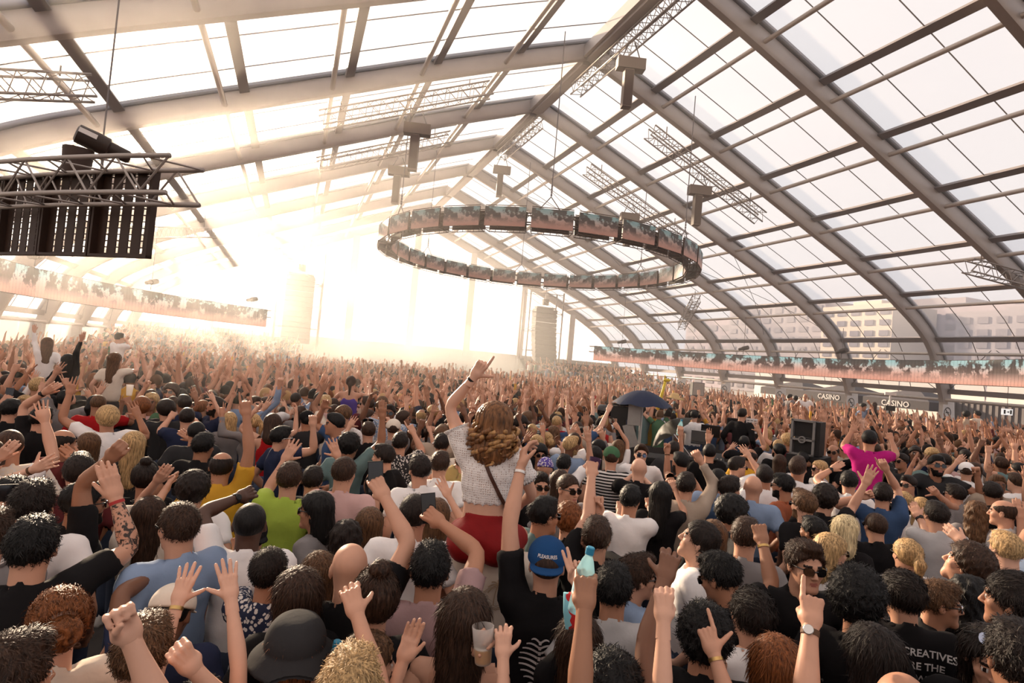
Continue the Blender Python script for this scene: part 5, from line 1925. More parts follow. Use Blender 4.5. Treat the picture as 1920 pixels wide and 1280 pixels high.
# tattooed forearm of the man in black, near left
TAT = [o for o in col.objects if o.get('label', '').startswith('man in black tee seen from behind, tattooed')][0]
bd_ = [c for c in TAT.children if c.name.startswith('body')][0].data
tm_ = mat('tattooed_skin', SKINS['light'], 0.5)
n_ = tm_.node_tree
co_ = n_.nodes.new('ShaderNodeTexCoord')
tn_ = n_.nodes.new('ShaderNodeTexNoise')
tn_.inputs['Scale'].default_value = 42
tn_.inputs['Detail'].default_value = 3
tn_.inputs['Distortion'].default_value = 1.2
tr_ = n_.nodes.new('ShaderNodeValToRGB')
tr_.color_ramp.elements[0].position = 0.47
tr_.color_ramp.elements[0].color = (*SKINS['light'], 1)
tr_.color_ramp.elements[1].position = 0.55
tr_.color_ramp.elements[1].color = (0.045, 0.032, 0.028, 1)
n_.links.new(co_.outputs['Object'], tn_.inputs['Vector'])
n_.links.new(tn_.outputs['Fac'], tr_.inputs[0])
n_.links.new(tr_.outputs[0], n_.nodes['Principled BSDF'].inputs['Base Color'])
bd_.materials.append(tm_)
tinfo = TATINFO[5][0]
Wt_, Et_ = tinfo[0], tinfo[3]
for p_ in bd_.polygons:
    c_ = np.array(p_.center)
    t_ = (c_ - Et_) @ (Wt_ - Et_) / ((Wt_ - Et_) @ (Wt_ - Et_))
    if -0.45 < t_ < 0.82 and np.linalg.norm(c_ - Et_ - np.clip(t_, 0, 1) * (Wt_ - Et_)) < 0.075:
        p_.material_index = 4
# spine print on the black tee under the blue cap
Vp, Fp = [], []
for i in range(9):
    z = 1.30 - i * 0.026
    w = 0.085 * math.sin(math.pi * (i + 1.2) / 10.5) + 0.012
    for sd in (-1, 1):
        n0 = len(Vp)
        for t in np.linspace(0.10, 1, 6):
            for dz in (0.005, -0.006):
                Vp.append((sd * w * t, z + 0.018 * math.sin(t * 2.4) + dz * (1.2 - 0.6 * t)))
        Fp += [(n0 + 2 * k, n0 + 2 * k + 1, n0 + 2 * k + 3, n0 + 2 * k + 2) for k in range(5)]
    n0 = len(Vp)
    Vp += [(-0.006, z - 0.009), (0.006, z - 0.009), (0.008, z + 0.009), (-0.008, z + 0.009)]
    Fp.append((n0, n0 + 1, n0 + 2, n0 + 3))
on_back(CAPMAN[0], np.array(Vp), Fp, 'spine_print', ink_white)
# lettering on the blue cap
V, Fs = text_poly('PLEASURES', 0.021, 0.0006)
w = V[:, 0].max()
capo = [c for c in CAPMAN[0].children if c.name.startswith('cap')][0]
from mathutils.bvhtree import BVHTree
bvh = BVHTree.FromPolygons([v.co[:] for v in capo.data.vertices], [p.vertices[:] for p in capo.data.polygons])
VV = []
for x, z in V:
    a = (x - w / 2) / 0.105
    d = Vector((math.sin(a), math.cos(a), 0))
    # the cap is worn backwards: its local +Y points at the camera, mirrored lettering handled by sign
    o_ = Vector((-math.sin(a) * 0.4, math.cos(a) * 0.4, 0.072 + z))
    h = bvh.ray_cast(o_, Vector((math.sin(a), -math.cos(a), 0)))
    p = h[0] if h[0] else Vector((-math.sin(a) * .1, math.cos(a) * .1, 0.072 + z))
    VV.append((p + Vector((-math.sin(a), math.cos(a), 0)) * 0.003)[:])
me = bpy.data.meshes.new('cap_lettering')
me.from_pydata(VV, [], Fs)
me.materials.append(ink_white)
link('cap_lettering', me, CAPMAN[0], np.array(capo.matrix_local))
# faint palm island print on the carrier
Vp, Fp = [], []


def stroke(pts, w):
    n0 = len(Vp)
    pts = np.array(pts)
    T = np.gradient(pts, axis=0)
    N = np.stack([-T[:, 1], T[:, 0]], 1) / (np.linalg.norm(T, axis=1)[:, None] + 1e-9)
    for p, n_ in zip(pts, N):
        Vp.append(tuple(p + n_ * w))
        Vp.append(tuple(p - n_ * w))
    for k in range(len(pts) - 1):
        Fp.append((n0 + 2 * k, n0 + 2 * k + 1, n0 + 2 * k + 3, n0 + 2 * k + 2))


cx, cz = 0.03, 1.285
stroke([(cx + 0.075 * math.cos(a), cz - 0.02 + 0.062 * math.sin(a)) for a in np.linspace(0, 6.28, 30)], 0.0016)
stroke([(cx + 0.068 * math.cos(a), cz - 0.02 + 0.055 * math.sin(a)) for a in np.linspace(0, 6.28, 30)], 0.001)
stroke([(cx - 0.01 + 0.018 * t * t, cz - 0.06 + 0.115 * t) for t in np.linspace(0, 1, 8)], 0.003)
for a in (-0.3, 0.35, 0.95, 1.6, 2.3, 2.9, 3.45):
    stroke([(cx + 0.008 + 0.055 * t * math.cos(a), cz + 0.055 + 0.055 * t * math.sin(a) - 0.030 * t * t) for t in np.linspace(0, 1, 8)], 0.0034)
for k in range(3):
    stroke([(cx - 0.05 + 0.1 * t, cz - 0.062 - 0.011 * k + 0.003 * math.sin(t * 20)) for t in np.linspace(0, 1, 14)], 0.0014)
on_back(CARRIER[0], np.array(Vp), Fp, 'palm_print', ink_sand)
# black cross-body strap on the man in white
STRAPMAN = [o for o in col.objects if o.get('label', '').startswith('man in white tee with black cross-body')][0]
pts = np.array([(0.085 - 0.235 * t, 1.455 - 0.40 * t) for t in np.linspace(0, 1, 16)])
nn = np.array([0.40, -0.235]) / math.hypot(0.40, 0.235) * 0.016
on_back(STRAPMAN, np.concatenate([pts + nn, pts - nn]), [(k, k + 1, k + 17, k + 16) for k in range(15)], 'bag_strap', black, off=0.008)

# ---- others lifted above the crowd
A(88, 645, -5, 'f', 'fair', 'long', 'lightbrown', 'long', 'white', [('L', 64, 612, 'relaxed', 'f', 0.0, (66, 645))], 'woman in white long sleeves lifted above the crowd at far left', depth=10.5, legged=False)
A(129, 678, 25, 'f', 'light', 'long', 'black', 'long', 'black', [('R', 156, 628, 'flat', 'f', 0.0, (145, 660))], 'woman in black with long dark hair, arm raised above the crowd', depth=9.3, legged=False)
A(224, 634, 55, 'm', 'light', 'short', 'black', 'tee', 'white', [('R', 236, 636, 'fist', 'f', 0.0), ('L', 240, 632, 'fist', 'f', 0.1)], 'man in white tee filming above the far left crowd', depth=13.5, legged=False)
A(216, 676, 30, 'f', 'fair', 'long', 'lightbrown', 'tee', 'cream', [('R', 252, 672, 'grip', 'f', 0.0, (248, 690))], 'long-haired woman in cream tee lifted above the left crowd', depth=9.0, legged=False)
A(658, 718, 5, 'f', 'light', 'ponytail', 'brown', 'strap', 'purple', [('R', 694, 722, 'relaxed', 'f', 0.0, (690, 738)), ('L', 634, 750, 'relaxed', 'f', 0.0)], 'woman in purple low-back top on shoulders left of centre', depth=9.6, legged=False)
# their carriers, mostly hidden
for lb, hx, hy, d_ in (('man under the woman in white long sleeves', 90, 690, 10.4), ('man under the woman in black', 131, 735, 9.2), ('man under the filming man in white', 224, 668, 13.4), ('man under the long-haired woman in cream', 216, 735, 8.9), ('man under the woman in purple', 657, 775, 9.5)):
    p_ = at_depth(hx, hy, d_)
    A(*pix((p_[0], p_[1], 1.60))[:2], 5, 'm', 'light', 'short', 'darkbrown', 'tee', 'charcoal', [], lb + ' carrying on shoulders', s=0.98)
# scarf hanging beside the bottle arm
sp_ = [at_depth(x, y, 2.35) for x, y in ((1066, 1112), (1072, 1150), (1080, 1190), (1083, 1230), (1090, 1290))]
rings = []
for i, p in enumerate(sp_):
    w = (0.018, 0.034, 0.040, 0.045, 0.05)[i]
    rings.append(np.array([p + RT * (w * math.cos(a)) + np.array([0, 1, 0]) * 0.018 * math.sin(a) * (1 + 0.4 * math.sin(3 * a)) for a in np.linspace(0, 6.283, 13)[:-1]]))
scm = mat('scarf_cloth', (0.22, 0.50, 0.58), 0.8)
n = scm.node_tree
t = n.nodes.new('ShaderNodeTexNoise')
t.inputs['Scale'].default_value = 11
rp = n.nodes.new('ShaderNodeValToRGB')
rp.color_ramp.interpolation = 'CONSTANT'
rp.color_ramp.elements[0].color = (0.22, 0.50, 0.58, 1)
rp.color_ramp.elements[1].position = 0.52
rp.color_ramp.elements[1].color = (0.50, 0.02, 0.02, 1)
co = n.nodes.new('ShaderNodeTexCoord')
n.links.new(co.outputs['Object'], t.inputs['Vector'])
n.links.new(t.outputs['Fac'], rp.inputs[0])
n.links.new(rp.outputs[0], n.nodes['Principled BSDF'].inputs['Base Color'])
o = MB().loft(rings).build('scarf', scm, None, smooth='all')
tag(o, 'red and turquoise patterned scarf hanging beside the denim sleeve', 'scarf')
M = np.eye(4)
M[:3, 3] = at_depth(1553, 1262, 2.7)
make_prop('cup', M, 'empty milky plastic cup at the bottom edge near the watch arm')
M = np.eye(4)
M[:3, :3] = rotz(0.4)
M[:3, 3] = at_depth(243, 731, 7.0)
make_prop('cup', M, 'bright white plastic cup held up in the left crowd')
print('with hero', len(PEOPLE), N_TRI)

# ================================================================ the rest of the crowd
BOOTH = at_depth(1290, 800, 12.2)
PLATFORMS = [(-10.2, 0.3), (17.6, 28.2)]
PLAT_STEPS = [(34.0, 37.6, 0.40), (37.6, 41.2, 0.80), (41.2, 45.0, 1.15)]


def ground_at(x, y):
    for a, b in PLATFORMS:
        if a < x < b:
            for y0_, y1_, h in PLAT_STEPS:
                if y0_ <= y < y1_:
                    return h
    return 0.0


cands = []
row = 0
y = 2.2
while y < 44.6:
    sp0 = 0.50 if y < 18 else (0.56 if y < 30 else 0.62)
    x = -10.6 + (sp0 / 2 if row % 2 else 0)
    while x < 28.4:
        jx, jy = x + RNG.normal() * 0.09, y + RNG.normal() * 0.09
        cands.append((jx, jy))
        x += sp0
    y += sp0 * 0.88
    row += 1
cand2 = []
existing = np.array([(p[0], p[1]) for p in PEOPLE])
EXPX = np.array([pix((p[0], p[1], 1.6 + p[2])) for p in PEOPLE])
bd = unit([BOOTH[0], BOOTH[1], 0])[:2]
bn = np.array([bd[1], -bd[0]])
for (x, y) in cands:
    b = ground_at(x, y)
    if b == 0 and y > 42.0:
        continue
    px, py, z = pix((x, y, b + 1.65))
    if z < 3.4 or px < -160 or px > 2160:
        continue
    q = np.array([x, y])
    d = np.sqrt(((existing - q) ** 2).sum(1)).min()
    if d < (0.50 if z < 6 else 0.38):
        continue
    rel = q - BOOTH[:2]
    if abs(rel @ bn) < 1.75 and -1.1 < rel @ bd < 1.5:
        continue
    if 1140 < px < 1450 and 7.9 < z < 12.8:
        continue
    near_ = (EXPX[:, 2] > 4.6) & (EXPX[:, 2] > z) & (EXPX[:, 2] < z + 1.7) & (np.abs(EXPX[:, 0] - px) < 250 / z)
    if near_.any():
        continue
    if np.linalg.norm(q - HLOC[:2]) < 0.55:
        continue
    if abs(x - (RX + 20.3)) < 0.8 or abs(x - (RX - 20.3)) < 0.8:
        continue
    cand2.append((z, x, y, b))
cand2.sort()
print('crowd candidates', len(cand2))


def rand_look():
    fem = RNG.random() < 0.36
    skin = RNG.choice(['fair', 'light', 'light', 'tan', 'tan', 'olive', 'brown'])
    if fem:
        hair = RNG.choice(['long', 'long', 'wavy', 'ponytail', 'bun', 'bob'])
        hc = RNG.choice(['darkbrown', 'brown', 'lightbrown', 'blond', 'black', 'ginger', 'brown'])
    else:
        hair = RNG.choice(['short', 'short', 'crop', 'quiff', 'curly', 'slick', 'buzz', 'fringe'])
        hc = RNG.choice(['black', 'darkbrown', 'darkbrown', 'brown', 'brown', 'lightbrown', 'blond'])
    topc = RNG.choice(['black', 'black', 'black', 'charcoal', 'navy', 'white', 'white', 'cream', 'grey', 'blue', 'lightblue', 'beige', 'maroon', 'pink', 'teal', 'sand', 'red', 'yellow', 'green'])
    return fem, str(skin), str(hair), str(hc), str(topc)


def rand_arms():
    """local targets for both hands"""
    u = RNG.random()
    res = []
    for sd in (-1, 1):
        up = (u < 0.28) or (u < 0.70 and ((u < 0.49) == (sd < 0)))
        if up:
            res.append((sd, np.array([sd * (0.16 + 0.20 * RNG.random()), 0.05 + 0.30 * RNG.random(), 1.42 + 0.18 + 0.42 * RNG.random()]), str(RNG.choice(['open', 'open', 'flat', 'relaxed', 'fist', 'point', 'claw', 'peace'])), str(RNG.choice(['f', 'f', 'c', 'i']))))
        else:
            res.append((sd, None, 'relaxed', 'i'))
    return res


LANDM = [(925, 880, 'the girl in the red skirt'), (1204, 745, 'the blue umbrella'), (1505, 815, 'the grey floor monitor'), (1640, 850, 'the magenta shirt'), (658, 735, 'the woman in purple'), (216, 690, 'the lifted woman in cream'), (415, 890, 'the mustard yellow tee'), (1400, 800, 'the mixing desk'), (250, 850, 'the long blond hair'), (1880, 860, 'the right picture edge'), (20, 780, 'the left picture edge'), (1025, 1040, 'the blue cap'), (1590, 990, 'the pale blond hair'), (560, 830, 'the navy tee with white sunglasses')]
CNAME = {'black': 'black', 'charcoal': 'charcoal', 'navy': 'navy', 'white': 'white', 'cream': 'cream', 'grey': 'grey', 'blue': 'blue', 'lightblue': 'light blue', 'beige': 'beige', 'maroon': 'maroon', 'pink': 'pink', 'teal': 'grey-green', 'sand': 'sand', 'red': 'red', 'yellow': 'yellow', 'green': 'dark green'}
HNAME = {'long': 'long {} hair', 'wavy': 'wavy {} hair', 'ponytail': '{} ponytail', 'bun': '{} bun', 'bob': '{} bob', 'short': 'short {} hair', 'crop': 'cropped {} hair', 'quiff': '{} quiff', 'curly': '{} curls', 'slick': 'smooth {} hair', 'buzz': 'shaved {} hair', 'fringe': 'thinning {} hair'}
HCN = {'darkbrown': 'dark', 'lightbrown': 'fair brown', 'paleblond': 'pale blond'}
used_labels = {}


def auto_label(px, py, fem, hair, hc, topc, arms):
    n_up = sum(1 for a in arms if a[1] is not None)
    pose = {0: 'arms down', 1: 'one arm up', 2: 'both arms up'}[n_up]
    lx, ly, ln = min(LANDM, key=lambda l: (l[0] - px) ** 2 + 2 * (l[1] - py) ** 2)
    dx, dy = px - lx, py - ly
    where = ('beyond' if dy < 0 else 'in front of') if abs(dy) > abs(dx) else ('left of' if dx < 0 else 'right of')
    lab = f"{'woman' if fem else 'man'} with {HNAME[hair].format(HCN.get(hc, hc))}, {CNAME[topc]} top, {pose}, {where} {ln}"
    w = lab.split()
    return ' '.join(w[:16])


N_IND = 300 - len(PEOPLE) - 9
ind = [c for c in cand2 if -10 < pix((c[1], c[2], 1.6))[0] < 1930][:N_IND]
ind_set = set(ind)
for (z, x, y, b) in ind:
    fem, skin, hair, hc, topc = rand_look()
    heading = math.atan2(x, y)
    face = RNG.normal() * 28 if RNG.random() < 0.86 else 180 + RNG.normal() * 50
    tgt = math.atan2(16 - x, 40 - y)
    rz = -(0.5 * heading + 0.5 * tgt + math.radians(face))
    s = (0.965 if fem else 1.03) * (1 + RNG.normal() * 0.025)
    Rm = rotz(rz)
    loc = np.array([x, y, b])
    arms = rand_arms()
    al = []
    for sd, T, pose, palm in arms:
        al.append(dict(side=sd, T=None if T is None else loc + s * (Rm @ T), pose=pose, palm=palm))
    px, py, _ = pix((x, y, 1.6))
    make_person(loc, rz, s, 1 if z < 6.0 else 2, fem, skin, hair, hc, str(RNG.choice(['tee', 'tee', 'tee', 'long'])) if not fem else str(RNG.choice(['tee', 'tank', 'tee', 'long'])), topc, al,
                auto_label(px, py, fem, hair, hc, topc, arms), 'people in the crowd', glasses='dark' if RNG.random() < 0.25 else None, beard=(not fem and RNG.random() < 0.25), head_yaw=RNG.normal() * 0.25, head_pitch=RNG.normal() * 0.1,
                pattern=str(RNG.choice(['stripe', 'print'])) if RNG.random() < 0.08 else None)
print('individuals', len(ind), 'tris', N_TRI, 'last z', ind[-1][0] if ind else None)
rest = [c for c in cand2 if c not in ind_set]


# ---- simple figures for the dense mass behind
def sphere_np(c, r, nu, nv, v0=0.0, v1=1.0):
    V = []
    for j in range(nv + 1):
        t = math.pi * (v0 + (v1 - v0) * j / nv)
        for i in range(nu):
            a = 2 * math.pi * i / nu
            V.append((c[0] + r[0] * math.sin(t) * math.cos(a), c[1] + r[1] * math.sin(t) * math.sin(a), c[2] + r[2] * math.cos(t)))
    Q = [(j * nu + i, j * nu + (i + 1) % nu, (j + 1) * nu + (i + 1) % nu, (j + 1) * nu + i) for j in range(nv) for i in range(nu)]
    return np.array(V), np.array(Q)[:, ::-1]


def ring_loft(rings):
    k = len(rings[0])
    V = np.concatenate(rings)
    Q = [(i * k + j, i * k + (j + 1) % k, (i + 1) * k + (j + 1) % k, (i + 1) * k + j) for i in range(len(rings) - 1) for j in range(k)]
    return V, np.array(Q)


def simple_person(fine):
    fem = RNG.random() < 0.38
    parts = []          # (V, Q, kind)
    nu, nv = (9, 7) if fine else (6, 4)
    parts.append((*sphere_np((0, 0.015, 1.60), (0.078, 0.095, 0.118), nu, nv), 0))
    nb = RNG.random()
    if fem or nb < 0.88:
        V, Q = sphere_np((0, -0.012, 1.625), (0.090, 0.104, 0.108), nu, max(nv - 2, 2), 0.0, 0.60)
        V[:, 2] += np.where(V[:, 1] > 0.03, 0.05, -0.03) * (V[:, 2] < 1.62)
        parts.append((V, Q, 1))
        if fem and RNG.random() < 0.75:
            L = 0.16 + 0.22 * RNG.random()
            k = 8 if fine else 5
            parts.append((*ring_loft([np.array([(rx * math.cos(a), -0.035 + ry * math.sin(a) - 0.05 * min(1, (1.64 - z_) * 2), z_) for a in np.linspace(0, 2 * math.pi, k + 1)[:-1]]) for z_, rx, ry in ((1.64, 0.088, 0.075), (1.52, 0.090, 0.065), (1.60 - L, 0.06, 0.03))]), 1))
    k = 10 if fine else 6
    w = 0.88 if fem else 1.0
    rows = ((1.50, 0.05, 0.05), (1.455, 0.10, 0.075), (1.42, 0.205, 0.09), (1.30, 0.19, 0.12), (1.10, 0.155, 0.105), (0.85, 0.17, 0.11)) if fine else ((1.47, 0.07, 0.06), (1.42, 0.205, 0.09), (1.25, 0.185, 0.12), (0.95, 0.16, 0.11))
    parts.append((*ring_loft([np.array([(w * rx * math.cos(a), -0.01 + ry * math.sin(a), z_) for a in np.linspace(0, 2 * math.pi, k + 1)[:-1]]) for z_, rx, ry in rows]), 2))
    sl = RNG.random()
    for sd, T, pose, palm in rand_arms():
        S = np.array([sd * 0.18 * w, -0.01, 1.42])
        hint = np.array([sd * 0.8, 0.35, -0.75])
        if T is None:
            if not fine:
                continue
            T, hint = np.array([sd * 0.25, 0.08, 0.95]), np.array([sd * .4, -1, 0])
        E, W = solve_arm(S, T, hint, 0.285, 0.255)
        ka = 7 if fine else 4
        pts = [S, S + (E - S) * 0.5, E, E + (W - E) * 0.5, W]
        rr = [0.058 * w, 0.052 * w, 0.040 * w, 0.040 * w, 0.027 * w]
        if fine:
            V, Q = ring_loft(tube_rings(pts, rr, ka))
        else:
            V, Q = ring_loft(tube_rings([pts[0], pts[2], pts[4]], [0.055 * w, 0.042 * w, 0.03 * w], ka))
        if fine and sl < 0.7:
            parts.append((*ring_loft(tube_rings(pts[:2], [0.068 * w, 0.066 * w], ka)), 2))
        parts.append((V, Q, 2 if (sl > 0.9) else 0))
        z = unit(W - E)
        Fm = frame(z, (0.2, 1, 0.1))
        if fine:
            sec = lambda hx, hy: np.array([(hx, hy, 0), (-hx, hy, 0), (-hx, -hy, 0), (hx, -hy, 0)])
            V, Q = ring_loft([sec(0.022, 0.018), sec(0.040, 0.014) + (0, 0, 0.045), sec(0.042, 0.014) + (0, 0, 0.095), sec(0.02, 0.006) + (0, 0, 0.100)])
            parts.append((V @ Fm.T + W, Q, 0))
            if pose not in ('fist',):
                nf = {'point': 1, 'peace': 2}.get(pose, 4)
                for i in range(nf):
                    x0 = -0.031 + 0.0205 * i
                    V, Q = ring_loft([np.array([(x0 + 0.009 * math.cos(a), 0.009 * math.sin(a), 0.09) for a in (0, 2.1, 4.2)]), np.array([(x0 * 1.5 + 0.006 * math.cos(a), 0.012 + 0.006 * math.sin(a), 0.172 - 0.4 * abs(x0)) for a in (0, 2.1, 4.2)])])
                    parts.append((V @ Fm.T + W, Q, 0))
                V, Q = ring_loft([np.array([(-0.036, 0.012 * math.cos(a), 0.035 + 0.012 * math.sin(a)) for a in (0, 2.1, 4.2)]), np.array([(-0.085, 0.01 + 0.008 * math.cos(a), 0.085 + 0.008 * math.sin(a)) for a in (0, 2.1, 4.2)])])
                parts.append((V @ Fm.T + W, Q, 0))
        else:
            sec = lambda hx, hy: np.array([(hx, 0, 0), (0, hy, 0), (-hx, 0, 0), (0, -hy, 0)])
            tip = 0.04 if pose not in ('fist', 'point') else 0.015
            V, Q = ring_loft([sec(0.025, 0.02), sec(0.048, 0.02) + (0, 0, 0.07), sec(tip, 0.008) + (0, 0.01, 0.16)])
            parts.append((V @ Fm.T + W, Q, 0))
    off = np.cumsum([0] + [len(p[0]) for p in parts[:-1]])
    V = np.concatenate([p[0] for p in parts])
    Q = np.concatenate([p[1] + o for p, o in zip(parts, off)])
    kd = np.concatenate([np.full(len(p[0]), p[2]) for p in parts])
    return V, Q, kd, fem


FINE = [simple_person(True) for _ in range(40)]
COARSE = [simple_person(False) for _ in range(40)]
skv = [SKINS[k] for k in ('fair', 'fair', 'light', 'light', 'light', 'tan', 'tan', 'olive')] + [(0.70, 0.44, 0.33)]
hrv = [HAIRC[k] for k in ('black', 'darkbrown', 'darkbrown', 'brown', 'brown', 'lightbrown', 'blond', 'ginger')]
clv = [CLOTH[k] for k in ('black', 'black', 'black', 'charcoal', 'navy', 'white', 'white', 'cream', 'grey', 'blue', 'lightblue', 'beige', 'maroon', 'pink', 'teal', 'sand', 'red', 'yellow', 'green')]
VV, QQ, CC, nv_ = [], [], [], 0
for (z, x, y, b) in rest:
    V, Q, kd, fem = (FINE if z < 15 else COARSE)[RNG.integers(40)]
    heading = math.atan2(x, y)
    tgt = math.atan2(12 - x, 46 - y)
    rz = -(tgt + math.radians(RNG.normal() * 25 if RNG.random() < 0.88 else 180 + RNG.normal() * 50))
    s = (0.96 if fem else 1.03) * (1 + RNG.normal() * 0.03)
    VV.append(V @ rotz(rz).T * s + np.array([x, y, b + RNG.normal() * 0.02]))
    QQ.append(Q + nv_)
    nv_ += len(V)
    pal = np.array([skv[RNG.integers(len(skv))], hrv[RNG.integers(len(hrv))], clv[RNG.integers(len(clv))]])
    CC.append(pal[kd])
VV, QQ, CC = np.concatenate(VV), np.concatenate(QQ), np.concatenate(CC)
cm = bpy.data.materials.new('crowd_mass')
cm.use_nodes = True
b_ = cm.node_tree.nodes['Principled BSDF']
b_.inputs['Roughness'].default_value = 0.7
b_.inputs['Specular IOR Level'].default_value = 0.2
at_ = cm.node_tree.nodes.new('ShaderNodeAttribute')
at_.attribute_name = 'tone'
cm.node_tree.links.new(at_.outputs['Color'], b_.inputs['Base Color'])
me = np_mesh('crowd', VV, [QQ], [cm])
ca = me.color_attributes.new('tone', 'FLOAT_COLOR', 'POINT')
ca.data.foreach_set('color', np.concatenate([CC, np.ones((len(CC), 1))], 1).astype(np.float32).ravel())
o = link('distant_crowd', me)
tag(o, 'dense mass of hundreds of dancers with raised arms filling the tent floor', 'crowd', kind='stuff')
print('crowd mass', len(rest), 'tris', 2 * len(QQ))

# ================================================================ LED banners, ring, trusses
def led_material(name, strength, mode):
    """video picture: turquoise sky above, dark trees, pink ground below"""
    m = bpy.data.materials.new(name)
    m.use_nodes = True
    n = m.node_tree
    b = n.nodes['Principled BSDF']
    b.inputs['Base Color'].default_value = (0.03, 0.025, 0.025, 1)
    b.inputs['Roughness'].default_value = 0.45
    uv = n.nodes.new('ShaderNodeUVMap')
    uv.uv_map = 'picture'
    sp = n.nodes.new('ShaderNodeSeparateXYZ')
    n.links.new(uv.outputs[0], sp.inputs[0])
    rp = n.nodes.new('ShaderNodeValToRGB')
    e = rp.color_ramp.elements
    e[0].position, e[0].color = 0.0, (0.75, 0.30, 0.20, 1)
    e[1].position, e[1].color = 1.0, (0.30, 0.52, 0.50, 1)
    for p, c in ((0.40, (0.70, 0.36, 0.27, 1)), (0.62, (0.68, 0.52, 0.44, 1)), (0.78, (0.40, 0.54, 0.51, 1))):
        q = e.new(p)
        q.color = c
    n.links.new(sp.outputs['Y'], rp.inputs[0])
    mp = n.nodes.new('ShaderNodeMapping')
    mp.inputs['Scale'].default_value = (8.5, 1.3, 1) if mode == 'banner' else (3.2, 1.6, 1)
    n.links.new(uv.outputs[0], mp.inputs[0])
    nz = n.nodes.new('ShaderNodeTexNoise')
    nz.inputs['Scale'].default_value = 1.0
    nz.inputs['Detail'].default_value = 5
    nz.inputs['Roughness'].default_value = 0.65
    n.links.new(mp.outputs[0], nz.inputs['Vector'])
    cr = n.nodes.new('ShaderNodeValToRGB')
    cr.color_ramp.elements[0].position = 0.45
    cr.color_ramp.elements[0].color = (1, 1, 1, 1)
    cr.color_ramp.elements[1].position = 0.50
    cr.color_ramp.elements[1].color = (0.10, 0.055, 0.05, 1)
    n.links.new(nz.outputs['Fac'], cr.inputs[0])
    # the dark trees sit in the upper two thirds
    ss = n.nodes.new('ShaderNodeMapRange')
    ss.inputs['From Min'].default_value = 0.12
    ss.inputs['From Max'].default_value = 0.50
    n.links.new(sp.outputs['Y'], ss.inputs['Value'])
    mx = n.nodes.new('ShaderNodeMix')
    mx.data_type = 'RGBA'
    mx.inputs[6].default_value = (1, 1, 1, 1)
    n.links.new(ss.outputs[0], mx.inputs[0])
    n.links.new(cr.outputs[0], mx.inputs[7])
    mm = n.nodes.new('ShaderNodeMix')
    mm.data_type = 'RGBA'
    mm.blend_type = 'MULTIPLY'
    mm.inputs[0].default_value = 1.0
    n.links.new(rp.outputs[0], mm.inputs[6])
    n.links.new(mx.outputs[2], mm.inputs[7])
    n.links.new(mm.outputs[2], b.inputs['Emission Color'])
    b.inputs['Emission Strength'].default_value = strength
    return m


led_m = led_material('led_banner_picture', 0.80, 'banner')
led_ring_m = led_material('led_ring_picture', 0.26, 'ring')
led_back = mat('led_back', (0.040, 0.020, 0.013), 0.5)


def quad_uv(me, uvs):
    lay = me.uv_layers.new(name='picture')
    lay.data.foreach_set('uv', np.asarray(uvs, np.float32).ravel())


CX, CY, CR = 8.9, 21.5, 17.45


def arc_pt(deg, r, z):
    a = math.radians(deg)
    return np.array([CX + r * math.cos(a), CY + r * math.sin(a), z])


def box8(P, uv4=None):
    """P: 8 points, 0-3 front face (inside, ccw seen from inside), 4-7 back"""
    F6 = [(0, 1, 2, 3), (7, 6, 5, 4), (0, 4, 5, 1), (1, 5, 6, 2), (2, 6, 7, 3), (3, 7, 4, 0)]
    return F6


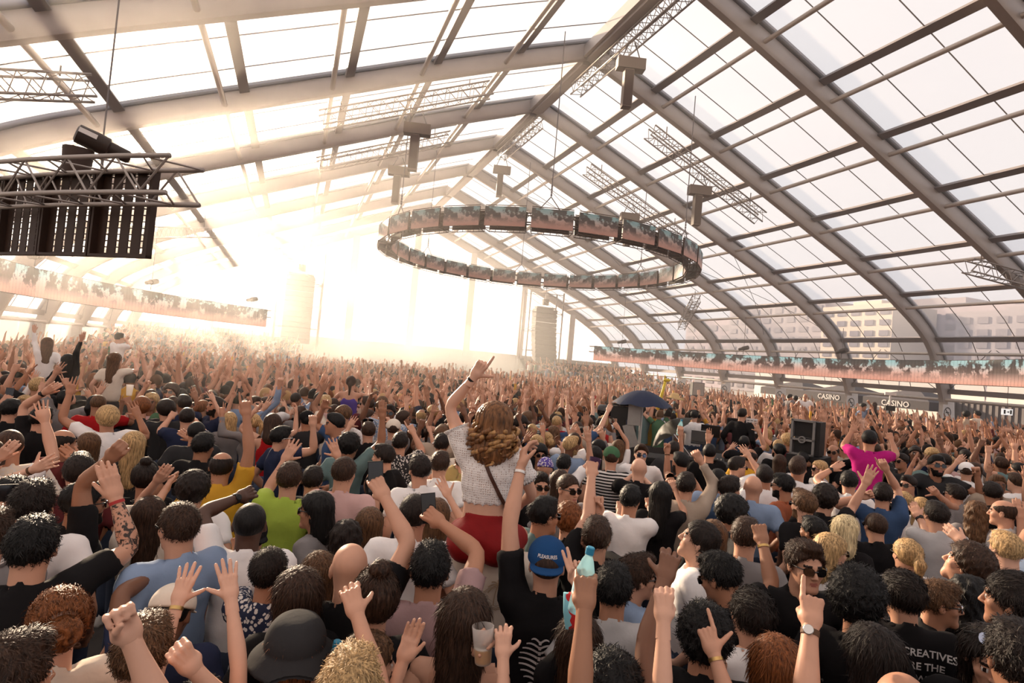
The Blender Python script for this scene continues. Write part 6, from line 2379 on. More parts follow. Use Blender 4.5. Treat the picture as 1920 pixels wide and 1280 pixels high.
def led_banner(d0, d1, zb, label):
    root = empty('led_banner', (CX, CY, 0))
    tag(root, label, 'LED screen', 'curved LED banners')
    c0 = np.array([CX, CY, 0])
    step = 3.03 * (1 if d1 > d0 else -1)
    nP = int(abs((d1 - d0) / step))
    NS = 5
    for i in range(nP):
        a, b = d0 + step * i, d0 + step * (i + 1)
        # frame of the tile
        g = step * 0.012
        fr = MB()
        for (aa, bb, za, zc) in ((a + g, b - g, zb, zb + 0.03), (a + g, b - g, zb + 0.97, zb + 1.0), (a + g, a + 4 * g, zb, zb + 1.0), (b - 4 * g, b - g, zb, zb + 1.0)):
            pts = [arc_pt(t, r, z) - c0 for r in (CR + 0.01, CR + 0.09) for (t, z) in ((aa, za), (bb, za), (bb, zc), (aa, zc))]
            fr.add(pts, box8(None))
        tile = fr.build('led_tile', led_back, root)
        for k in range(NS):
            gp = 0.13 if a > 200 else 0.02
            t0 = a + (b - a) * (k + gp) / NS
            t1 = a + (b - a) * (k + 1 - gp) / NS
            pts = [arc_pt(t, r, z) - c0 for r in (CR, CR + (0.014 if a > 200 else 0.05)) for (t, z) in ((t0, zb + 0.02), (t1, zb + 0.02), (t1, zb + 0.98), (t0, zb + 0.98))]
            me = bpy.data.meshes.new('led_strip')
            me.from_pydata([tuple(p) for p in pts], [], box8(None))
            me.materials.append(led_m)
            me.materials.append(led_back)
            me.polygons.foreach_set('material_index', [0, 1, 1, 1, 1, 1])
            u0, u1 = (i + (k + 0.07) / NS) * 0.16, (i + (k + 0.93) / NS) * 0.16
            uv = [(u0, 0), (u1, 0), (u1, 1), (u0, 1)] + [(0, 0)] * 20
            quad_uv(me, uv)
            link('led_strip', me, tile)
        # rungs in the slits seen from behind
        rg = MB()
        for k in range(1, NS):
            t = a + (b - a) * k / NS
            for z in np.arange(zb + 0.05, zb + 0.97, 0.075 if a > 200 else 0.3):
                p = arc_pt(t, CR + 0.007, z) - c0
                rg.box(p, (0.05, 0.014, 0.012), 0, rotz(math.radians(t) + math.pi / 2))
        rg.build('rung', led_back, tile)['kind'] = 'stuff'
    dend = d0 + step * nP
    # curved truss behind the tiles: three chords and lacing
    sgn = 1 if d1 > d0 else -1
    dd = np.linspace(d0 - 1.2 * sgn, dend + 2.4 * sgn, int(abs(dend - d0) / 2.2) + 3)
    ch = []
    for (r, z) in ((CR + 0.18, zb + 0.96), (CR + 0.62, zb + 0.96), (CR + 0.62, zb + 0.58), (CR + 0.18, zb + 0.58)):
        pts = [arc_pt(t, r, z) - c0 for t in dd]
        ch.append(pts)
        MB().tube(pts, 0.028, 8).build('truss_chord', truss_m, root, smooth='all')
    lc = MB()
    for i in range(len(dd) - 1):
        for (p, q) in ((0, 1), (1, 2), (2, 3), (3, 0)):
            m_ = (np.array(ch[q][i]) + np.array(ch[q][i + 1])) / 2
            lc.tube([ch[p][i], m_], 0.012, 5)
            lc.tube([m_, ch[p][i + 1]], 0.012, 5)
    o = lc.build('truss_lacing', truss_m, root)
    o['kind'] = 'stuff'
    for i in range(0, nP + 1, 1):
        t = d0 + step * i
        MB().tube([arc_pt(t, CR + 0.07, zb + 0.98) - c0, arc_pt(t, CR + 0.18, zb + 0.96) - c0], 0.015, 5).build('hanger', truss_m, root)
    return root, dend


LED_L = led_banner(127.0, 233.2, 3.42, 'long curved LED banner with pink and turquoise picture along the left side')
LED_R = led_banner(53.0, -47.0, 3.30, 'long curved LED banner with pink and turquoise picture along the right side')


def hoist(P, ztop, size, label, yaw=0.0, bag=True):
    """electric chain hoist with chain up to the roof"""
    o = empty('chain_hoist', P, yaw)
    tag(o, label, 'hoist', 'chain hoists')
    s = size
    R = np.array([[math.cos(.25), 0, math.sin(.25)], [0, 1, 0], [-math.sin(.25), 0, math.cos(.25)]])
    hm = mat('hoist_body', (0.045, 0.030, 0.024), 0.45)
    k = 12
    body = [np.array([(x, 0.16 * rr * math.cos(a), 0.13 * rr * math.sin(a)) for a in np.linspace(0, 6.283, k + 1)[:-1]]) for x, rr in ((-0.30, 0.62), (-0.28, 0.95), (-0.05, 1.0), (0.06, 0.95), (0.08, 0.70), (0.30, 0.66), (0.33, 0.5))]
    MB().loft([b @ R.T * s for b in body]).build('hoist_body', hm, o, smooth=True)
    MB().box(np.array([-0.18, -0.16, 0.02]) @ R.T * s, np.array([0.20, 0.02, 0.06]) * s, 0, R).build('name_plate', sign_m, o)
    if bag:
        MB().loft([np.array([(-0.24 + rx * math.cos(a), ry * math.sin(a), z) for a in np.linspace(0, 6.283, 11)[:-1]]) * s for z, rx, ry in ((-0.12, 0.17, 0.12), (-0.30, 0.16, 0.12), (-0.55, 0.14, 0.11), (-0.62, 0.10, 0.08))]).build('chain_bag', led_back, o, smooth=True)
    MB().tube([(0, 0, 0.1 * s), (0, 0, ztop - P[2])], 0.012 * s, 6).build('lift_chain', steel, o)
    MB().tube([(0.02, 0, -0.10 * s), (0.02, 0, -0.36 * s)], 0.02 * s, 6).build('hook', steel, o)
    return o


for deg, zb, sz, lab in ((229.0, 3.42, 1.0, 'large chain hoist with a chain bag on the near left LED banner'), (170, 3.46, 1.0, 'chain hoist on the left LED banner above the far crowd'), (149, 3.46, 1.0, 'chain hoist in the middle of the left LED banner'), (129.5, 3.46, 1.0, 'chain hoist at the stage end of the left LED banner'),
                         (47, 3.30, 1.0, 'chain hoist at the stage end of the right LED banner'), (21, 3.30, 1.0, 'chain hoist on the right LED banner above the speaker'), (2, 3.30, 1.0, 'chain hoist on the right LED banner nearest the exit')):
    P = arc_pt(deg, CR + 0.40, zb + 1.42)
    if deg > 200:
        P = at_depth(192, 272, 7.6)
    hoist(P, roof_z(P[0]) - 0.4, sz, lab, yaw=math.radians(20 if deg > 200 else deg + 90), bag=deg > 200)

# ---- the round LED ring in the middle
RCX, RCY, RR, RZ0, RZ1 = 8.9, 21.6, 6.12, 6.60, 7.26
ring = empty('led_ring', (RCX, RCY, RZ0))
tag(ring, 'round ring of small video screens hanging over the dance floor', 'LED ring')
NRS = 28
ringtruss = MB()
frame_dark = mat('ring_frame', (0.10, 0.065, 0.050), 0.5)
for i in range(NRS):
    a0 = 2 * math.pi * (i + 0.06) / NRS
    a1 = 2 * math.pi * (i + 0.94) / NRS
    scr = MB()
    def rp3(a, r, z):
        return (r * math.cos(a), r * math.sin(a), z)
    H = RZ1 - RZ0
    for (ri, ro, flip) in ((RR + 0.22, RR + 0.28, 1), (RR - 0.28, RR - 0.22, 0)):
        pts = [rp3(a, r, z) for r in (ri, ro) for (a, z) in ((a0, 0.07), (a1, 0.07), (a1, H), (a0, H))]
        me = bpy.data.meshes.new('screen')
        me.from_pydata(pts, [], [(0, 1, 2, 3), (7, 6, 5, 4), (0, 4, 5, 1), (1, 5, 6, 2), (2, 6, 7, 3), (3, 7, 4, 0)])
        me.materials.append(led_ring_m)
        me.materials.append(frame_dark)
        me.polygons.foreach_set('material_index', [1, 0, 1, 1, 1, 1] if flip else [0, 1, 1, 1, 1, 1])
        sh = 0.37 * 0
        uvf = [(0.02, 0), (0.98, 0), (0.98, 1), (0.02, 1)]
        uvb = [(0.02, 1), (0.98, 1), (0.98, 0), (0.02, 0)]
        quad_uv(me, uvf + uvb + [(0, 0)] * 16)
        o = link('screen', me, ring)
    fr = MB()
    for r in (RR + 0.25, RR - 0.25):
        fr.tube([rp3(a0, r, 0.0), rp3(a1, r, 0.0)], 0.014, 5)
        fr.tube([rp3(a0, r, H + 0.04), rp3(a1, r, H + 0.04)], 0.014, 5)
        for t in np.linspace(0, 1, 7):
            a = a0 + (a1 - a0) * t
            fr.tube([rp3(a, r, 0.0), rp3(a, r, 0.08)], 0.009, 4)
    for a in (a0, a1):
        fr.tube([rp3(a, RR - 0.25, 0.0), rp3(a, RR + 0.25, 0.0)], 0.014, 5)
    fr.build('screen_frame', frame_dark, ring)['kind'] = 'stuff'
for (r, z) in ((RR - 0.14, 0.52), (RR + 0.14, 0.52), (RR - 0.14, 0.24), (RR + 0.14, 0.24)):
    MB().tube([(r * math.cos(a), r * math.sin(a), z) for a in np.linspace(0, 2 * math.pi, 57)], 0.022, 6, cap=False).build('truss_chord', frame_dark, ring, smooth='all')
lc = MB()
for i in range(112):
    a, b = 2 * math.pi * i / 112, 2 * math.pi * (i + 1) / 112
    z0, z1 = (0.24, 0.52) if i % 2 else (0.52, 0.24)
    for r in (RR - 0.14, RR + 0.14):
        lc.tube([(r * math.cos(a), r * math.sin(a), z0), (r * math.cos(b), r * math.sin(b), z1)], 0.010, 4)
o = lc.build('truss_lacing', frame_dark, ring)
o['kind'] = 'stuff'
for deg in (-58, 15, 75, 125, 195, 250):
    a = math.radians(deg)
    x, y = RR * math.cos(a), RR * math.sin(a)
    for da in (-0.055, 0.055):
        MB().tube([(RR * math.cos(a + da), RR * math.sin(a + da), 0.68), (x, y, 1.10)], 0.016, 5).build('sling', steel, ring)
    ch = MB()
    for k in range(4):
        ch.loft([np.array([(x + 0.03 * math.cos(t), y + 0.03 * math.sin(t), 1.12 + 0.09 * k + h) for t in np.linspace(0, 6.283, 7)[:-1]]) for h in (0, 0.035, 0.07)])
    ch.build('chain_link', steel, ring)
    MB().tube([(x, y, 1.3), (x, y, roof_z(RCX + x) - 0.5 - RZ0)], 0.016, 5).build('lift_chain', steel, ring)


# ---- box trusses under the roof
def box_truss(p, q, w, name, label, up=(0, 0, 1)):
    p, q = np.array(p, float), np.array(q, float)
    o = empty(name, p)
    tag(o, label, 'truss', 'lighting trusses under the roof')
    d = unit(q - p)
    s_ = unit(np.cross(d, np.array(up, float)))
    u = np.cross(s_, d)
    L = np.linalg.norm(q - p)
    n_ = max(3, int(L / (w * 1.0)))
    cor = [s_ * a * w / 2 + u * b * w / 2 for a, b in ((-1, -1), (1, -1), (1, 1), (-1, 1))]
    for c in cor:
        MB().tube([c, c + d * L], 0.030, 7).build('truss_chord', truss_m, o, smooth='all')
    lc = MB()
    for i in range(n_):
        for k in range(4):
            a, b = cor[k], cor[(k + 1) % 4]
            lc.tube([a + d * L * i / n_, b + d * L * (i + 0.5) / n_], 0.013, 4)
            lc.tube([b + d * L * (i + 0.5) / n_, a + d * L * (i + 1) / n_], 0.013, 4)
    x = lc.build('truss_lacing', truss_m, o)
    x['kind'] = 'stuff'
    for t in (0.12, 0.88):
        P = d * L * t + u * w / 2
        X = p + P
        MB().tube([P, P + np.array([0, 0, max(0.15, roof_z(X[0]) - 0.30 - X[2])])], 0.02, 5).build('hanger', steel, o)
    return o


box_truss((12.0, 18.9, 11.95), (17.7, 18.9, 9.55), 0.45, 'roof_truss', 'nearest box truss slung under the right roof slope')
box_truss((12.0, 24.0, 11.95), (17.7, 24.0, 9.55), 0.45, 'roof_truss', 'second box truss slung under the right roof slope above the ring')
box_truss((0.1, 19.2, 9.75), (5.5, 19.0, 12.0), 0.45, 'roof_truss', 'nearest box truss slung under the left roof slope')
box_truss((0.2, 24.2, 9.80), (5.4, 23.9, 11.95), 0.45, 'roof_truss', 'second box truss slung under the left roof slope')
box_truss((9.25, 12.6, 13.3), (9.2, 19.9, 13.3), 0.42, 'roof_truss', 'nearest box truss along the ridge beam')
box_truss((9.15, 23.4, 13.3), (9.1, 28.3, 13.3), 0.42, 'roof_truss', 'second box truss along the ridge beam')
box_truss((-8.6, 13.4, 6.35), (-4.6, 14.9, 7.75), 0.45, 'roof_truss', 'box truss in the upper left corner below the big rib')
box_truss((22.5, 13.7, 7.55), (25.6, 12.4, 6.9), 0.45, 'roof_truss', 'short box truss at the right edge below the big rib')
box_truss((22.6, 28.9, 7.5), (24.7, 33.0, 6.1), 0.45, 'roof_truss', 'small slanted box truss above the right LED banner')
box_truss((-6.5, 27.5, 6.6), (-4.2, 31.0, 7.6), 0.45, 'roof_truss', 'slanted box truss beyond the left LED banner')


def tee_speaker(P, hang, label, yaw):
    o = empty('hanging_speaker', P, yaw)
    tag(o, label, 'speaker', 'column speakers hung from the trusses')
    m_ = mat('speaker_brown', (0.20, 0.150, 0.125), 0.6)
    MB().box((0, 0, 0), (0.90, 0.34, 0.36)).build('amp_box', m_, o)
    MB().box((-0.05, 0, -0.80), (0.30, 0.28, 1.22)).build('column_box', m_, o)
    MB().box((-0.05, -0.145, -0.80), (0.26, 0.02, 1.14)).build('grille', frame_dark, o)
    for x in (-0.3, 0.3):
        MB().tube([(x, 0, 0.18), (x * 0.3, 0, hang)], 0.02, 5).build('hanger', steel, o)


for P, hang, lab in (((9.2, 15.9, 12.45), 0.75, 'column speaker hung from the ridge truss near the camera'), ((14.6, 19.0, 10.15), 0.7, 'column speaker hung from the nearest right truss'), ((3.2, 19.4, 10.2), 0.7, 'column speaker hung from the nearest left truss'), ((9.1, 27.9, 12.45), 0.75, 'column speaker hung from the far ridge truss'), ((14.5, 24.0, 10.1), 0.7, 'column speaker hung from the second right truss'), ((3.45, 24.6, 10.3), 0.6, 'column speaker hung from the second left truss')):
    tee_speaker(P, hang, lab, math.radians(-15))


# ---- line arrays and scaffold towers beside the stage
def line_array(x, y, z1, n_, label):
    o = empty('line_array', (x, y, z1))
    tag(o, label, 'speaker', 'line array speakers beside the stage')
    cab = mat('array_cabinet', (0.10, 0.085, 0.075), 0.7)
    for i in range(n_):
        t = 0.03 * i
        MB().box((0, -0.012 * i * i * 0.5 + 0, -0.36 * i - 0.18), (1.9, 0.9, 0.33), 0, np.array([[1, 0, 0], [0, math.cos(t), -math.sin(t)], [0, math.sin(t), math.cos(t)]])).build('cabinet', cab, o)
    MB().box((0, 0, 0.12), (1.7, 0.6, 0.12)).box((0, 0, 0.6), (0.5, 0.3, 0.5)).build('fly_frame', cab, o)
    MB().tube([(0, 0, 0.8), (0, 0, roof_z(x) - 0.5 - z1)], 0.03, 6).build('lift_chain', steel, o)


line_array(0.0, 44.0, 7.5, 13, 'tall line array of black cabinets hanging at the left of the stage')
line_array(19.2, 44.0, 7.3, 12, 'tall line array of cabinets hanging at the right of the stage')


def tower(x, y, w, h, label):
    o = empty('scaffold_tower', (x, y, 0))
    tag(o, label, 'tower', 'scaffold towers beside the stage')
    for (a, b) in ((-1, -1), (1, -1), (1, 1), (-1, 1)):
        MB().tube([(a * w / 2, b * 0.7, 0), (a * w / 2, b * 0.7, h)], 0.07, 8).build('upright', truss_m, o, smooth='all')
    lc = MB()
    zz = np.arange(0.6, h, 1.6)
    for i, z in enumerate(zz):
        for b in (-1, 1):
            lc.tube([(-w / 2, b * 0.7, z), (w / 2, b * 0.7, z)], 0.03, 5)
            if i + 1 < len(zz) and (i < 1 or i >= len(zz) - 3):
                lc.tube([(-w / 2, b * 0.7, z), (w / 2, b * 0.7, zz[i + 1])] if i % 2 else [(w / 2, b * 0.7, z), (-w / 2, b * 0.7, zz[i + 1])], 0.025, 5)
    lc.build('brace', truss_m, o)['kind'] = 'stuff'


tower(0.0, 44.4, 3.0, 9.3, 'scaffold tower around the left line array')
tower(19.2, 44.4, 3.0, 8.8, 'scaffold tower around the right line array')

# ---- stage and viewing platforms
st = empty('stage', (8.9, 45.5, 0))
tag(st, 'low dark stage with pale back boards lost in the fog', 'stage')
MB().box((0, 0, 0.6), (15.5, 4.6, 1.2)).build('stage_block', dark, st)
MB().box((0, 0, 1.24), (15.8, 4.9, 0.08)).build('stage_deck', mat('stage_deck', (0.10, 0.085, 0.08), 0.7), st)
for x in np.linspace(-6.6, 6.6, 7):
    MB().box((x, 1.9, 2.1), (2.05, 0.12, 1.6)).build('back_board', mat('pink_board', (0.55, 0.36, 0.32), 0.7), st)
for i, (a, b) in enumerate(PLATFORMS):
    o = empty('viewing_platform', ((a + b) / 2, 34, 0))
    tag(o, ('left', 'right')[i] + ' stepped viewing platform packed with people beside the stage', 'platform', 'viewing platforms')
    for (y0_, y1_, h) in PLAT_STEPS:
        MB().box((0, (y0_ + y1_) / 2 - 34, h / 2), (b - a, y1_ - y0_, h)).build('step', dark, o)
    MB().box((0, 45.2 - 34, 1.9), (b - a, 0.15, 2.2)).build('back_wall', dark, o)

# ---- outside: city blocks seen through the foil
def block(x, y, w, d, h, colour, label, wx, wz, wc):
    o = empty('city_building', (x, y, 0))
    tag(o, label, 'building', 'buildings outside the tent')
    body = mat('facade_' + colour[0], colour[1], 0.85)
    MB().box((0, 0, h / 2), (w, d, h)).build('facade', body, o)
    wm = mat('window_' + wc[0], wc[1], 0.3)
    nz_, nx_ = wz, wx
    me = None
    for k in range(nz_):
        for i in range(nx_):
            # side facing the tent (towards -x) and the side facing the camera (-y)
            zc = h * (k + 0.65) / (nz_ + 0.4)
            if me is None:
                q = MB().box((0, 0, 0), (0.3, d / nx_ * 0.6, h / nz_ * 0.5)).build('window_pane', wm, o)
                me = q.data
                q.location = (-w / 2, -d / 2 + d * (i + 0.5) / nx_, zc)
            else:
                q = link('window_pane', me, o)
                q.location = (-w / 2, -d / 2 + d * (i + 0.5) / nx_, zc)
    MB().box((0, 0, h + 0.8), (w * 0.5, d * 0.4, 1.6)).build('roof_hut', body, o)


grey_b = ('grey', (0.30, 0.27, 0.29))
for (px, py, dist, w, d, wx, wz, cc, lab) in ((1605, 572, 150, 16, 20, 5, 9, ('cream', (0.62, 0.52, 0.42)), 'sunlit pale apartment tower with window grid seen through the foil'),
                                             (1690, 565, 165, 30, 34, 7, 9, grey_b, 'broad grey tower block right of the sunlit tower'),
                                             (1820, 575, 140, 24, 30, 7, 9, ('lilac', (0.36, 0.31, 0.34)), 'tall lilac-grey block behind the right LED banner'),
                                             (1900, 580, 120, 22, 22, 6, 8, grey_b, 'grey block at the right edge behind the foil'),
                                             (1450, 570, 190, 26, 40, 8, 9, grey_b, 'long grey slab building behind the far right ribs'),
                                             (1350, 600, 220, 26, 40, 6, 6, ('lilac', (0.36, 0.31, 0.34)), 'far lilac-grey building right of the stage'),
                                             (700, 610, 420, 90, 20, 8, 4, ('pale', (0.75, 0.70, 0.66)), 'low hazy block beyond the stage')):
    P = at_depth(px, py, dist)
    block(P[0] + w / 2, P[1], w, d, max(P[2], 6), cc, lab, wx, wz, ('pane', (0.20, 0.18, 0.20)))

# ---- the open side: bar parasols, container, poles
def bar_parasol(X, Y, w, label, text):
    o = empty('bar_parasol', (X, Y, 0))
    tag(o, label, 'parasol', 'dark bar parasols outside')
    dk = mat('parasol_cloth', (0.055, 0.048, 0.055), 0.8)
    n_ = 4
    z0, z1 = 2.45, 3.2
    MB().add([(-w, -w, z0), (w, -w, z0), (w, w, z0), (-w, w, z0), (0, 0, z1)], [(0, 1, 4), (1, 2, 4), (2, 3, 4), (3, 0, 4)]).build('canopy', dk, o)
    for (a, b, c, d_) in ((-w, -w, w, -w), (w, -w, w, w), (w, w, -w, w), (-w, w, -w, -w)):
        MB().add([(a, b, z0), (c, d_, z0), (c, d_, z0 - 0.5), (a, b, z0 - 0.5)], [(0, 1, 2, 3)]).build('valance', dk, o)
    MB().tube([(0, 0, 0), (0, 0, z1)], 0.05, 8).build('pole', truss_m, o)
    MB().box((0, 0, 0.05), (0.7, 0.7, 0.1)).build('base', dark, o)
    if text:
        V, Fs = text_poly(text, 0.46, 0.006)
        V = V - np.array([V[:, 0].mean(), V[:, 1].mean()])
        # valance faces the tent (-x side)
        me = bpy.data.meshes.new('valance_lettering')
        me.from_pydata([(-w - 0.02, -a, z0 - 0.26 + b) for a, b in V], [], Fs)
        me.materials.append(ink_white)
        link('valance_lettering', me, o)


bar_parasol(35.2, 28.3, 2.0, 'dark bar parasol reading CASINO left of the second plinth', 'CASINO')
bar_parasol(35.2, 23.8, 2.0, 'dark bar parasol reading CASINO right of the second plinth', 'CASINO')
bar_parasol(36.0, 33.0, 2.0, 'plain dark bar parasol beyond the third plinth', None)
ct = empty('bar_container', (36.5, 19.5, 0))
tag(ct, 'grey corrugated bar container behind the nearest plinths', 'container')
MB().box((0, 0, 1.35), (2.4, 6.0, 2.7)).build('shell', mat('container_grey', (0.16, 0.14, 0.14), 0.7), ct)
for k in range(20):
    MB().box((-1.22, -2.85 + 0.3 * k, 1.35), (0.06, 0.14, 2.5)).build('corrugation', mat('container_grey', (0.16, 0.14, 0.14), 0.7), ct)
MB().box((-1.24, 0, 1.2), (0.05, 6.0, 0.06)).build('counter_rail', white, ct)
wf = empty('banner_fence', (33.2, 25, 0))
tag(wf, 'white fabric hung behind the bars along the open side', 'fence')
for k in range(9):
    MB().box((5.0, -7 + 2.6 * k, 2.2), (0.06, 2.5, 4.0)).build('fabric_panel', white, wf)
kio = empty('ticket_kiosk', (35.0, 11.6, 0))
tag(kio, 'glazed entrance kiosk with purple pillar at the right edge', 'kiosk')
for yy in np.linspace(-3.2, 3.6, 6):
    MB().box((0, yy, 1.5), (0.12, 0.14, 3.0)).build('mullion', mat('kiosk_grey', (0.34, 0.32, 0.33), 0.5), kio)
for yy in np.linspace(-2.5, 2.9, 5):
    MB().box((0.05, yy, 1.5), (0.03, 1.2, 2.8)).build('window_pane', mat('kiosk_glass', (0.10, 0.09, 0.10), 0.1, spec=0.6), kio)
MB().box((-0.4, 0.6, 1.5), (0.5, 0.75, 3.0)).build('purple_pillar', mat('purple_paint', (0.10, 0.05, 0.16), 0.6), kio)
MB().box((0.3, 0.2, 3.1), (1.4, 7.4, 0.2)).build('canopy', mat('kiosk_grey', (0.34, 0.32, 0.33), 0.5), kio)
P = at_y(1888, 772, 14.0)
ex = empty('exit_sign', P)
tag(ex, 'small hanging white exit sign beside the purple pillar', 'sign')
MB().box((0, 0, 0), (0.62, 0.05, 0.24)).build('sign_box', mat('exit_white', (0.8, 0.78, 0.76), 0.5, emit=((1, 0.97, 0.92), 0.5)), ex)
for (dx, w_) in ((-0.19, 0.10), (0.19, 0.10)):
    MB().box((dx, -0.03, 0), (w_, 0.01, 0.15)).build('pictogram', black, ex)
MB().add([(-0.06, -0.032, 0.015), (0.03, -0.032, 0.015), (0.03, -0.032, 0.05), (0.10, -0.032, 0), (0.03, -0.032, -0.05), (0.03, -0.032, -0.015), (-0.06, -0.032, -0.015)], [(0, 1, 2, 3, 4, 5, 6)]).build('arrow', black, ex)
MB().tube([(0, 0, 0.12), (0, 0, 1.1)], 0.01, 5).build('hanger', steel, ex)

# ================================================================ the desk in the crowd
bz = math.atan2(BOOTH[0], BOOTH[1])
bp = at_depth(1290, 820, 11.9)
RZB = -bz


def booth_pt(px, py, dep):
    return at_depth(px, py, dep)


desk = empty('mixing_desk', (bp[0], bp[1], 0), RZB)
tag(desk, 'black mixing desk with control surfaces in the middle of the crowd', 'desk')
MB().box((0.35, 0, 0.15), (3.0, 1.7, 0.3)).build('riser', black, desk)
MB().box((0.45, -0.45, 0.95), (2.5, 0.75, 0.08)).build('table_top', dark, desk)
for x in (-0.7, 1.6):
    for y_ in (-0.75, -0.15):
        MB().box((x, y_, 0.6), (0.06, 0.06, 0.64)).build('leg', dark, desk)
MB().box((0.45, -0.78, 0.66), (2.4, 0.04, 0.55)).build('front_panel', black, desk)
MB().box((0.15, -0.45, 1.04), (1.1, 0.6, 0.12), 0, np.array([[1, 0, 0], [0, .97, -.2], [0, .2, .97]])).build('mixer', dark, desk)
for k in range(16):
    MB().box((-0.35 + 0.066 * k, -0.55, 1.09), (0.016, 0.05, 0.025)).build('fader', white, desk)


def on_booth(name, px, py, dep, label, cat, group=None):
    P = at_depth(px, py, dep)
    o = empty(name, P, RZB)
    return tag(o, label, cat, group)


def flat_screen(px, py, dep, w, h, label, sheet=False):
    o = on_booth('monitor', px, py, dep, label, 'monitor', 'monitors on the desk')
    MB().box((0, 0, 0), (w, 0.05, h)).build('screen_case', black, o)
    MB().box((0, -0.027, 0), (w * 0.94, 0.004, h * 0.9)).build('screen_glass', screen_m, o)
    MB().box((0, 0.02, -h / 2 - 0.15), (0.06, 0.04, 0.32)).build('stand', black, o)


flat_screen(1388, 799, 11.6, 0.52, 0.30, 'black monitor right of the engineer in black')
flat_screen(1332, 808, 11.5, 0.36, 0.24, 'black monitor left of the engineer in black')
o = on_booth('notice_sheet', 1409, 798, 11.4, 'white sheet with rows of small print beside the monitor', 'paper')
MB().box((0, 0, 0), (0.21, 0.004, 0.29)).build('paper', sign_m, o)
for k in range(6):
    for j in range(3):
        MB().box((-0.065 + 0.065 * j, -0.004, 0.10 - 0.04 * k), (0.045, 0.002, 0.012)).build('print_line', dark, o)
o = on_booth('laptop', 1313, 818, 11.3, 'open silver laptop on the mixing desk', 'laptop')
MB().box((0, 0, 0), (0.34, 0.02, 0.24), 0, np.array([[1, 0, 0], [0, .96, -.26], [0, .26, .96]])).build('lid', silver, o)
MB().box((0, -0.12, -0.12), (0.34, 0.24, 0.02)).build('keyboard', dark, o)


def umbrella(P, r, hgt, tilt, colour, label, pole_len, pole_r=0.022, polem=None):
    o = empty('umbrella', P)
    o.rotation_euler = tilt
    tag(o, label, 'umbrella')
    n_ = 8
    V, Fs = [], []
    for j, t in enumerate(np.linspace(0.02, 1, 6)):
        for i in range(n_ * 4):
            a = 2 * math.pi * i / (n_ * 4)
            sc_ = 1 - 0.055 * (1 - abs(math.cos(n_ * a / 2))) * t * 1.6
            V.append((r * t * sc_ * math.cos(a), r * t * sc_ * math.sin(a), hgt * (1 - t * t * 0.92 - 0.08 * t) + 0.03 * t * (1 - abs(math.cos(n_ * a / 2)))))
    k = n_ * 4
    for j in range(5):
        for i in range(k):
            Fs.append((j * k + i, j * k + (i + 1) % k, (j + 1) * k + (i + 1) % k, (j + 1) * k + i))
    # each fabric gore a part of its own
    cm_ = mat('umbrella_' + colour[0], colour[1], 0.55)
    for gidx in range(n_):
        own = [f for f in Fs if (f[0] % k) // 4 == gidx]
        idx = sorted({i for f in own for i in f})
        mp_ = {i: q for q, i in enumerate(idx)}
        MB().add([V[i] for i in idx], [[mp_[i] for i in f] for f in own]).build('canopy_gore', cm_, o, smooth='all')
    for i in range(n_):
        a = 2 * math.pi * (i + 0.0) / n_
        MB().tube([(r * t * math.cos(a), r * t * math.sin(a), hgt * (1 - t * t * 0.92 - 0.08 * t) - 0.008) for t in np.linspace(0.03, 1, 6)], 0.005, 4).build('rib', steel, o)
    MB().tube([(0, 0, hgt + 0.05), (0, 0, -pole_len)], pole_r, 8).build('shaft', polem or silver, o)


P = at_depth(1204, 760, 11.4)
umbrella(P, 0.60, 0.30, (0, 0, 0.2), ('navy_blue', (0.006, 0.014, 0.05)), 'open dark blue umbrella over the video camera', P[2] - 0.3, 0.030, mat('pole_white', (0.7, 0.66, 0.62), 0.4))
P = at_depth(1262, 812, 11.2)
tl = Vector((-0.55 * math.cos(bz), 0.55 * math.sin(bz), 0.62)).to_track_quat('Z', 'Y').to_euler()
umbrella(P, 0.50, 0.24, tl, ('olive_black', (0.030, 0.026, 0.018)), 'tilted black umbrella shading the mixing desk', 0.55, 0.012)
# video camera with rain cover on its support
o = on_booth('video_camera', 1165, 773, 11.3, 'large black video camera with silver sun shield under the umbrella', 'camera')
MB().box((0.02, 0, 0.0), (0.42, 0.22, 0.24)).build('camera_body', black, o)
MB().loft([np.array([(x, rr * math.cos(a), rr * math.sin(a)) for a in np.linspace(0, 6.283, 15)[:-1]]) for x, rr in ((-0.20, 0.10), (-0.30, 0.12), (-0.42, 0.12), (-0.46, 0.09))]).build('lens', glass_m, o, smooth=True)
MB().box((0.0, 0, 0.15), (0.34, 0.05, 0.04)).build('top_handle', black, o)
MB().box((0.02, 0, -0.28), (0.16, 0.16, 0.34)).build('pan_head', black, o)
for s_ in (-1, 0, 1):
    MB().tube([(0.02, 0, -0.4), (0.02 + 0.4 * s_, 0.3 - 0.4 * abs(s_), -o.location[2] + 0.3)], 0.025, 6).build('tripod_leg', black, o)
cv = mat('grey_shield', (0.36, 0.33, 0.30), 0.5, noise=0.1, scale=15, bump=0.3)
MB().box((0.26, -0.10, 0.05), (0.24, 0.03, 0.52), 0, rotz(0.15)).build('sun_shield', cv, o)
MB().box((0.22, -0.09, -0.42), (0.20, 0.03, 0.44), 0, np.array([[.94, 0, -.34], [0, 1, 0], [.34, 0, .94]])).build('lower_shield', cv, o)
# the engineer in black and a colleague in white
A(1392, 778, 25, 'm', 'light', 'short', 'darkbrown', 'long', 'black', [], 'sound engineer in black jacket at the mixing desk', depth=11.2, legged=True)
A(1302, 780, 5, 'm', 'light', 'short', 'black', 'tee', 'white', [], 'crew member in white tee wearing headphones at the desk', depth=12.0, hat='headphones', hatc='black')
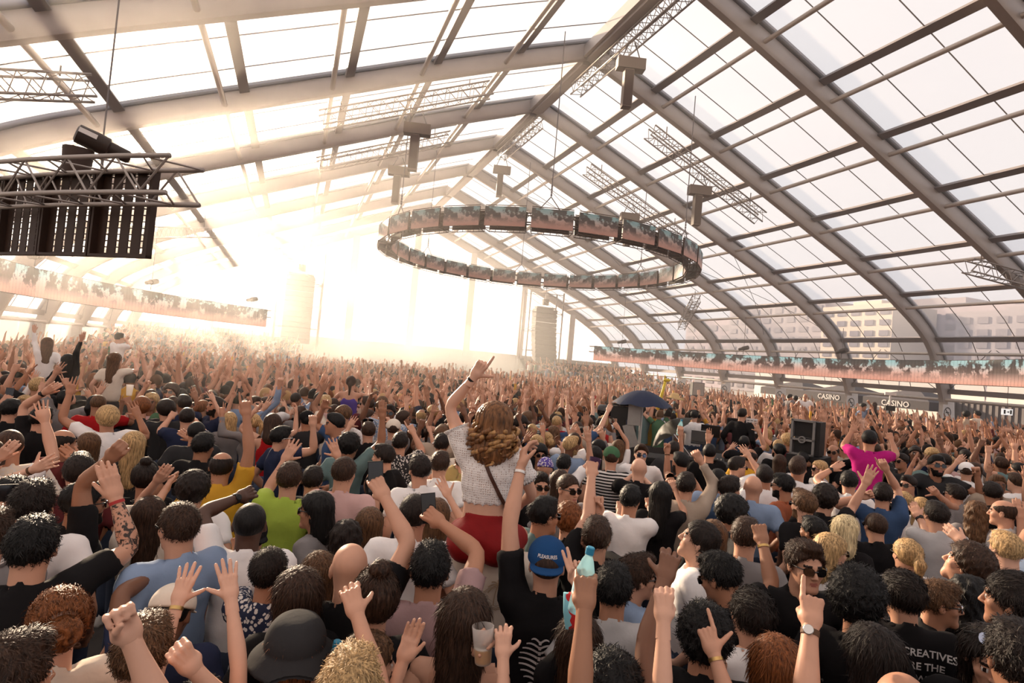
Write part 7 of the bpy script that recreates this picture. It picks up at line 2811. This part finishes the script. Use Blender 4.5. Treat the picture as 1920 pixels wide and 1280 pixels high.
# grey floor monitor standing on a case
o = empty('monitor_speaker', at_depth(1505, 820, 8.6), -math.atan2(*at_depth(1505, 820, 8.6)[:2]) - 0.25)
tag(o, 'grey wedge monitor speaker with horn standing up in the crowd', 'speaker')
sp_m = mat('speaker_grey', (0.085, 0.080, 0.080), 0.65)
MB().box((0.06, 0.16, 0.0), (0.34, 0.30, 0.50)).build('cabinet', black, o)
fr = MB()
for (c, d_) in (((-0.15, 0, 0), (0.03, 0.06, 0.52)), ((0.15, 0, 0), (0.03, 0.06, 0.52)), ((0, 0, 0.25), (0.33, 0.06, 0.03)), ((0, 0, -0.25), (0.33, 0.06, 0.03)), ((0, 0, -0.03), (0.33, 0.06, 0.03))):
    fr.box(c, d_)
fr.build('front_frame', mat('speaker_edge', (0.22, 0.21, 0.20), 0.5), o)
for (z0, z1) in ((0.0, 0.24), (-0.24, -0.05)):
    MB().add([(-0.135, 0, z0), (0.135, 0, z0), (0.135, 0, z1), (-0.135, 0, z1), (-0.05, 0.14, (z0 + z1) / 2 - .02), (0.05, 0.14, (z0 + z1) / 2 - .02), (0.05, 0.14, (z0 + z1) / 2 + .02), (-0.05, 0.14, (z0 + z1) / 2 + .02)], [(0, 1, 5, 4), (1, 2, 6, 5), (2, 3, 7, 6), (3, 0, 4, 7), (4, 5, 6, 7)]).build('horn_mouth', sp_m, o)
MB().loft([np.array([(rr * math.cos(a), y_, -0.03 + rr * math.sin(a)) for a in np.linspace(0, 6.283, 15)[:-1]]) for rr, y_ in ((0.052, -0.01), (0.052, -0.05), (0.036, -0.05), (0.03, -0.01))]).build('tweeter', mat('speaker_edge', (0.22, 0.21, 0.20), 0.5), o)
hgt = o.location[2] - 0.26
MB().box((0.06, 0.16, -0.26 - hgt / 2), (0.5, 0.5, hgt)).build('flight_case', black, o)
# square speaker by the far side and toys over heads
P = at_depth(1307, 729, 23)
o = empty('square_speaker', P, -0.4)
tag(o, 'plain grey square speaker above the crowd left of a plinth', 'speaker')
MB().box((0, 0, 0), (0.46, 0.40, 0.52)).build('cabinet', sp_m, o)
MB().box((0, -0.21, 0), (0.42, 0.02, 0.48)).build('grille', cv, o)
MB().tube([(0, 0, -0.26), (0, 0, -P[2])], 0.03, 8).build('stand', black, o)
P = at_depth(1242, 738, 15)
o = empty('inflatable_giraffe', P, RZB)
tag(o, 'yellow inflatable giraffe held over the crowd behind the umbrella', 'toy')
ym = mat('giraffe_yellow', (0.72, 0.55, 0.05), 0.4, noise=0.25, scale=25)
MB().tube([(-0.10, 0, -0.45), (-0.06, 0, -0.25), (0.0, 0, 0.05), (0.05, 0, 0.32)], [0.05, 0.045, 0.04, 0.035], 9).build('neck', ym, o, smooth='all')
MB().loft([np.array([(x, 0.05 * rr * math.cos(a), 0.36 + 0.02 * x + 0.05 * rr * math.sin(a)) for a in np.linspace(0, 6.283, 9)[:-1]]) for x, rr in ((0.0, 0.5), (0.04, 1.0), (0.10, 0.8), (0.16, 0.6), (0.18, 0.3))]).build('head', ym, o, smooth='all')
for s_ in (-1, 1):
    MB().tube([(0.04, 0.02 * s_, 0.40), (0.03, 0.03 * s_, 0.48)], [0.012, 0.018], 6).build('horn', ym, o)
P = at_depth(1265, 745, 14)
o = empty('straw_hat', P, RZB)
tag(o, 'straw sun hat glowing behind the blue umbrella', 'hat')
stw = mat('straw', (0.62, 0.42, 0.20), 0.8, noise=0.2, scale=40)
MB().loft([np.array([(rr * math.cos(a), rr * 0.9 * math.sin(a), z + 0.02 * math.sin(2 * a) * (rr / 0.24)) for a in np.linspace(0, 6.283, 21)[:-1]]) for rr, z in ((0.24, -0.03), (0.12, 0.0), (0.105, 0.07), (0.08, 0.10), (0.02, 0.11))]).build('straw_crown', stw, o, smooth='all')
# people standing above the crowd along the open side
for (hx, hy, d_, fc, sex, hair, hc, top, tc, arms, lab) in ((1481, 745, 22, 60, 'm', 'short', 'black', 'tee', 'grey', [('R', 1478, 740, 'fist', 'f')], 'person in grey standing above the crowd left of the bald man in white'),
                                                         (1510, 744, 22, 180, 'm', None, 'brown', 'tee', 'white', [('R', 1500, 758, 'fist', 'c', -0.3)], 'bald man in white tee with bag strap above the right crowd'),
                                                         (1492, 748, 23, 20, 'f', 'curly', 'black', 'tee', 'charcoal', [], 'curly dark-haired person beside the bald man in white'),
                                                         (1619, 763, 21, 120, 'm', 'curly', 'black', 'tee', 'lightblue', [('L', 1628, 752, 'fist', 'f')], 'person in pale shirt above the crowd right of the second plinth'),
                                                         (1640, 760, 21, 20, 'f', 'long', 'brown', 'tank', 'black', [('R', 1655, 768, 'relaxed', 'f')], 'woman in black top above the crowd near the tripod camera'),
                                                         (1832, 777, 19, -70, 'm', 'short', 'black', 'tee', 'cream', [('L', 1812, 785, 'fist', 'f')], 'man in cream shirt raised above the crowd near the kiosk'),
                                                         (1812, 778, 19, 10, 'f', 'afro', 'black', 'tank', 'beige', [], 'woman with big dark curls raised above the crowd near the kiosk')):
    A(hx, hy, fc, sex, 'tan', hair, hc, top, tc, arms, lab, depth=d_, legged=True)
P = at_depth(1668, 765, 20)
o = empty('tripod_camera', P, -0.6)
tag(o, 'small camera on a tall tripod among the right crowd', 'camera')
MB().box((0, 0, 0.0), (0.30, 0.16, 0.18)).build('camera_body', black, o)
MB().box((0, 0, 0.50), (0.35, 0.06, 0.10)).build('top_light', white, o)
MB().tube([(0, 0, 0.08), (0, 0, 0.46)], 0.03, 6).build('post', white, o)
for a in (0.3, 2.4, 4.5):
    MB().tube([(0, 0, -0.1), (0.5 * math.cos(a), 0.5 * math.sin(a), -P[2])], 0.025, 6).build('tripod_leg', black, o)
print('persons total', len(PEOPLE), 'objects', len(col.objects), 'TRIS', N_TRI)
